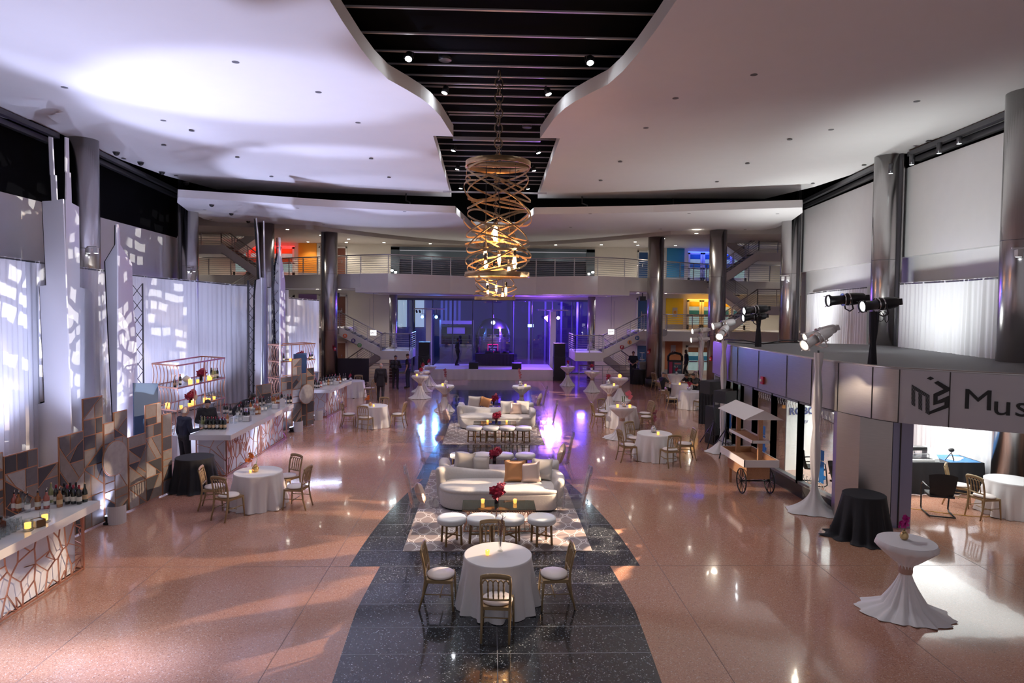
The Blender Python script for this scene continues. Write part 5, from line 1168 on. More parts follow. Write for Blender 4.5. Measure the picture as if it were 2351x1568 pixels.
# ------------------------------------------------------------- steel pavilion
PAVM = M('pavilion_steel', (.5, .47, .46), .3, .9, var=.1, vs=5, aniso=(1, 1, 12)); PAVL = M('pavilion_pale_panel', (.5, .48, .52), .45, .35); GRAN = M('dark_granite', (.05, .05, .055), .25, var=.4, vs=60)
SEAM = M('panel_seam', (.06, .055, .055), .6); MULL = M('mullion_metal', (.3, .3, .32), .4, .2)
PP = [(7.35, 21.4), (7.12, 19.42), (7.12, 18.2), (7.12, 16.6), (7.14, 15), (7.22, 13.8), (7.42, 12.8), (7.68, 12.2), (8.22, 11.78), (8.8, 11.4), (9.4, 11.06), (10.4, 10.6), (12.0, 10.1)]
def smooth(P, n):
    P = [V(p) for p in P]; out = []
    for i in range(len(P)-1):
        a, b, c, d = P[max(0, i-1)], P[i], P[i+1], P[min(len(P)-1, i+2)]
        for k in range(n):
            f = k/n; out.append(.5*((2*b)+(c-a)*f+(2*a-5*b+4*c-d)*f*f+(3*b-a-3*c+d)*f**3))
    return out+[P[-1]]
PS = smooth(PP, 6); Z0, Z1 = 2.27, 3.3
mb = MB(); inner = [V((p.x+.18, p.y+.08)) for p in PS]
n_ = len(PS); kk = 43
mb.grid(lambda u, v: V((*PS[round(u*(n_-1))], Z0+(Z1-Z0)*v)), n_, 2)
for i in range(n_): 
    pass
for i in range(n_-1): mb.m[i] = 1 if i >= kk else 0
mb.grid(lambda u, v: V((*(PS if v < .5 else inner)[round(u*(n_-1))], Z1)), n_, 2).grid(lambda u, v: V((*(PS if v < .5 else inner)[round(u*(n_-1))], Z0)), n_, 2)
struct('wall_pavilion_fascia', mb, [PAVM, PAVL], False)
roof = [tuple(p) for p in inner]+[(12.6, 10.3), (12.9, 20.8), (9, 22.2), (7.6, 21.8)]
struct('ceiling_pavilion', MB().prism(roof, 3.1, 3.28).prism(roof[:], 2.3, 2.34, 1), [M('grey_roof', (.2, .2, .21), .6), WHITE])
seams = [4, 10, 16, 22, 27, 32, 38, 43, 50, 60]
for i in seams:
    p = PS[i]; q = (PS[i+1]-PS[i-1]).normalized(); struct('trim_%d' % k, MB().bar((p.x-.004, p.y-.004, Z0), (p.x-.004, p.y-.004, Z1), .014, .014), SEAM); k += 1
mb = MB().tube([(p.x-.006, p.y-.006, Z0) for p in PS[:44]], .008, 5); struct('trim_%d' % k, mb, SEAM); k += 1
mb = MB().tube([(p.x+.05, p.y+.03, Z1+.01) for p in PS], .035, 6); struct('trim_%d' % k, mb, PAVM); k += 1
# granite plinth, sill and glazing bars along the straight run
def onrun(y): 
    for a, b in zip(PP, PP[1:]):
        if b[1] <= y <= a[1]: f = (y-a[1])/(b[1]-a[1]); return a[0]+(b[0]-a[0])*f
struct('baseboard_pavilion', MB().slab([(onrun(y)+.02, y, 0) for y in (21.2, 19.4, 18, 16, 14.5, 13.35)]+[(onrun(y)+.3, y, 0) for y in (13.35, 14.5, 16, 18, 19.4, 21.2)], (0, 0, .3)), GRAN)
mull = [21.2, 20.4, 19.7, 19.0, 18.4, 17.55, 16.35, 14.95, 13.4]
wn = 3
for i, (a, b) in enumerate(zip(mull, mull[1:])):
    xa, xb = onrun(a)+.1, onrun(b)+.1
    if abs(a-18.4) < .01:
        struct('wall_pavilion_pier', MB().slab([(xa-.02, a-.1, .3), (xb-.02, b+.1, .3), (xb-.02, b+.1, Z0), (xa-.02, a-.1, Z0)], (.15, 0, 0)), PAVM)
    f_ = MB()
    for yy, xx in ((a, xa), (b, xb)): f_.box((xx, yy, (Z0+.3)/2), (.14, .07, Z0-.3))
    f_.bar((xa, a, .33), (xb, b, .33), .13, .07, up=(0, 0, 1)).bar((xa, a, Z0-.03), (xb, b, Z0-.03), .13, .07, up=(0, 0, 1))
    o = struct('window_%d' % wn, f_, MULL); wn += 1
    if abs(a-18.4) > .01:
        MB().slab([(xa+.03, a-.03, .35), (xb+.03, b+.03, .35), (xb+.03, b+.03, Z0-.05), (xa+.03, a-.03, Z0-.05)], (.012, 0, 0)).build('pane', clear('pavilion_glass', (.92, .95, .95), .04, edge=1.3), o)['kind'] = 'structure'
# steel pier at the corner with its blue return
pier = [(7.24, 13.36), (7.5, 12.95), (7.78, 12.85), (8.06, 12.75), (8.06, 13.3), (7.3, 13.6)]
struct('wall_pavilion_corner', MB().prism(pier, 0, Z0), PAVM)
BLUEA = M('blue_metal_return', (.32, .34, .5), .35, .6)
struct('wall_pavilion_return', MB().prism([(8.07, 12.74), (8.46, 12.7), (8.5, 13.0), (8.07, 13.1)], 0, Z0), BLUEA)
struct('trim_%d' % k, MB().bb((8.2, 12.7, 0), (8.215, 12.735, Z0)), SEAM); k += 1
tag(MB().box((0, 0, 0), (.1, .03, .14)).build('power_outlet', STEELD, None, (7.78, 12.83, .62), .35), 'small outlet plate low on the steel corner pier', 'outlet')
# the sign on the fascia: cube emblem of stripes and the start of the word
def fasc(u, v):
    best = None
    for a, b in zip(PS, PS[1:]):
        d = b-a; rr = ray(u, v); A = rr.x*d.y-rr.y*d.x
        if abs(A) < 1e-9: continue
        tt = ((a.x-EYE.x)*d.y-(a.y-EYE.y)*d.x)/A; q = EYE+rr*tt; f = (V((q.x, q.y))-a).dot(d)/d.length_squared
        if tt > 0 and -.001 <= f <= 1.001: best = q
    return best if best is not None else aty(u, v, 11.2)
SIGNB = M('sign_black', (.01, .01, .012), .5)
t = thing('wall_sign', 'black striped cube emblem and large letters Mus on the pale pavilion fascia', 'sign')
def zo(x, y): return 1750+x/3.734, 840+y/3.734     # measured on the enlarged photograph
mb = MB()
def sq(pts): 
    P = [fasc(*zo(*p))-FW*.012 for p in pts]; mb.slab(P, -FW*.012)
sq([(1407, 107), (1436, 90), (1466, 106), (1438, 122)])
sq([(1470, 145), (1500, 128), (1597, 185), (1595, 215), (1497, 262), (1497, 300), (1594, 255), (1591, 356), (1427, 415), (1424, 392), (1558, 335), (1560, 308), (1462, 335), (1464, 240), (1552, 200)])
for i in range(15):
    y0 = 160+i*11.5; y1 = y0+6.5
    if i < 3: sq([(1277, y0), (1428, y0+92), (1428, y1+92), (1277, y1)])
    else:
        sq([(1275, y0), (1305, y0+19), (1305, y1+19), (1275, y1)])
        sq([(1335, y0+36), (1365, y0+55), (1365, y1+55), (1335, y1+36)]); sq([(1396, y0+73), (1428, y0+93), (1428, y1+93), (1396, y1+73)])
mb.build('emblem', SIGNB, t)
ARC = [0.]
for a_, b_ in zip(PS, PS[1:]): ARC.append(ARC[-1]+(b_-a_).length)
def arcpos(q):
    i = min(range(len(PS)-1), key=lambda j: ((PS[j]+PS[j+1])/2-V((q.x, q.y))).length); d = PS[i+1]-PS[i]; return ARC[i]+(V((q.x, q.y))-PS[i]).dot(d)/d.length
def onarc(s_, off):
    i = max(j for j in range(len(PS)-1) if ARC[j] <= s_); d = (PS[i+1]-PS[i]).normalized(); p_ = PS[i]+d*(s_-ARC[i]); return V((p_.x+d.y*off, p_.y-d.x*off))
base_s = arcpos(fasc(2245.5, 917.5))
for ch, uv, hgt in (('M', (2245.5, 917.5), .53), ('u', (2301, 930), .53), ('s', (2347, 933), .53), ('e', None, .53)):
    c = fasc(*uv) if uv else None
    s0 = arcpos(c) if ch != 'e' else s0+.36; zc_ = c.z-.02 if ch != 'e' else zc_
    lt = MB().text(ch, hgt, Matrix.Identity(4), 0, .006, 0., 1.15); out = []
    for x, y, z in lt.v:
        q = onarc(s0+x, .013+z); out.append((q.x, q.y, zc_+y))
    lt.v = out; lt.build('sign_letter', SIGNB, t)
# fire alarm strobe on the fascia and columns
def strobe(x, y, z, lab, rz=0):
    t = thing('fire_alarm', lab, 'fire alarm', (x, y, z), rz); MB().box((0, 0, 0), (.05, .14, .2)).build('alarm_body', M('alarm_red', (.5, .02, .03), .4), t); MB().box((-.04, 0, .0), (.05, .09, .06)).build('strobe_lens', M('strobe_lens', (.8, .78, .75), .3), t)
p = fasc(1753, 873); strobe(p.x-.03, p.y, p.z, 'red fire alarm on the bottom of the pavilion fascia')
strobe(8.62, 35.3, 1.95, 'red fire alarm on the column right of the stage', .5); strobe(-8.6, 35.3, 1.98, 'red fire alarm on the column left of the stage', 2.6); strobe(11.4, 33.3, 1.75, 'red fire alarm on the far right column', .4)
# contents behind the glass
tag(MB().slab([(8.0, 17.3, 0), (9.15, 17.6, 0), (9.0, 17.6, 2.25), (8.0, 17.3, 2.25)], (0, .05, 0)).build('display_board', M('lit_white_board', (.85, .86, .85), .6)), 'white display board behind the pavilion windows reading ROBOT REV', 'board')
NAVY = M('navy_letters', (.015, .03, .16), .5)
p = aty(1878, 945, 16.6); m4 = Matrix.Translation((8.58, 17.43, 1.62)) @ Matrix.Rotation(.255, 4, 'Z') @ Matrix.Rotation(pi/2, 4, 'X')
tag(MB().text('ROBOT', .27, m4, 0, .004, .006, 1.15).text('REV', .12, m4 @ Matrix.Translation((0, -.3, 0)), 0, .003).build('board_lettering', NAVY), 'navy ROBOT lettering on the white board behind the glass', 'lettering')
RBB = M('blue_film', (.01, .13, .42), .4)
def sticker(y0, lab, s=1.0, flip=1, seed=0):
    """blue window sticker: a pair of simple machine figures cut from film, on the inside of a pane"""
    x = lambda y: onrun(y)+.122; mb = MB()
    def rect(ya, yb, za, zb): mb.slab([(x(ya), ya, za), (x(yb), yb, za), (x(yb), yb, zb), (x(ya), ya, zb)], (.004, 0, 0))
    for o, h in ((0, 1.35), (-.22, 1.05)):
        c = y0+o*flip; w = .075*s
        rect(c-w, c+w, .42*h+.1, .98*h); rect(c-w*.9, c+w*.9, 1.0*h, 1.22*h); rect(c-w*2, c-w*1.1, .62*h, .7*h); rect(c+w*1.1, c+w*1.4, .5*h, .95*h)
    tag(mb.build('window_sticker', RBB), lab, 'sticker')
sticker(17.2, 'blue robot sticker on the pane right of the pavilion pier', 1.15); sticker(14.3, 'blue robot sticker low on the pane nearest the steel corner', 1.0); sticker(19.4, 'blue robot sticker on the far narrow pavilion pane', .8); sticker(18.75, 'blue robot sticker on the pane behind the wooden cart', .8)
FROST = M('frosted_film', (.75, .77, .77), .6)
def frieze(ya, yb, z, lab, n):
    mb = MB()
    for i in range(n):
        y = ya+(yb-ya)*(i+.5)/n; x_ = onrun(y)+.121; mb.tube([(x_, y+.03*sin(a*.9), z+.055*cos(a*.55)+.02*sin(a*2)) for a in [j*.8 for j in range(9)]], .0065, 4)
    tag(mb.build('window_decal', FROST), lab, 'decal')
frieze(17.4, 16.45, 2.08, 'frosted swirl border at the top of the pane right of the pier', 7); frieze(16.25, 15.05, 2.1, 'frosted swirl border at the top of the middle pavilion pane', 9); frieze(14.85, 13.5, 2.08, 'frosted swirl border at the top of the pane by the corner', 10); frieze(17.4, 16.45, .5, 'frosted swirl border at the foot of the pane right of the pier', 7); frieze(14.85, 13.9, .48, 'frosted swirl border at the foot of the pane by the corner', 7)
OFB = M('black_mesh_fabric', (.02, .02, .022), .7, bump=.3, bs=400)
def office(x, y, rz, lab):
    t = thing('office_chair', lab, 'chair', (x, y, 0), rz)
    MB().grid(lambda u, v: V(((2*u-1)*(.22+.05*v), -.2-.1*v+.06*(2*u-1)**2-.02*sin(pi*v), .46+.5*v-.05*v*abs(2*u-1)**2)), 10, 10).grid(lambda u, v: V(((2*u-1)*(.22+.05*v), -.22-.1*v+.06*(2*u-1)**2-.02*sin(pi*v), .46+.5*v-.05*v*abs(2*u-1)**2)), 10, 10).build('backrest', OFB, t)
    MB().prism([(-.23, -.22), (.23, -.22), (.25, .05), (.22, .25), (-.22, .25), (-.25, .05)], .43, .47).build('seat', OFB, t)
    for s in (-1, 1):
        MB().tube([(s*.24, -.25, .03), (s*.26, .24, .03), (s*.26, .3, .08), (s*.27, .27, .4), (s*.28, .24, .6), (s*.28, .15, .66), (s*.27, -.1, .64), (s*.24, -.24, .62)], .016, 8).build('arm_frame', BLK, t)
    MB().tube([(-.24, -.25, .03), (.24, -.25, .03)], .016, 8).tube([(-.25, .1, .42), (.25, .1, .42)], .016, 8).build('crossbar', BLK, t)
office(9.65, 13.55, -.35, 'black mesh cantilever chair standing on pink floor inside the pavilion opening'); office(8.05, 15.9, -1.9, 'black mesh chair behind the middle pavilion pane'); office(8.1, 14.5, -1.2, 'black mesh chair behind the pane next to the steel corner')
t = thing('folding_table', 'long table in black cloth carrying the cutting plotter inside the pavilion', 'table', (10.4, 15.5, 0))
drp = MB(); 
drp.grid(lambda u, v: V((-1.45+2.9*u, -.42-.05*v*(1+.6*sin(u*60)), .755*(1-v)+.01)), 90, 6).bb((-1.45, -.42, .74), (1.45, .42, .765)).grid(lambda u, v: V((1.45+.08*v*(1+.6*sin(u*20)), -.42+.84*u, .755*(1-v)+.01)), 24, 6).grid(lambda u, v: V((-1.45, -.42+.84*u, .755*(1-v)+.01)), 24, 6)
drp.build('tablecloth', BLKC, t, fix=False)
tag(MB().bb((-.38, -.4, 0), (.38, .4, .004)).build('blue_mat', M('blue_mat', (.01, .16, .45), .5), None, (11.4, 15.5, .768)), 'bright blue mat at the right of the black folding table', 'mat')
for i in range(3): tag(MB().box((0, 0, .001), (.2, .28, .001)).build('paper_sheet', LBLW, None, (11.3+.12*i, 15.4+.1*i, .774+.002*i), .4+.3*i), 'white paper on the blue mat, %s of three' % ('leftmost', 'middle', 'rightmost')[i], 'paper')
t = thing('cutting_plotter', 'grey vinyl cutting plotter on the black table in the pavilion', 'machine', (10.1, 15.4, .77))
MB().slab([(-.6, -.28, 0), (-.6, .2, 0), (-.6, .2, .3), (-.6, -.02, .26), (-.6, -.25, .07)], (.1, 0, 0)).slab([(.55, -.28, 0), (.55, .2, 0), (.55, .2, .3), (.55, -.02, .26), (.55, -.25, .07)], (.12, 0, 0)).bb((-.5, -.28, 0), (.55, -.2, .05)).build('housing', M('plotter_grey', (.55, .56, .57), .4), t)
MB().bb((-.5, .0, .22), (.55, .2, .3)).bb((-.5, -.2, .0), (.55, .0, .06)).build('cover', BLK, t); MB().cyl((-.5, -.06, .15), (.55, -.06, .15), .015).build('guide_rail', CHROME, t); MB().box((-.1, -.1, .16), (.12, .08, .1)).build('carriage', M('carriage_blue', (.1, .25, .5), .4), t)
t = thing('camera_tripod', 'silver camera tripod standing behind the plotter', 'tripod', (10.35, 15.78, .765))
for a in (0, 2.1, 4.2):
    MB().tube([(.03*cos(a), .03*sin(a), .86), (.3*cos(a+.3), .3*sin(a+.3)*.6, 0)], .011, 6).build('leg', CHROME, t); MB().tube([(0, 0, .42), (.17*cos(a+.3), .17*sin(a+.3)*.6, .42)], .005, 5).build('spreader', CHROME, t)
MB().cyl((0, 0, .3), (0, 0, .92), .012).build('centre_column', CHROME, t); MB().box((0, 0, .93), (.1, .08, .06)).tube([(0, 0, .92), (-.18, -.1, .88)], .008, 6).build('pan_head', BLK, t)
t = thing('desk_camera', 'small black camera on mini tripod on the blue mat', 'camera', (11.18, 15.3, .77)); MB().sph((0, 0, .26), (.07, .06, .055)).build('camera_body', BLK, t)
for a in (.5, 2.6, 4.7): MB().tube([(0, 0, .2), (.13*cos(a), .1*sin(a), 0)], .009, 5).build('leg', BLK, t)
P_ = [(8.6, 14.3), (9.4, 13.9), (10.0, 13.55), (10.6, 13.4), (11.2, 13.62), (12, 13.7), (12.6, 13.5)]
tag(MB().tube([(p.x, p.y, .008) for p in smooth(P_, 6)], .007, 5).build('extension_cord', M('yellow_cord', (.55, .3, .02), .5)), 'yellow extension cord across the pavilion floor', 'cord')
t = thing('studio_light', 'coiled cable and round work light hanging on a stand behind the glass', 'light', (8.3, 14.35, 0)); MB().cyl((0, 0, 0), (0, 0, 1.9), .015).build('stand', STEELD, t); MB().cyl((-.04, -.02, 1.32), (-.12, -.06, 1.3), .2, .2, 20).build('lamp_head', BLK, t)
q = MB(); [q.tube([(-.14+.01*j, .22*cos(2*pi*i/20)*(1+.08*j), 1.3+.25*sin(2*pi*i/20)) for i in range(20)], .012, 5, True, j % 2) for j in range(3)]; q.build('coiled_cable', [BLK, M('yellow_cable', (.5, .3, .02), .5)], t)
tag(MB().grid(lambda u, v: V((9.2+1.5*u, 15.9+.7*max(0, v-.5)-.02*u, .03+.9*max(0, v-.5))), 3, 14).build('bright_area_sheet', M('lit_white_board', (.85, .86, .85), .6)), 'curved white sheet added for the bright area on the pavilion floor', 'backdrop')  # sheet added to carry the bright white area behind the pane
area('work_light', (9.6, 15.4, 1.6), (9.9, 15.9, .1), 60, (1, .98, .9), .3)
# drapes at the back
curtain('white drape above the pavilion roof, left of the big right column', [(14.1, 28.6), (13.4, 25.5), (12.9, 22.0)], .02, [5.15, 5.2, 5.25], 6)
curtain('white drape at far right between the two big right columns', [(12.7, 19.9), (12.35, 17), (12.0, 14.9)], .02, [5.3, 5.28, 5.28], 7)
# ------------------------------------------------------------- lighting stands
WFIX = M('white_fixture', (.72, .69, .68), .4); LENSW = M('lit_lens', (1, .93, .82), .2, emis=22, ecol=(1, .9, .72)); LENSC = M('lit_lens_cool', (.9, .95, 1), .2, emis=14, ecol=(.92, .96, 1))
def leko(loc, to, label, white=True, s=1.):
    t = thing('spotlight', label, 'spotlight', loc); m_ = WFIX if white else BLK
    t.rotation_euler = (V(to)-V(loc)).to_track_quat('Y', 'Z').to_euler()
    MB().lathe([(.07, -.28), (.085, -.26), (.1, -.12), (.1, .02), (.085, .05)], n=20).xf(Matrix.Rotation(-pi/2, 4, 'X')).build('lamp_housing', m_, t)
    MB().lathe([(.075, .03), (.078, .25), (.1, .31), (.1, .33), (.085, .33), (.07, .24)], n=20).xf(Matrix.Rotation(-pi/2, 4, 'X')).build('lens_tube', m_, t)
    MB().cyl((0, .3, 0), (0, .302, 0), .082, n=20).build('lens', LENSW if white else LENSC, t)
    MB().tube([(-.13, 0, 0), (-.13, -.02, -.16), (0, -.03, -.2), (.13, -.02, -.16), (.13, 0, 0)], .013, 6).build('yoke', m_, t)
    MB().box((0, -.31, 0), (.1, .07, .1)).build('end_cap', m_, t)
    for z in (-.02, .06): MB().cyl((.0, z, 0), (0, z+.02, 0), .108, n=20).build('clamp_ring', CHROME, t)
    for i in range(4): a = i*pi/2+.7; MB().bar((.1*cos(a), .31, .1*sin(a)), (.13*cos(a), .34, .13*sin(a)), .03, .008).build('colour_frame_clip', m_, t)
    if s != 1: t.scale = (s,)*3
    return t
def cloth_pole(x, y, z0, z1, label, white=True, r=.07, puddle=.42, seed=1):
    t = thing('light_stand', label, 'light stand', (x, y, z0)); R = random.Random(seed); N = 28; h = z1-z0
    MB().cyl((0, 0, 0), (0, 0, h+.05), .022).build('pole', STEELD, t); ph = [R.uniform(0, 6) for _ in range(5)]
    def fn(u, v):
        a = 2*pi*u; z = h*v; k = abs(sin(z*2.6+ph[0])); rr = r*(.62+.55*k)+.012*sin(5*a+ph[1]+z*2)
        if puddle and z < .55: w = (1-z/.55); rr += puddle*w**1.8*(1+.35*sin(2*a+ph[2])+.12*sin(7*a+ph[3])); z = z*(.6+.4*(1-w))+.01
        return V((rr*cos(a), rr*sin(a), z))
    MB().grid(fn, N, 60, closed=True).build('wrapped_cloth', LINEN if white else M('black_wrap', (.014, .014, .02), .75), t)
    return t
cloth_pole(6.98, 13.72, 0, 3.5, 'tall light stand wrapped in white cloth, in front of the pavilion windows', True, .085, .36, 3)
cloth_pole(7.0, 19.4, 0, 3.45, 'tall light stand wrapped in white cloth behind the black loudspeakers', True, .075, .3, 4)
cloth_pole(10.45, 31.9, 0, 3.2, 'light stand wrapped in white cloth by the seated people', True, .1, .3, 5)
cloth_pole(7.98, 19.25, 3.28, 4.2, 'black wrapped light stand on the pavilion roof, far one', False, .075, 0, 6)
cloth_pole(8.02, 13.45, 3.28, 4.4, 'black wrapped light stand on the pavilion roof, near the big column', False, .075, 0, 7)
leko((6.95, 13.7, 3.82), (0.5, 11.6, .9), 'white spotlight on the near white stand, pointing down left', True, 1.25)
leko((7.2, 14.05, 3.92), (-2, 14.5, .8), 'second white spotlight behind the near white one', True, 1.15)
leko((6.95, 19.4, 3.72), (2.2, 13, .5), 'white spotlight with bright lens on the far white stand', True, 1.2)
leko((7.1, 19.7, 3.95), (-1, 19.5, 2.2), 'white spotlight above the bright one on the far white stand', True, 1.15)
leko((7.85, 19.15, 4.4), (-2, 17.9, 3.3), 'black spotlight on the far black roof stand, upper', False, 1.25); leko((7.9, 19.35, 4.18), (-2, 18.5, 3.1), 'black spotlight on the far black roof stand, lower', False, 1.2)
leko((8.0, 13.2, 4.56), (-6, 12.0, 2.7), 'black spotlight on the near black roof stand, front with bright lens', False, 1.3); leko((7.6, 13.75, 4.66), (-8, 14.6, 3.2), 'black spotlight on the near black roof stand, pointing left behind', False, 1.3)
leko((10.35, 31.8, 3.3), (0, 30.5, 2.2), 'white spotlight at top of the stand by the seated people', True, 1.4); leko((10.35, 31.9, 2.85), (0, 31.5, 2.0), 'white spotlight lower on the stand by the seated people', True, 1.4)
for q_, (x, y, z, a) in enumerate(((7.9, 13.1, 4.42, 0), (8.15, 13.3, 4.4, .5))):
    tag(MB().tube([V((x, y, z))+V((.0, 0, 0)).lerp(V((.1, 0, 0)), i/12)+V((.09*sin(2*pi*i/12)*(1-.3*q_), 0, -.22*(1-cos(2*pi*i/12))/2)) for i in range(13)], .008, 5).build('looped_cable', BLK), 'looped black cable under the near black spotlights, %s' % ('left', 'right')[q_], 'cable')
tag(MB().tube([(7.6, 21, 3.4), (7.9, 20.2, 3.42), (8.2, 19.4, 3.36), (9, 19.8, 3.45), (10.2, 20.3, 3.42)], .02, 6).tube([(7.6, 20.8, 3.33), (8.1, 19.8, 3.33), (9.2, 19.9, 3.38), (10.0, 20.2, 3.36)], .018, 6).build('cable_run', BLK), 'black cables lying along the far edge of the pavilion roof', 'cable')
# ------------------------------------------------------------- loudspeakers
GRILLE = M('speaker_grille', (.012, .012, .016), .6, bump=.3, bs=300); SPB = M('speaker_black', (.014, .014, .017), .45)
def spk(t, c, sz, face=-1, nm='cabinet'):
    x, y, z = c; w, d, h = sz
    MB().box(c, sz).build(nm, SPB, t); MB().box((x, y+face*d/2, z), (w*.92, .012, h*.94)).build('grille', GRILLE, t)
t = thing('loudspeaker', 'tall black loudspeaker standing on the floor before the right wall glass', 'loudspeaker', (7.3, 20.7, 0), .25); spk(t, (0, 0, .62), (.52, .6, 1.22))
t = thing('loudspeaker', 'black loudspeaker lying sideways on tripod, front one', 'loudspeaker', (7.0, 19.05, 1.62), .62); spk(t, (0, 0, .18), (.78, .42, .36)); MB().box((.392, 0, .22), (.01, .2, .05)).box((.392, 0, .12), (.01, .16, .09)).build('side_handle', M('handle_grey', (.2, .2, .21), .4), t)
t = thing('loudspeaker', 'black loudspeaker lying sideways on tripod, rear one', 'loudspeaker', (7.05, 20.3, 1.72), .4); spk(t, (0, 0, .2), (.8, .45, .4)); MB().box((.402, 0, .2), (.01, .2, .1)).build('side_handle', MATS['handle_grey'], t)
def tripod(x, y, h, lab):
    t = thing('speaker_stand', lab, 'speaker stand', (x, y, 0)); MB().cyl((0, 0, .1), (0, 0, h), .02).cyl((0, 0, .75), (0, 0, .85), .035).build('pole', BLK, t)
    for i in range(3): a = 2*pi*i/3-2.2; MB().tube([(0, 0, .8), (.62*cos(a), .62*sin(a), .015)], .018, 7).build('leg', BLK, t); MB().tube([(0, 0, .35), (.33*cos(a), .33*sin(a), .41)], .01, 6).build('brace', BLK, t)
tripod(7.0, 19.1, 1.62, 'black tripod under the front sideways loudspeaker'); tripod(7.05, 20.3, 1.72, 'black tripod under the rear sideways loudspeaker')
tag(MB().grid(lambda u, v: V((-.35+.7*u, .04*sin(u*40), 1.6*v)), 40, 3).build('black_cloth_panel', BLKC, None, (8.2, 24.2, 0), -.3), 'black cloth hanging behind the loudspeakers', 'cloth')
# ------------------------------------------------------------- wooden vendor cart
OAK = M('pine_wood', (.4, .2, .1), .55, var=.3, vs=4, aniso=(12, 1, 12)); CWH = M('cart_white', (.74, .7, .7), .5); IRON = M('black_iron', (.012, .012, .013), .4, .5)
t = thing('vendor_cart', 'wooden vendor cart with white roof, trays and black spoked wheels', 'cart', (6.27, 15.6, 0))
MB().bb((-.28, -.6, .38), (.28, .62, .7)).bb((-.285, -.605, .53), (.285, -.6, .54)).bb((-.285, -.605, .69), (.285, .62, .7)).build('cart_body', OAK, t)
MB().bb((-.4, -.76, .7), (.4, .78, .73)).build('tray_floor', OAK, t)
q = MB()
for a, b in (((-.41, -.77), (.41, -.77)), ((.41, -.77), (.41, .79)), ((.41, .79), (-.41, .79)), ((-.41, .79), (-.41, -.77))): q.bar((*a, .78), (*b, .78), .02, .17, up=(1, 0, 0) if False else None, mat=0) if False else q.slab([(*a, .7), (*b, .7), (*b, .87), (*a, .87)], V((0, .018, 0)) if a[1] == b[1] else V((.018, 0, 0)))
q.build('tray_sides', CWH, t)
q = MB()
for a, b in (((-.385, -.745), (.385, -.745)), ((.385, -.745), (.385, .765)), ((.385, .765), (-.385, .765)), ((-.385, .765), (-.385, -.745))): q.slab([(*a, .73), (*b, .73), (*b, .868), (*a, .868)], V((0, .012, 0)) if a[1] == b[1] else V((.012, 0, 0)))
q.build('tray_lining', OAK, t)
for y in (-.66, .68): MB().bb((-.05, y-.035, .72), (.05, y+.035, 1.93)).build('upright', OAK, t)
MB().bb((-.2, -.72, 1.27), (.2, .74, 1.29)).build('shelf_floor', OAK, t)
q = MB(); q.bb((-.215, -.735, 1.26), (.215, -.72, 1.33)).bb((-.215, .74, 1.26), (.215, .755, 1.33)).bb((-.215, -.735, 1.26), (-.2, .755, 1.33)).bb((.2, -.735, 1.26), (.215, .755, 1.33)); q.build('shelf_sides', CWH, t)
q = MB()
for s in (-1, 1): q.slab([(0, -.85, 2.05), (0, .9, 2.05), (s*.46, .9, 1.83), (s*.46, -.85, 1.83)], (0, 0, .012))
q.slab([(-.45, -.83, 1.835), (.45, -.83, 1.835), (0, -.83, 2.05)], (0, .015, 0)).slab([(-.45, .87, 1.835), (.45, .87, 1.835), (0, .87, 2.05)], (0, .015, 0)); q.build('roof', CWH, t)
m4 = Matrix.Translation((-.23, 0, 1.957)) @ Matrix.Rotation(-pi/2, 4, 'Z') @ Matrix.Rotation(-.446, 4, 'X')
MB().text('GARRETT DELIGHTS' if False else 'NUTS & DELIGHTS', .12, Matrix.Translation((-.21, .03, 1.965)) @ Matrix.Rotation(-pi/2, 4, 'Z') @ Matrix.Rotation(-.4461, 4, 'X'), 0, .002).build('roof_lettering', M('faint_rose_letters', (.6, .45, .44), .6), t) if False else None
for x in (-.34, .34):
    w = MB(); r = .29; y0 = -.45
    w.tube([(x, y0+r*cos(2*pi*i/28), .3+r*sin(2*pi*i/28)) for i in range(28)], .016, 6, True); w.cyl((x-.03, y0, .3), (x+.03, y0, .3), .035)
    for i in range(10): w.cyl((x, y0, .3), (x, y0+r*cos(2*pi*i/10), .3+r*sin(2*pi*i/10)), .008, n=5, caps=False)
    w.build('wheel', IRON, t)
MB().cyl((-.34, -.45, .3), (.34, -.45, .3), .018).build('axle', IRON, t)
for x in (-.24, .24): MB().bb((x-.03, .5, 0), (x+.03, .56, .4)).build('leg', OAK, t)
# ------------------------------------------------------------- recycling kiosk, black equipment by the stair
t = thing('recycling_kiosk', 'dark recycling bin kiosk with FLY FREE poster before the brown wall', 'bin', (11.35, 39.6, 0), -.15)
MB().bb((-.42, -.3, 0), (.42, .3, 1.15)).build('bin_body', BLK, t)
q = MB(); q.tube([(-.42, 0, 1.1), (-.42, 0, 1.4), (-.3, 0, 1.55), (0, 0, 1.62), (.3, 0, 1.55), (.42, 0, 1.4), (.42, 0, 1.1)], .07, 8); q.build('hood', BLK, t)
MB().bb((-.14, -.315, .25), (.36, -.3, 1.08)).build('poster', M('poster_blue', (.06, .13, .2), .5, var=.3, vs=4), t)
q = MB(); rx = Matrix.Rotation(pi/2, 4, 'X')
q.text('FLY', .17, Matrix.Translation((.02, -.318, .78)) @ rx).text('FREE', .15, Matrix.Translation((.18, -.318, .58)) @ rx); q.build('poster_lettering', LBLW, t); MB().bb((-.08, -.318, .92), (.32, -.316, 1.02)).build('poster_banner', M('banner_red', (.6, .2, .22), .5), t)
MB().bb((-.4, -.312, .2), (-.2, -.3, 1.08)).build('side_poster', M('side_poster_magenta', (.45, .05, .15), .5), t)
t = thing('equipment_case', 'metal equipment crates stacked on the black table at right', 'case', (8.75, 36.9, .86))
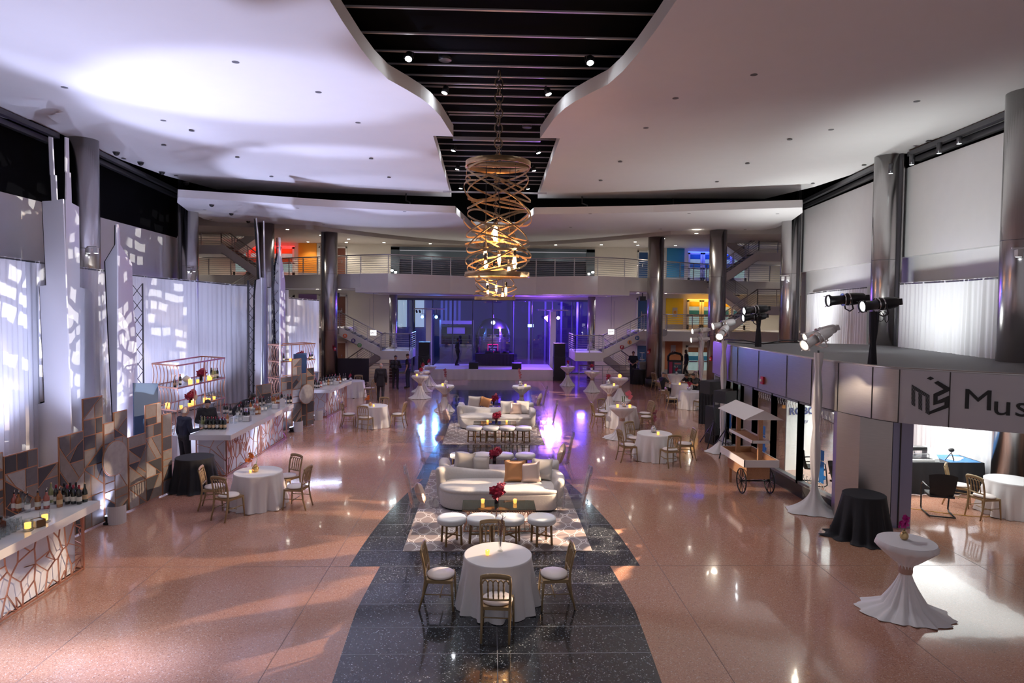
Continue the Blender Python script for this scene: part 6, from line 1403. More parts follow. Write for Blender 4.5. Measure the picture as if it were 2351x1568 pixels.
for i in range(2):
    q = MB()
    for a in (-.3, 0, .3): q.bar((a, -.2, .02+.2*i), (a, -.2, .2+.2*i), .03)
    for z in (.02, .2): q.bar((-.3, -.2, z+.2*i), (.3, -.2, z+.2*i), .03); q.bar((-.3, .2, z+.2*i), (.3, .2, z+.2*i), .03)
    q.bb((-.29, -.17, .03+.2*i), (.29, .2, .19+.2*i)).build('crate_frame', M('crate_metal', (.4, .4, .42), .35, .6), t)
t = thing('desk_lamp_stand', 'small white shelf stand behind the crates', 'stand', (8.75, 37.4, .86)); MB().cyl((0, 0, -.86), (0, 0, .9), .02).box((0, 0, .9), (.25, .2, .04)).box((0, 0, .5), (.25, .2, .04)).build('stand_frame', DOORW, t)
# black tops of two chairs cut by the lower picture edge
# ------------------------------------------------------------- stage
t = thing('stage', 'low white-skirted stage at the far end of the hall', 'stage', (0, 0, 0))
MB().bb((-3.68, 38.3, .58), (3.62, 42.3-.4, .62)).build('stage_deck', M('stage_deck_white', (.75, .72, .75), .5), t)
R = random.Random(2)
mb = MB(); mb.grid(lambda u, v: V((-3.69+7.32*u, 38.28-.02*sin(u*130)*(1-v)-.03*(1-v), .62*v)), 160, 5); mb.grid(lambda u, v: V((-3.7-.03*(1-v), 38.28+3.5*u, .62*v)), 20, 3).grid(lambda u, v: V((3.64+.03*(1-v), 38.28+3.5*u, .62*v)), 20, 3); mb.build('stage_skirt', LINEN, t, fix=False)
for x, l in ((-1.13, 'left'), (1.46, 'right')):
    t = thing('stage_monitor', 'black wedge monitor at the %s front of the stage' % l, 'loudspeaker', (x, 38.75, .62))
    MB().slab([(-.28, -.22, 0), (-.28, .22, 0), (-.28, .22, .2), (-.28, .0, .4), (-.28, -.22, .36)], (.56, 0, 0)).build('cabinet', SPB, t); MB().slab([(-.22, -.225, .04), (.22, -.225, .04), (.22, -.225, .33), (-.22, -.225, .33)], (0, -.008, 0)).build('grille', GRILLE, t)
t = thing('dj_booth', 'table in dark cloth with mixing gear at the centre of the stage', 'table', (.15, 40.9, .62))
mb = MB().grid(lambda u, v: V((-1.22+2.44*u, -.35-.03*sin(u*70)*(1-v), .75*v)), 90, 4).bb((-1.22, -.35, .73), (1.22, .35, .76)).grid(lambda u, v: V((-1.22, -.35+.7*u, .75*v)), 10, 3).grid(lambda u, v: V((1.22, -.35+.7*u, .75*v)), 10, 3); mb.build('tablecloth', M('indigo_cloth', (.03, .02, .06), .8), t, fix=False)
for x, w, l in ((-.35, .5, 'left'), (.15, .4, 'middle'), (.65, .5, 'right')):
    o = thing('mixing_deck', 'dark mixing deck on the stage table, %s of three' % l, 'deck', (.15+x, 40.9, 1.385)); MB().slab([(-w/2, -.2, 0), (-w/2, .2, 0), (-w/2, .2, .16), (-w/2, -.2, .07)], (w, 0, 0)).build('deck_body', BLK, o); MB().cyl((0, 0, .12), (0, 0, .145), .12, n=16).build('platter', STEELD, o)
for sg, nm, x0 in ((-1, 'left', -4.05), (1, 'right', 4.0)):
    t = thing('speaker_stack', 'black loudspeaker stack on the floor %s of the stage' % nm, 'loudspeaker', (x0, 38.5, 0)); MB().box((0, 0, .7), (.68, .7, 1.4)).build('subwoofer_cabinet', SPB, t); MB().box((0, -.352, .7), (.6, .012, 1.3)).build('grille', GRILLE, t); MB().box((0, 0, 1.82), (.66, .6, .8)).build('top_cabinet', SPB, t); MB().box((0, -.302, 1.82), (.6, .012, .74)).build('grille', GRILLE, t)
    x1 = sg*3.95; t = thing('truss_tower', 'white wrapped truss tower with crossbar %s behind the stage' % nm, 'truss', (x1+(-.1 if sg < 0 else -.1), 41.2, 0)); MB().box((0, 0, 2.05), (.36, .36, 4.1)).build('wrapped_tower', LINEN, t)
    MB().cyl((-.95, 0, 4.17), (1.0, 0, 4.17), .035).build('crossbar', M('pale_bar', (.7, .66, .7), .4), t)
def wash(x, z, col, lab, on, s=1.):
    t = thing('stage_light', lab, 'stage light', (x, 40.95, z)); q = Matrix.Rotation(pi/2, 4, 'X')
    MB().lathe([(.06, -.16), (.1, -.1), (.11, .02), (.115, .08)], n=18).xf(q).build('housing', BLK, t)
    MB().cyl((0, -.081, 0), (0, -.087, 0), .1, n=18).build('lens', M('stage_lens_'+on, col, .3, emis=30 if on == 'violet' else 10, ecol=col), t); MB().tube([(-.12, 0, 0), (-.1, .02, .2), (.1, .02, .2), (.12, 0, 0)], .012, 5).cyl((0, .02, .2), (0, .02, .5), .012, n=6).build('yoke', BLK, t)
VI = (.55, .3, 1); BLU = (.12, .4, 1)
wash(3.38, 3.68, VI, 'violet stage light, left of the bright pair', 'violet'); wash(4.16, 3.68, VI, 'violet stage light, right of the bright pair', 'violet'); wash(-4.45, 3.66, (.1, .25, 1), 'deep blue stage light at far left of the left crossbar', 'deepblue'); wash(-3.57, 3.66, BLU, 'pale blue stage light right of the left tower', 'blue')
for x in (-4.85, -4.65): 
    t = thing('stage_light', 'unlit small fixture on the left crossbar, %s' % ('outer' if x < -4.7 else 'inner'), 'stage light', (x, 41.1, 4.05)); MB().cyl((0, 0, 0), (.05, -.12, -.1), .06, n=10).build('housing', BLK, t)
for x, dx in ((3.38, -.6), (4.16, .5)): spot('violet_beam', (x, 40.8, 3.66), (x*.3+dx*3, 22, 0), 300, (.42, .16, 1), 100, .8, .3)
spot('violet_floor', (3.7, 40.7, 3.7), (1.5, 33, 0), 420, (.5, .2, 1), 120, .9, .2)
point('violet_spill', (3.75, 41.35, 3.6), 300, (.25, .07, 1), .25); point('violet_spill', (2.2, 44.5, 4.2), 1500, (.16, .05, 1), .3); point('violet_spill', (7, 50, 4), 900, (.12, .06, 1), .3); point('blue_spill', (-5, 51, 4), 350, (.08, .16, .6), .3); point('blue_spill', (-3.9, 43.4, 3.7), 130, (.08, .25, 1), .2)  # lamps without fixtures, added to tint the background behind the stage violet and blue
for x in (-4.45, -3.57): spot('blue_beam', (x, 40.8, 3.6), (x*.8, 30, 0), 260, (.15, .4, 1), 80, .8, .1)
# bright pairs clamped to the balcony rail
CY = M('balcony_lens', (.7, .95, 1), .3, emis=60, ecol=(.72, .95, 1))
for sg, u1, v1, u2, v2 in ((-1, 901, 621, 909, 625), (1, 1351, 629, 1360, 625)):
    for i, (u, v) in enumerate(((u1, v1), (u2, v2))):
        p = aty(u, v, 34.6); t = thing('rail_spotlight', 'bright white spotlight on the upper balcony rail, %s of the %s pair' % (('left', 'right')[i], 'left' if sg < 0 else 'right'), 'spotlight', (p.x, 34.45, p.z)); MB().cyl((0, .16, .02), (0, 0, 0), .075, n=14).build('housing', BLK, t); MB().cyl((0, -.001, 0), (0, -.005, 0), .065, n=14).build('lens', CY, t); MB().bar((0, .12, .0), (0, .25, .1), .03).build('clamp', BLK, t)
# ------------------------------------------------------------- beyond the glass wall
IND = M('lobby_wall', (.09, .1, .13), .6); 
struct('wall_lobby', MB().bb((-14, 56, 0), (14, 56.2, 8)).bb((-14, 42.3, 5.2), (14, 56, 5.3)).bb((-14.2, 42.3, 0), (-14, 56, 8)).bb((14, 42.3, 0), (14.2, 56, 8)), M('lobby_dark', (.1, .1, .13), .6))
LIT = M('far_lit_window', (.5, .6, .55), .5, emis=.5, ecol=(.55, .7, .6))
for i, x in enumerate((-6.55, -5.3)):
    t = struct('window_%d' % (40+i), MB().bb((x-.32, 47, 2.8), (x+.32, 47.1, 5.2)).bb((x-.5, 47.12, 0), (x+.9, 47.3, 5.2), 1), [LIT, M('lobby_pillar', (.22, .22, .2), .6)])
for i in range(5): struct('trim_%d' % k, MB().bb((-3.9+.33*i, 48.6, 2.6), (-3.72+.33*i, 48.8, 5.2)), M('pale_fin', (.3, .3, .36), .4, .4)); k += 1
for i in range(6): struct('trim_%d' % k, MB().bb((1.6+1.3*i, 52, 0), (1.75+1.3*i, 52.2, 5.2)), MATS['pale_fin']); k += 1
# the ribbed metal bay beside the train
t = thing('exhibit_bay', 'ribbed stainless exhibit bay left of the train nose behind the stage', 'exhibit', (-2.6, 46.8, 0))
MB().bb((-1.2, 0, .0), (1.2, .3, 1.35)).build('lower_shell', STEEL, t)
q = MB()
for z in (1.4, 1.48, 1.56): q.bar((-1.25, -.03, z), (1.25, -.03, z), .04)
q.build('shell_ribs', CHROME, t)
q = MB()
for z in (1.75, 1.95, 2.2, 2.32, 2.85, 2.95): q.bar((-1.15, .05, z), (1.15, .05, z), .035)
q.build('display_rails', STEELD, t)
for x in (-1.18, 1.18): MB().bb((x-.06, 0, 1.5), (x+.06, .12, 3.35)).build('side_post', RAILM, t)
MB().bb((-1.15, .02, 3.05), (1.15, .1, 3.3)).build('header_panel', M('pale_header', (.6, .57, .55), .5), t); MB().bb((-.7, .15, 2.35), (.6, .2, 2.82)).build('screen_panel', M('pale_screen', (.55, .5, .48), .5), t); MB().bb((-1.1, .5, 1.4), (1.1, .55, 3.0)).build('dark_back', BLK, t)
# streamlined train nose
t = thing('train', 'silver streamlined train nose with headlight and Burlington Route sign behind the stage', 'train', (.05, 47.6, 0))
def nose(u, v):
    a = -pi/2+pi*u; z = .35+3.15*v; w = 1.3*(1 if v < .55 else sqrt(max(0, 1-((v-.55)/.452)**2))**.8); d = 1.1*(1 if v < .5 else sqrt(max(0, 1-((v-.5)/.52)**2)))
    return V((w*sin(a), -d*cos(a)*.75, z))
MB().grid(nose, 30, 26).build('nose_shell', STEEL, t)
for i in range(4): 
    z = 2.35-.0*i; x0 = -.78+.52*i
    MB().bb((x0-.2, -.86+.12*abs(i-1.5), 2.15), (x0+.2, -.8+.12*abs(i-1.5), 2.75)).build('windscreen', DARKGL, t)
q = MB()
for j in range(3): q.tube([nose(u/24, .47+.035*j)+V((0, -.02, 0)) for u in range(25)], .018, 5)
q.tube([nose(u/24, .62)+V((0, -.02, 0)) for u in range(25)], .02, 5); q.build('trim_band', CHROME, t)
MB().cyl((0, -.7, 3.18), (0, -.78, 3.18), .19, n=20).build('headlight_bezel', CHROME, t); MB().cyl((0, -.78, 3.18), (0, -.79, 3.18), .14, n=20).build('headlight', M('train_headlight', (.6, .65, 1), .2, emis=6, ecol=(.6, .65, 1)), t); MB().lathe([(.1, 3.45), (.08, 3.55), (.05, 3.62), (.07, 3.72), (0, 3.82)], n=12).build('roof_bell', STEEL, t)
MB().bb((-.38, -.9, 1.05), (.38, -.86, 1.62), 1).bb((-.34, -.91, 1.09), (.34, -.9, 1.58)).build('sign_plate', [M('train_sign_black', (.02, .01, .03), .4), M('train_sign_red', (.75, .02, .12), .4, emis=.8, ecol=(1, .02, .2))], t)
q = MB(); q.text('Burlington', .145, Matrix.Translation((0, -.915, 1.42)) @ rx, 0, .002, .003).text('Route', .145, Matrix.Translation((0, -.915, 1.22)) @ rx, 0, .002, .003); q.build('sign_lettering', M('train_sign_letters', (.6, .55, .6), .5, emis=.2), t)
MB().bb((-1.2, -.6, .05), (1.2, .4, .4)).build('pilot', STEELD, t)
tag(MB().box((0, 0, 0), (.42, .05, .22)).build('exit_sign', M('green_exit', (.5, .9, .75), .4, emis=2.5, ecol=(.5, 1, .8)), None, (2.85, 48, 2.95)), 'small pale green exit sign far behind the violet lights', 'exit sign')
# ------------------------------------------------------------- people
SK = {'fair': M('skin_fair', (.5, .28, .2), .5), 'mid': M('skin_mid', (.33, .16, .1), .5), 'dark': M('skin_dark', (.06, .028, .018), .45)}
CL = {'black': M('clothes_black', (.01, .01, .013), .75), 'suit': M('clothes_suit', (.014, .011, .018), .7), 'navy': M('clothes_navy', (.012, .016, .035), .75), 'denim': M('clothes_denim', (.03, .035, .07), .8)}
HAIR = {'black': M('hair_black', (.012, .009, .008), .5), 'brown': M('hair_brown', (.06, .03, .015), .5), 'grey': M('hair_grey', (.35, .3, .28), .55)}
EYE_W, EYE_D = M('eye_white', (.7, .7, .7), .3), M('eye_dark', (.02, .01, .01), .3)
def caps(mb, a, b, ra, rb=None, n=10):
    rb = ra if rb is None else rb; a, b = V(a), V(b)
    if (b-a).length > 1e-4: mb.cyl(a, b, ra, rb, n)
    mb.sph(a, ra, n); mb.sph(b, rb, n); return mb
def remesh(mb, name, mat_, parent, vox, it=3):
    me = mb.mesh(name, mat_, False); o = bpy.data.objects.new(name, me); COL.objects.link(o)
    r = o.modifiers.new('r', 'REMESH'); r.mode = 'VOXEL'; r.voxel_size = vox; r.use_smooth_shade = True
    s = o.modifiers.new('s', 'SMOOTH'); s.iterations = it; s.factor = .5
    dg = bpy.context.evaluated_depsgraph_get(); m2 = bpy.data.meshes.new_from_object(o.evaluated_get(dg)); o.modifiers.clear(); o.data = m2; bpy.data.meshes.remove(me); m2.name = name
    m2.materials.clear(); m2.materials.append(mat_); o.parent = parent; return o
J0 = dict(pel=(0, 0, .96), che=(0, .01, 1.28), nec=(0, 0, 1.5), head=(0, .03, 1.64),
          shL=(-.185, 0, 1.43), elL=(-.24, -.03, 1.13), wrL=(-.24, .06, .88), shR=(.185, 0, 1.43), elR=(.24, -.03, 1.13), wrR=(.24, .06, .88),
          hiL=(-.095, 0, .92), knL=(-.11, .03, .5), anL=(-.115, -.01, .09), hiR=(.095, 0, .92), knR=(.11, .03, .5), anR=(.115, -.01, .09))
def person(label, loc, rz, pose=None, skin='fair', hair='brown', shirt='black', trousers='black', sleeves='long', jacket=False, s=1., look=(0, 1, 0), feet=True, extra=None, bald=False, toes=None):
    J = {k_: V(v) for k_, v in {**J0, **(pose or {})}.items()}; t = thing('person', label, 'person', loc, rz); b = MB()
    hd = J['head']; lk = V(look).normalized(); up = (hd-J['nec']).normalized(); lk = (lk-up*lk.dot(up)).normalized(); sd = lk.cross(up)
    HM = Matrix((sd, lk, up)).transposed()
    def hp(x, y, z): return hd+HM@V((x, y, z))
    def ell(c, r, mb=b, n=14):
        q = MB().sph((0, 0, 0), r, n); mb.add([hp(*c)+HM@V(v) for v in q.v], q.f, 0, True)
    ell((0, 0, .02), (.074, .092, .1)); ell((0, .02, -.05), (.055, .065, .065)); ell((0, .095, -.012), (.013, .02, .022)); ell((0, .082, -.058), (.024, .012, .009)); ell((0, .07, .02), (.055, .022, .014))
    for sg in (-1, 1): ell((sg*.075, -.005, -.005), (.012, .022, .03))
    caps(b, J['nec']-V((0, 0, .05)), hp(0, -.015, -.06), .056, .05)
    torso = [(J['pel'], .135), (J['pel'].lerp(J['che'], .5), .125), (J['che'], .14)]
    def body(mb, k_, legs=True, arms=True, sl=1.):
        pe, ch, ne = J['pel'], J['che'], J['nec']; shx = (J['shR']-J['shL']).normalized()
        for i in range(7):
            f = i/6; c = pe.lerp(ch, f); w = (.14, .13, .125, .13, .145, .155, .16)[i]
            for sg in (-1, -.5, 0, .5, 1): mb.sph(c+shx*sg*w*.55, (.092*k_, .092*k_, .1*k_) if True else 0, 10)
        caps(mb, J['shL'], J['shR'], .07*k_); caps(mb, ch+shx*.07, J['shR'], .105*k_, .068*k_); caps(mb, ch-shx*.07, J['shL'], .105*k_, .068*k_); caps(mb, ch, ne-V((0, 0, .03)), .11*k_, .06*k_)
    body(b, 1.)
    for q in 'LR':
        caps(b, J['sh'+q], J['el'+q], .052, .042); caps(b, J['el'+q], J['wr'+q], .042, .028)
        h = (J['wr'+q]-J['el'+q]).normalized(); sv = h.cross(V((0, 1, 0)) if abs(h.y) < .8 else V((0, 0, 1))).normalized(); nv = h.cross(sv); w = J['wr'+q]
        sg = 1 if q == 'L' else -1; inn = V((1 if q == 'L' else -1, 0, 0)); nv = nv if nv.dot(inn) > 0 else -nv; sv = nv.cross(h)
        for i in range(4):
            o_ = sv*(i-1.5)*.021; k0 = w+o_*.6+h*.02; k1 = w+o_+h*(.085+.006*(i in (1, 2))); caps(b, k0, k1, .017, .013, 8)
            l = (.034, .04, .037, .028)[i]; k2 = k1+h*l*.9+nv*l*.3; k3 = k2+h*l*.6+nv*l*.6; caps(b, k1, k2, .0105, .0095, 7); caps(b, k2, k3, .0095, .008, 7)
        th = w+h*.03-sv*.02*sg; caps(b, th, th+h*.04-sv*.035*sg+nv*.02, .012, .0105, 7); caps(b, th+h*.04-sv*.035*sg+nv*.02, th+h*.07-sv*.04*sg+nv*.03, .0105, .009, 7)
        caps(b, J['hi'+q], J['kn'+q], .082, .056); caps(b, J['kn'+q], J['an'+q], .055, .036)
    remesh(b, 'body', SK[skin], t, .0105)
    sh = MB(); body(sh, 1.14 if not jacket else 1.24)
    for q in 'LR':
        e = J['el'+q] if sleeves == 'long' else J['sh'+q].lerp(J['el'+q], .62)
        caps(sh, J['sh'+q], e, .066 if not jacket else .076, .056 if not jacket else .064)
        if sleeves == 'long': caps(sh, J['el'+q], J['el'+q].lerp(J['wr'+q], .93), .056 if not jacket else .064, .044 if not jacket else .05)
    if jacket:
        for sg in (-.6, 0, .6): caps(sh, J['pel']+V((sg*.13, 0, .05)), J['pel']+V((sg*.16, -.02, -.2)), .115, .105)
    remesh(sh, 'jacket' if jacket else 'shirt', CL[shirt], t, .015)
    tr = MB()
    for q in 'LR': caps(tr, J['hi'+q], J['kn'+q], .098, .074); caps(tr, J['kn'+q], J['an'+q]+V((0, 0, .0)), .072, .058)
    caps(tr, J['hiL']+V((0, 0, .05)), J['hiR']+V((0, 0, .05)), .115); remesh(tr, 'trousers', CL[trousers], t, .016)
    for q in 'LR':
        an = J['an'+q]; f = V(toes.get(q, (0, 1, 0))) if toes else V((0, 1, 0)); sh_ = MB(); caps(sh_, an+V((0, 0, -.04)), an+f*.15+V((0, 0, -.052)), .045, .036); sh_.box(an+f*.06+V((0, 0, -.083)), (.08, .24, .012), atan2(-f.x, f.y)); remesh(sh_, 'shoe', BLKR, t, .012)
    hr = MB(); N = 16
    if not bald:
        hr.grid(lambda u, v: hp(.082*sin(2*pi*u)*sin(v*1.75+.001), (-.004+.1*cos(2*pi*u)*sin(v*1.75+.001)) if cos(2*pi*u) < .3 or v < .62 else .078*cos(2*pi*u)*.9, .03+.1*cos(v*1.75)+(.035*max(0, cos(2*pi*u))*(v > .6))), 22, 9, closed=True); hr.build('hair', HAIR[hair], t, fix=False)
    else:
        hr.grid(lambda u, v: hp(.079*sin(pi*(.35+1.3*u)), -.004+.097*cos(pi*(.35+1.3*u)), -.05+.08*v), 16, 4); hr.build('hair', HAIR[hair], t, fix=False)
    for sg in (-1, 1):
        q = MB(); c = hp(sg*.03, .082, .005); q.sph(c, .011, 8); q.sph(c+lk*.006, .0068, 8, 1); q.build('eye', [EYE_W, EYE_D], t)
    if extra == 'moustache': q = MB(); [caps(q, hp(0, .098, -.04), hp(sg*.03, .085, -.047), .008, .005, 6) for sg in (-1, 1)]; q.build('moustache', HAIR[hair], t)
    if extra == 'beard': q = MB(); q.sph((0, 0, 0), (.056, .05, .045), 10); q.v = [tuple(hp(0, .03, -.08)+HM@V(v)) for v in q.v]; q.build('beard', HAIR[hair], t)
    if extra == 'cap':
        q = MB(); q.sph((0, 0, 0), (.086, .104, .075), 14); q.v = [tuple(hp(0, -.005, .065)+HM@V(v)) for v in q.v]; q.slab([hp(-.06, .07, .055), hp(.06, .07, .055), hp(.05, .17, .045), hp(-.05, .17, .045)], up*.008); q.build('cap', M('grey_cap', (.2, .2, .22), .8), t)
    if extra == 'backpack':
        q = MB(); c = J['che']+V((0, -.2, 0)); [q.sph(c+V((sx*.09, 0, sz)), (.1, .09, .12), 10) for sx in (-1, 1) for sz in (-.1, .1)]; remesh(q, 'backpack', M('pack_black', (.02, .02, .028), .5), t, .02)
    if s != 1: t.scale = (s,)*3
    return t
bentR = dict(elR=(.27, -.02, 1.15), wrR=(.16, .25, 1.12), elL=(-.27, -.02, 1.15), wrL=(-.12, .26, 1.08))
person('bald bartender in black seen from behind at the near end of the middle bar', (-7.98, 16.75, 0), -.55, dict(wrR=(.16, .3, 1.14), elR=(.27, .0, 1.15)), 'fair', 'grey', 'navy', 'black', bald=True, look=(.2, 1, -.1))
person('bartender with dark hair and moustache behind the middle bar', (-8.02, 18.15, 0), pi+.75, {**bentR, 'head': (0, .06, 1.62)}, 'fair', 'black', 'black', extra='moustache', look=(.25, 1, -.35))
person('bartender leaning low over the far half of the middle bar', (-8.25, 20.9, 0), -pi/2, dict(che=(0, .2, 1.2), nec=(0, .38, 1.34), head=(0, .48, 1.42), shL=(-.185, .3, 1.27), shR=(.185, .3, 1.27), elL=(-.25, .38, 1.18), wrL=(-.18, .55, 1.14), elR=(.25, .38, 1.18), wrR=(.15, .56, 1.14), pel=(0, -.08, .95)), 'dark', 'black', 'black', look=(0, 1, -.8), extra='beard')
person('person in black at the far left edge behind the near bar, elbow out', (-8.2, 10.15, 0), -pi/2, dict(elR=(.2, .05, 1.32), wrR=(.05, .3, 1.2), elL=(-.3, .2, 1.36), wrL=(-.05, .35, 1.3)), 'dark', 'black', 'black', look=(.4, 1, 0))
person('man in dark suit walking away past the gold vase table', (-5.1, 29.4, 0), .1, dict(knL=(-.11, .1, .5), anL=(-.11, .05, .09), knR=(.1, .02, .5), anR=(.1, -.2, .12)), 'fair', 'grey', 'suit', 'suit', jacket=True, bald=True)
person('man in black with a pack on his back near the left stage corner', (-5.1, 33.9, 0), -.2, dict(elL=(-.28, .1, 1.15), wrL=(-.12, .28, 1.2), elR=(.28, .05, 1.15), wrR=(.14, .28, 1.1)), 'mid', 'black', 'black', 'black', extra='backpack', look=(.3, 1, -.2))
person('man in black short sleeved shirt and jeans looking down beside him', (-4.5, 34.4, 0), 1.35, dict(wrR=(.24, .1, .9)), 'fair', 'brown', 'black', 'denim', sleeves='short', look=(.1, 1, -.35), s=1.03)
person('stage hand in dark polo looking down behind the black table at right', (8.35, 37.9, 0), pi-.3, {**bentR, 'wrR': (.05, .28, 1.05), 'wrL': (-.05, .3, 1.05)}, 'fair', 'brown', 'navy', 'navy', sleeves='short', look=(0, 1, -.7), s=1.03)
person('dark figure walking past the white doors at the back right', (12.3, 40.4, 0), pi/2, dict(knL=(-.1, .15, .5), anL=(-.1, .2, .09), anR=(.1, -.22, .13)), 'dark', 'black', 'black', 'black', s=1.0)
person('dark figure crossing the stage left of the dark booth', (-2.2, 40.6, .62), -1.2, dict(knL=(-.1, .1, .5), anR=(.1, -.15, .11)), 'dark', 'black', 'black', 'black', s=1.0)
def seated(**kw):
    d = dict(pel=(0, -.05, .54), che=(0, -.0, .86), nec=(0, .04, 1.07), head=(0, .09, 1.2), shL=(-.185, .02, 1.0), shR=(.185, .02, 1.0), hiL=(-.1, .0, .5), hiR=(.1, .0, .5), knL=(-.13, .42, .5), knR=(.13, .42, .5), anL=(-.13, .42, .09), anR=(.13, .42, .09), elL=(-.25, .1, .74), elR=(.25, .1, .74), wrL=(-.12, .34, .78), wrR=(.12, .34, .78)); d.update({k_: v for k_, v in kw.items()}); return d
c = T[7]
person('seated person in grey cap and black shirt resting head on hand', (c[0]-.95, c[1]+.05, 0), -pi/2+.3, seated(elR=(.28, .28, .8), wrR=(.12, .2, 1.1)), 'fair', 'black', 'black', 'black', sleeves='short', extra='cap', look=(.4, 1, -.1))
person('seated person in black leaning across the table, dark hair', (c[0]+.62, c[1]+.62, 0), pi/2+.6, seated(che=(0, .15, .82), nec=(0, .27, 1.0), head=(0, .34, 1.1), shL=(-.185, .22, .95), shR=(.185, .22, .95), elL=(-.25, .42, .82), elR=(.25, .42, .82), wrL=(-.05, .6, .8), wrR=(.1, .6, .8)), 'mid', 'black', 'black', 'black', sleeves='short', look=(0, 1, -.6))
person('seated person in black reading a paper at the table, nearest of the three', (c[0]+.72, c[1]-.12, 0), pi/2, seated(che=(0, .08, .85), nec=(0, .16, 1.05), head=(0, .22, 1.17), knL=(-.13, .5, .5), anL=(-.13, .6, .09)), 'mid', 'black', 'black', 'black', sleeves='short', look=(0, 1, -.5))
q = MB(); [q.sph((sx*.12, sy*.1, .13+sz), (.13, .12, .12), 10) for sx in (-1, 1) for sy in (-1, 1) for sz in (0, .08)]
t = thing('backpack', 'black backpack lying on the floor by the seated people', 'bag', (8.25, 29.4, 0), .3); remesh(q, 'bag_body', MATS['pack_black'], t, .02); MB().tube([(-.1, -.2, .22), (0, -.26, .3), (.1, -.2, .22)], .012, 5).build('strap', BLK, t)
t = thing('projection_screen', 'large black panel screen standing left of the walking people', 'screen', (-7.72, 35.9, 0), .02); MB().bb((-.86, -.03, .12), (.86, .03, 1.42)).build('screen_panel', M('screen_black', (.012, .008, .02), .5), t)
for x in (-.7, .7): MB().bar((x, -.25, .02), (x, .25, .02), .05).bar((x, 0, .02), (x, 0, .2), .05).build('foot', BLK, t)
# ------------------------------------------------------------- chandeliers
BRZ = M('weathered_brass', (.42, .27, .14), .38, .75, var=.35, vs=9); BRZD = M('weathered_brass_chain', (.25, .17, .11), .4, .8); BULB = M('bulb_glass_glow', (1, .6, .3), .2, emis=9, ecol=(1, .55, .25)); FIL = M('filament', (1, .7, .35), .3, emis=60, ecol=(1, .62, .3))
BGL = clear('amber_bulb_glass', (1, .86, .72), .08)
def chandelier(loc, label, seed, nb, top, D=1.6, H=2.7):
    t = thing('chandelier', label, 'chandelier', loc); R = random.Random(seed); r = D/2
    for z, nm in ((H, 'top_ring'), (0, 'bottom_ring')): MB().lathe([(r, z-.06), (r, z+.06), (r-.03, z+.06), (r-.03, z-.06), (r, z-.06)], n=56, cap=False).build(nm, BRZ, t)
    MB().bar((-r+.02, 0, H), (r-.02, 0, H), .07, .12).build('top_bar', BRZ, t)
    for i in range(nb):
        rr = r*R.uniform(.93, 1.06); tilt = R.uniform(.15, .62); ax = R.uniform(0, 2*pi); zc = H*(i+.5)/nb+R.uniform(-.12, .12); span = R.uniform(.72, 1.0)*2*pi; a0 = R.uniform(0, 2*pi); n = 44; w = .021; vs = []
        amp = min(tilt*r, zc+.02 if zc < H/2 else H-zc+.02); amp = max(amp, .06)
        for k_ in range(n+1):
            a = a0+span*k_/n; z = zc+amp*sin(a-ax); c, s_ = cos(a), sin(a)
            for dr, dz in ((0, -w), (0, w), (-.012, w), (-.012, -w)): vs.append(V(((rr+dr)*c, (rr+dr)*s_, z+dz)))
        fs = [(k_*4+j, k_*4+(j+1) % 4, k_*4+4+(j+1) % 4, k_*4+4+j) for k_ in range(n) for j in range(4)]+[(0, 1, 2, 3), (n*4, n*4+1, n*4+2, n*4+3)]
        MB().add(vs, fs).build('woven_band', BRZ, t)
    z = H+.05; i = 0; zt_ = top-loc[2]
    while z < zt_:
        L_ = .17; a = i*pi/2+.3
        MB().tube([(cos(a)*.1*cos(2*pi*k_/18), sin(a)*.1*cos(2*pi*k_/18), z+L_*.62+L_*.72*sin(2*pi*k_/18)) for k_ in range(18)], .016, 6, True).build('chain_link', BRZD, t); z += L_*1.08; i += 1
    MB().tube([(.05, .02, zt_)]+[(.05+.04*sin(k_), .02, zt_-(zt_-1.4)*k_/14) for k_ in range(1, 14)]+[(0, 0, 1.4)], .008, 5).build('power_cord', BLK, t)
    for bx, by, bz, kind, s_ in ((-.05, 0, .95, 'globe', .19), (.42, -.15, .3, 'tube', .11), (.05, .25, .4, 'tube', .1), (-.28, -.3, -.28 if False else .2, 'pear', .1), (.3, .3, .1, 'pear', .1), (-.3, .25, .55, 'pear', .09)):
        zz = bz; MB().cyl((bx, by, zz+s_*1.5), (bx, by, zz+s_*1.5+.16), .045, n=12).cyl((bx, by, zz+s_*1.5+.16), (bx, by, H), .006, n=5).build('bulb_socket', BLK, t)
        pr = {'globe': [(0, -s_), (s_*.6, -s_*.8), (s_, 0), (s_*.75, s_*.7), (s_*.25, s_*1.3), (s_*.22, s_*1.5)], 'tube': [(0, -s_*2.2), (s_*.5, -s_*2.1), (s_*.55, 0), (s_*.5, s_), (s_*.3, s_*1.5)], 'pear': [(0, -s_), (s_*.7, -s_*.7), (s_*.8, 0), (s_*.4, s_*1.1), (s_*.3, s_*1.5)]}[kind]
        MB().lathe([(a, b+zz) for a, b in pr], (bx, by, 0), 18).build('bulb', BGL, t)
        q = MB(); [q.tube([(bx+.02*j, by, zz+s_*1.2), (bx+.03*j, by, zz-s_*.3), (bx+.012*j, by, zz-s_*.6*(2 if kind == 'tube' else 1))], s_*.13, 6) for j in (-1, 0, 1)]; q.build('filament', FIL, t)
    point('bulb_glow', (loc[0], loc[1], loc[2]+.9), 60, (1, .5, .2), .15); point('bulb_glow', (loc[0]+.2, loc[1]-.1, loc[2]+.3), 40, (1, .52, .22), .12)
chandelier((.02, 16.0, 5.2), 'large woven brass band chandelier on a ring chain, nearest the camera', 5, 19, 10.0)
chandelier((.03, 25.2, 4.72), 'second woven brass chandelier hanging behind the first', 8, 16, 10.0)
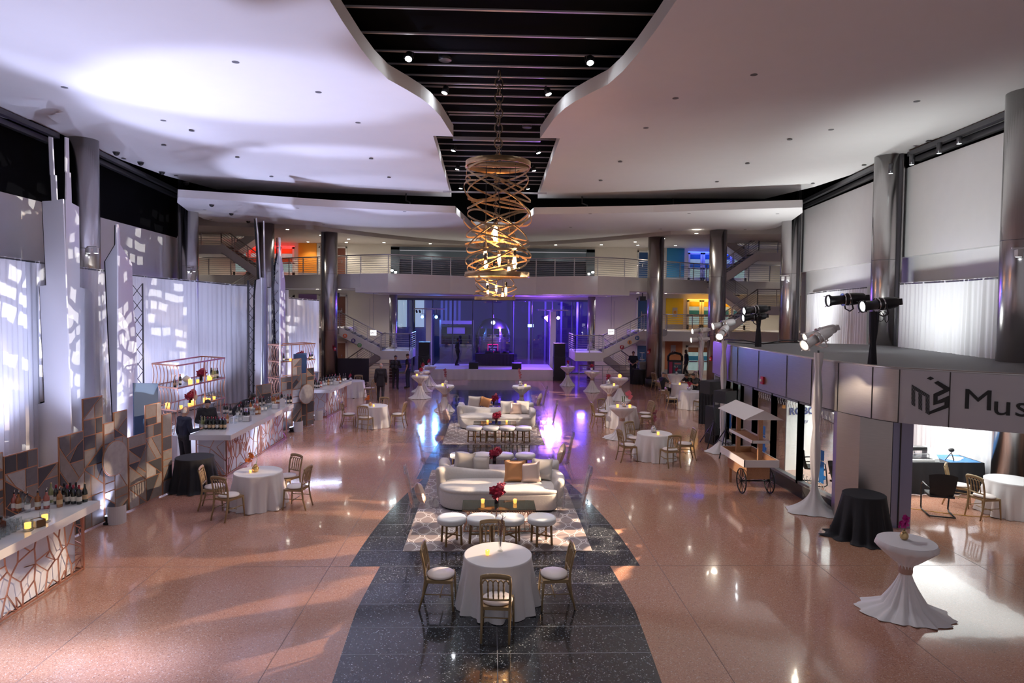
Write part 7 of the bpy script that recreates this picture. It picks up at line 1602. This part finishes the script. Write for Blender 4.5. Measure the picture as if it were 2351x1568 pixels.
# ------------------------------------------------------------- ceiling fixtures
CSP = M('ceiling_lens', (.9, .95, 1), .3, emis=70, ecol=(.9, .95, 1))
def slotlight(u, v, z, to, power, lab):
    p = atz(u, v, z); t = thing('track_light', lab, 'ceiling light', p)
    t.rotation_euler = (V(to)-p).to_track_quat('-Z', 'Y').to_euler()
    MB().cyl((0, 0, .14), (0, 0, -.02), .075, .085, 16).build('housing', BLK, t); MB().cyl((0, 0, -.021), (0, 0, -.026), .07, n=16).build('lens', CSP, t); MB().tube([(-.1, 0, 0), (-.1, 0, .16), (0, 0, .2), (.1, 0, .16), (.1, 0, 0)], .012, 5).build('yoke', BLK, t)
    if power: spot('track_beam', tuple(p+V((0, 0, -.06))), to, power, (.93, .95, 1), 75, .7, .08)
SL = [(938, 134, -2.5, 9, 'left light of the front pair in the dark slot'), (1355, 143, 2.5, 9.5, 'right light of the front pair in the dark slot'), (1021, 212, -4, 15, 'left light of the second pair in the dark slot'), (1259, 215, 4, 15, 'right light of the second pair in the dark slot'), (1024, 271, -3, 19, 'small left light at the cloud edge'), (1257, 275, 3, 19, 'small right light at the cloud edge'),
      (1041, 345, -4, 22, 'left light above the chandelier'), (1236, 350, 4, 22, 'right light above the chandelier'), (1050, 388, -3.5, 26, 'left light beside the chandelier top ring'), (1226, 391, 3.5, 26, 'right light beside the chandelier top ring'), (1058, 432, -2.5, 30, 'left light behind the chandelier bands'), (1212, 433, 2.5, 30, 'right light behind the chandelier bands')]
for i, (u, v, tx, ty, lab) in enumerate(SL): slotlight(u, v, 9.75, (tx, ty, 0), 520 if i < 4 else 380, lab)
for u, v, lab in ((1022, 138, 'round black ceiling speaker near the front left light'), (1210, 293, 'round black ceiling speaker near the cloud step')):
    p = atz(u, v, 10.2); t = thing('ceiling_speaker', lab, 'ceiling speaker', p); MB().cyl((0, 0, 0), (0, 0, .12), .16, n=24).build('speaker_housing', BLK, t); MB().lathe([(.16, 0), (.14, -.01), (0, -.012)], n=24).build('speaker_grille', STEELD, t)
dots = [(541, 143), (148, 201), (731, 212), (375, 277), (822, 282), (440, 301), (376, 334), (545, 362), (852, 365), (623, 406), (893, 408), (105, 295), (284, 365), (404, 404), (1731, 172), (1551, 226), (2105, 233), (1483, 294), (1908, 298), (2300, 296), (1813, 321), (2132, 325), (1424, 372), (1716, 376), (1984, 380), (1379, 415), (1646, 418), (1866, 422)]
VNT = M('vent_grey', (.12, .12, .13), .5)
V0_ = None
def dot(u, v, z):
    global V0_
    p = atz(u, v, z-.005)
    if V0_ is None:
        V0_ = thing('ceiling_vent', 'small round grey fitting set flush in a white ceiling panel', 'ceiling fitting', p, 0, 'round fittings in the white ceiling'); MB().cyl((0, 0, 0), (0, 0, .012), .075, n=16).build('ring_plate', VNT, V0_)
    else: dup(V0_, p)
for u, v in dots: dot(u, v, ZC)
for u, v in ((470, 482), (484, 504), (549, 514), (683, 478), (743, 516), (929, 486), (1355, 491), (1582, 490), (1785, 491), (1310, 522), (1517, 526), (1711, 527)): dot(u, v, 8.5)
for i, (u, v) in enumerate(((195, 321), (267, 351), (323, 374), (372, 396), (428, 420))):
    p = atz(u, v, ZC); t = thing('dome_camera', 'black dome fitting on the left ceiling edge, %s from the left' % ('first', 'second', 'third', 'fourth', 'fifth')[i], 'dome', p); MB().lathe([(.09, .02), (.1, 0), (.085, -.05), (.05, -.085), (0, -.1)], n=18).build('dome', BLK, t); MB().cyl((0, 0, -.0), (0, 0, .03), .11, n=18).build('mount_ring', VNT, t)
for i, (u, v) in enumerate(((486, 470), (531, 490), (570, 508), (571, 521))):
    p = atz(u, v, 8.5); t = thing('dome_camera', 'black dome fitting under the far left ceiling tip, %s' % ('first', 'second', 'third', 'fourth')[i], 'dome', p); MB().lathe([(.09, .02), (.1, 0), (.085, -.05), (.05, -.085), (0, -.1)], n=18).build('dome', BLK, t); MB().cyl((0, 0, -.0), (0, 0, .03), .11, n=18).build('mount_ring', VNT, t)
for i, u in enumerate((675, 925, 1350, 1580)):
    p = atz(u, 468, 8.8); t = thing('drop_pipe', 'bent pipe dropping to the far ceiling panel, %s from left' % ('first', 'second', 'third', 'fourth')[i], 'pipe', (p.x, 29.3, 8.8)); MB().tube([(0, .6, 1.4), (0, 0, .5), (0, 0, .3), (.2, -.2, .2), (.22, -.3, -.02)], .03, 6).build('pipe_run', STEELD, t)
# right wall-head track lights
for i, (u, v) in enumerate(((2045, 398), (2093, 378), (2156, 352), (2202, 330))):
    p = atx(u, v, 12.5+.1*i-.05); t = thing('track_light', 'track light along the right wall head, %s from the left' % ('first', 'second', 'third', 'fourth')[i], 'ceiling light', (p.x, p.y, p.z)); MB().cyl((0, 0, .3), (0, 0, 0), .07, n=14).build('housing', STEELD, t); MB().cyl((0, 0, -.001), (0, 0, -.006), .06, n=14).build('lens', M('dim_lens', (.85, .9, .9), .3, emis=1.5), t)
# clip lights on columns
for x, y, z, lab in ((-12.3, 20.25, 6.0, 'small clip light on the left big column'), (-13.5, 29.4, 5.9, 'small clip light on the second left column'), (13.4, 29.4, 5.85, 'small clip light on the second right column'), (11.7, 14.1, 5.75, 'small clip light on the right edge column')):
    t = thing('clip_light', lab, 'light', (x, y, z)); MB().bar((-.2, 0, .1), (.15, -.1, .1), .05, .03).build('arm', WFIX, t)
    for s in (-1, 1): MB().box((.12*s, -.1, -.02), (.12, .1, .16)).build('lamp_head', WFIX, t); MB().box((.12*s, -.1, -.104), (.08, .07, .006)).build('lens', M('clip_lens', (.9, .95, 1), .3, emis=6), t)
# recessed downlights of the balconies
DL = M('downlight_lens', (1, .95, .85), .3, emis=30, ecol=(1, .93, .8))
def down(u, v, z, lab, y=None, power=60, ang=120):
    p = atz(u, v, z) if y is None else aty(u, v, y); p.z = z-.004
    if y is None and not (30 < p.y < 41.8): p = aty(u, v, 40.5); p.z = z-.004
    t = thing('downlight', lab, 'downlight', p); MB().lathe([(.1, .0), (.1, .012), (.075, .012)], n=18, cap=False).build('trim_ring', WHITE, t); MB().cyl((0, 0, .004), (0, 0, .008), .08, n=18).build('lens', DL, t)
    if power: spot('downlight_beam', (p.x, p.y, z-.03), (p.x, p.y+.12, 0), power, (1, .9, .75), ang, .6, .07)
for u, v, l in ((660, 527, 'one'), (737, 540, 'two'), (707, 555.5, 'three'), (800.5, 549, 'four'), (795, 556.5, 'five'), (881.5, 557, 'six'), (988, 559.5, 'seven'), (1085, 563, 'eight'), (1276, 562.5, 'nine'), (1380.5, 562, 'ten'), (1458.5, 555.5, 'eleven'), (1464.5, 563, 'twelve'), (1523, 548, 'thirteen'), (1551, 564, 'fourteen'), (1599, 536, 'fifteen')):
    down(u, v, 8.3, 'glowing recessed downlight under the upper balcony ceiling, number %s from left' % l, None, 85)
for u, v, l in ((872, 673, 'first'), (882, 675.5, 'second'), (969, 675.5, 'third'), (1056, 676.5, 'fourth'), (1207, 678, 'fifth'), (1302, 676.5, 'sixth'), (1380, 679, 'seventh'), (1391.5, 677, 'eighth')):
    down(u, v, 5.055, 'glowing downlight under the upper balcony floor, %s from left' % l, 39.4+.3*(int(u) % 3), 45)
for u, v, l in ((729, 664.5, 'left of the left column'), (780, 663, 'right of the left column'), (1464.5, 671, 'left of the right column'), (1528.5, 671.5, 'right of the right column')):
    down(u, v, 5.29, 'glowing downlight under the balcony, %s' % l, 39.6, 60)
for sg in (-1, 1):
    for z in (2.38,): 
        for x in (10.4, 13.2, 15): spot('landing_beam', (sg*x, 40.2, z), (sg*x, 40.9, 0), 45, (1, .92, .8), 130, .6, .1)
    for z in (5.25, 8.2):
        for x in (14.8, 18): spot('lobby_beam', (sg*x, 38.8, z), (sg*x, 40, 0), 120, (1, .9, .75), 130, .6, .1)
for u, v, lab in ((772, 669, 'dark ceiling projector beside the left column under the balcony'), (1475, 673, 'dark ceiling projector beside the right column under the balcony')):
    p = aty(u, v, 39.2); t = thing('ceiling_projector', lab, 'projector', (p.x, 39.2, 4.95)); MB().box((0, 0, 0), (.36, .3, .28)).build('projector_body', BLK, t); MB().cyl((0, 0, .14), (0, 0, .35), .03).build('mount', BLK, t)
# ------------------------------------------------------------- light
w = bpy.data.worlds.new('world'); S.world = w; w.use_nodes = True
w.node_tree.nodes['Background'].inputs[0].default_value = (.78, .74, .8, 1); w.node_tree.nodes['Background'].inputs[1].default_value = .34
# uplights that wash the clouds from the left side and the white work light of the right side
for x, y, tx, ty, p in ((-9.0, 13.6, -6.2, 13.6, 2600), (-9.2, 17.2, -6.2, 17.6, 2600), (-8.9, 24.0, -6.0, 25.2, 2200)):
    spot('left_wash', (x, y, .4), (tx, ty, 9.4), p, (.6, .65, 1), 58, .35, .12)
spot('left_wash', (-8.2, 30.0, .5), (-6, 30.2, 8.5), 900, (.6, .65, 1), 60, .35, .12)
for x, y, tx, ty, tz, p in ((-9.6, 13.3, -11.2, 14.0, 3.4, 260), (-10.6, 18.9, -12.3, 19.5, 3.2, 160), (-10.6, 22.5, -12.9, 23.2, 3, 420), (-10.4, 26.2, -12.6, 26.8, 3, 260), (-8.6, 29.6, -9.4, 30.8, 3, 160)):
    spot('drape_wash', (x, y, .3), (tx, ty, tz), p, (.62, .66, 1), 110, .8, .1)
spot('right_wash', (11.9, 17.0, .4), (9.5, 17.0, 9.4), 2400, (.97, 1, .97), 110, .9, .4)
spot('right_wash', (13.0, 24.5, .4), (11.5, 24.5, 9.4), 1400, (.97, 1, .97), 110, .9, .4)
spot('right_wall_wash', (9.5, 17.5, 3.4), (13.5, 17.5, 7.2), 650, (.95, 1, .97), 130, .9, .4)
spot('right_wall_wash', (10.5, 26.0, 3.6), (14.2, 26.5, 7), 500, (.97, 1, .98), 120, .9, .4)
area('pavilion_light', (10.2, 15.2, 2.28), (10.2, 15.2, 0), 95, (.93, 1, .98), 3, 5)
spot('drape_light', (9.8, 17.5, .25), (12.6, 17.6, 2.6), 100, (.95, 1, .98), 120, .8, .2)
# patterned beams from the spotlights (each starts at the front of its lens)
_g = gobo
def gobo(name, loc, to, *a, **k_):
    d = (V(to)-V(loc)).normalized(); return _g(name, tuple(V(loc)+d*.62), to, *a, **k_)
gobo('tower_pattern', (7.6, 13.75, 4.7), (-10.85, 16.6, 4.6), 9500, (1, .96, .88), 24, (15, 15), .5, .25, .25)
gobo('tower_pattern', (8.0, 13.2, 4.6), (-10.7, 19.2, 4.1), 9000, (1, .96, .88), 17, (19, 19), .5, .25, -.2)
gobo('tower_pattern', (7.85, 19.15, 4.45), (-9.4, 27.0, 4.6), 9000, (1, .97, .9), 22, (19, 19), .5, .2, .1)
gobo('floor_pattern', (6.6, 13.6, 3.75), (-4.5, 10.6, 0), 5200, (1, .72, .48), 56, (9, 9), .5, .5, .4, 'noise', .02)
gobo('floor_pattern', (-12.2, 20.2, 5.9), (3.4, 12.6, 0), 14000, (1, .8, .58), 26, (17, 17), .5, .5, .2, 'noise', .02)
gobo('floor_pattern', (6.6, 19.3, 3.65), (-2.5, 22, 0), 2200, (1, .78, .58), 50, (9, 9), .5, .5, .2, 'noise', .02)
gobo('floor_pattern', (-12.2, 20.4, 5.9), (6, 27, 0), 4500, (1, .8, .6), 28, (14, 14), .52, .5, .2, 'noise', .02)
gobo('floor_pattern', (9.9, 31.8, 3.2), (-3.5, 31.5, 0), 2600, (1, .78, .6), 40, (9, 9), .5, .5, .2, 'noise', .02)
S.view_settings.view_transform = 'Standard'; S.view_settings.look = 'None'; S.view_settings.gamma = 1; S.view_settings.use_curve_mapping = False; S.view_settings.exposure = .22
S.cycles.max_bounces = 8; S.cycles.transparent_max_bounces = 24; S.cycles.glossy_bounces = 4; S.cycles.diffuse_bounces = 3; S.cycles.caustics_reflective = False; S.cycles.caustics_refractive = False; S.cycles.sample_clamp_indirect = 4
S.cycles.use_denoising = True
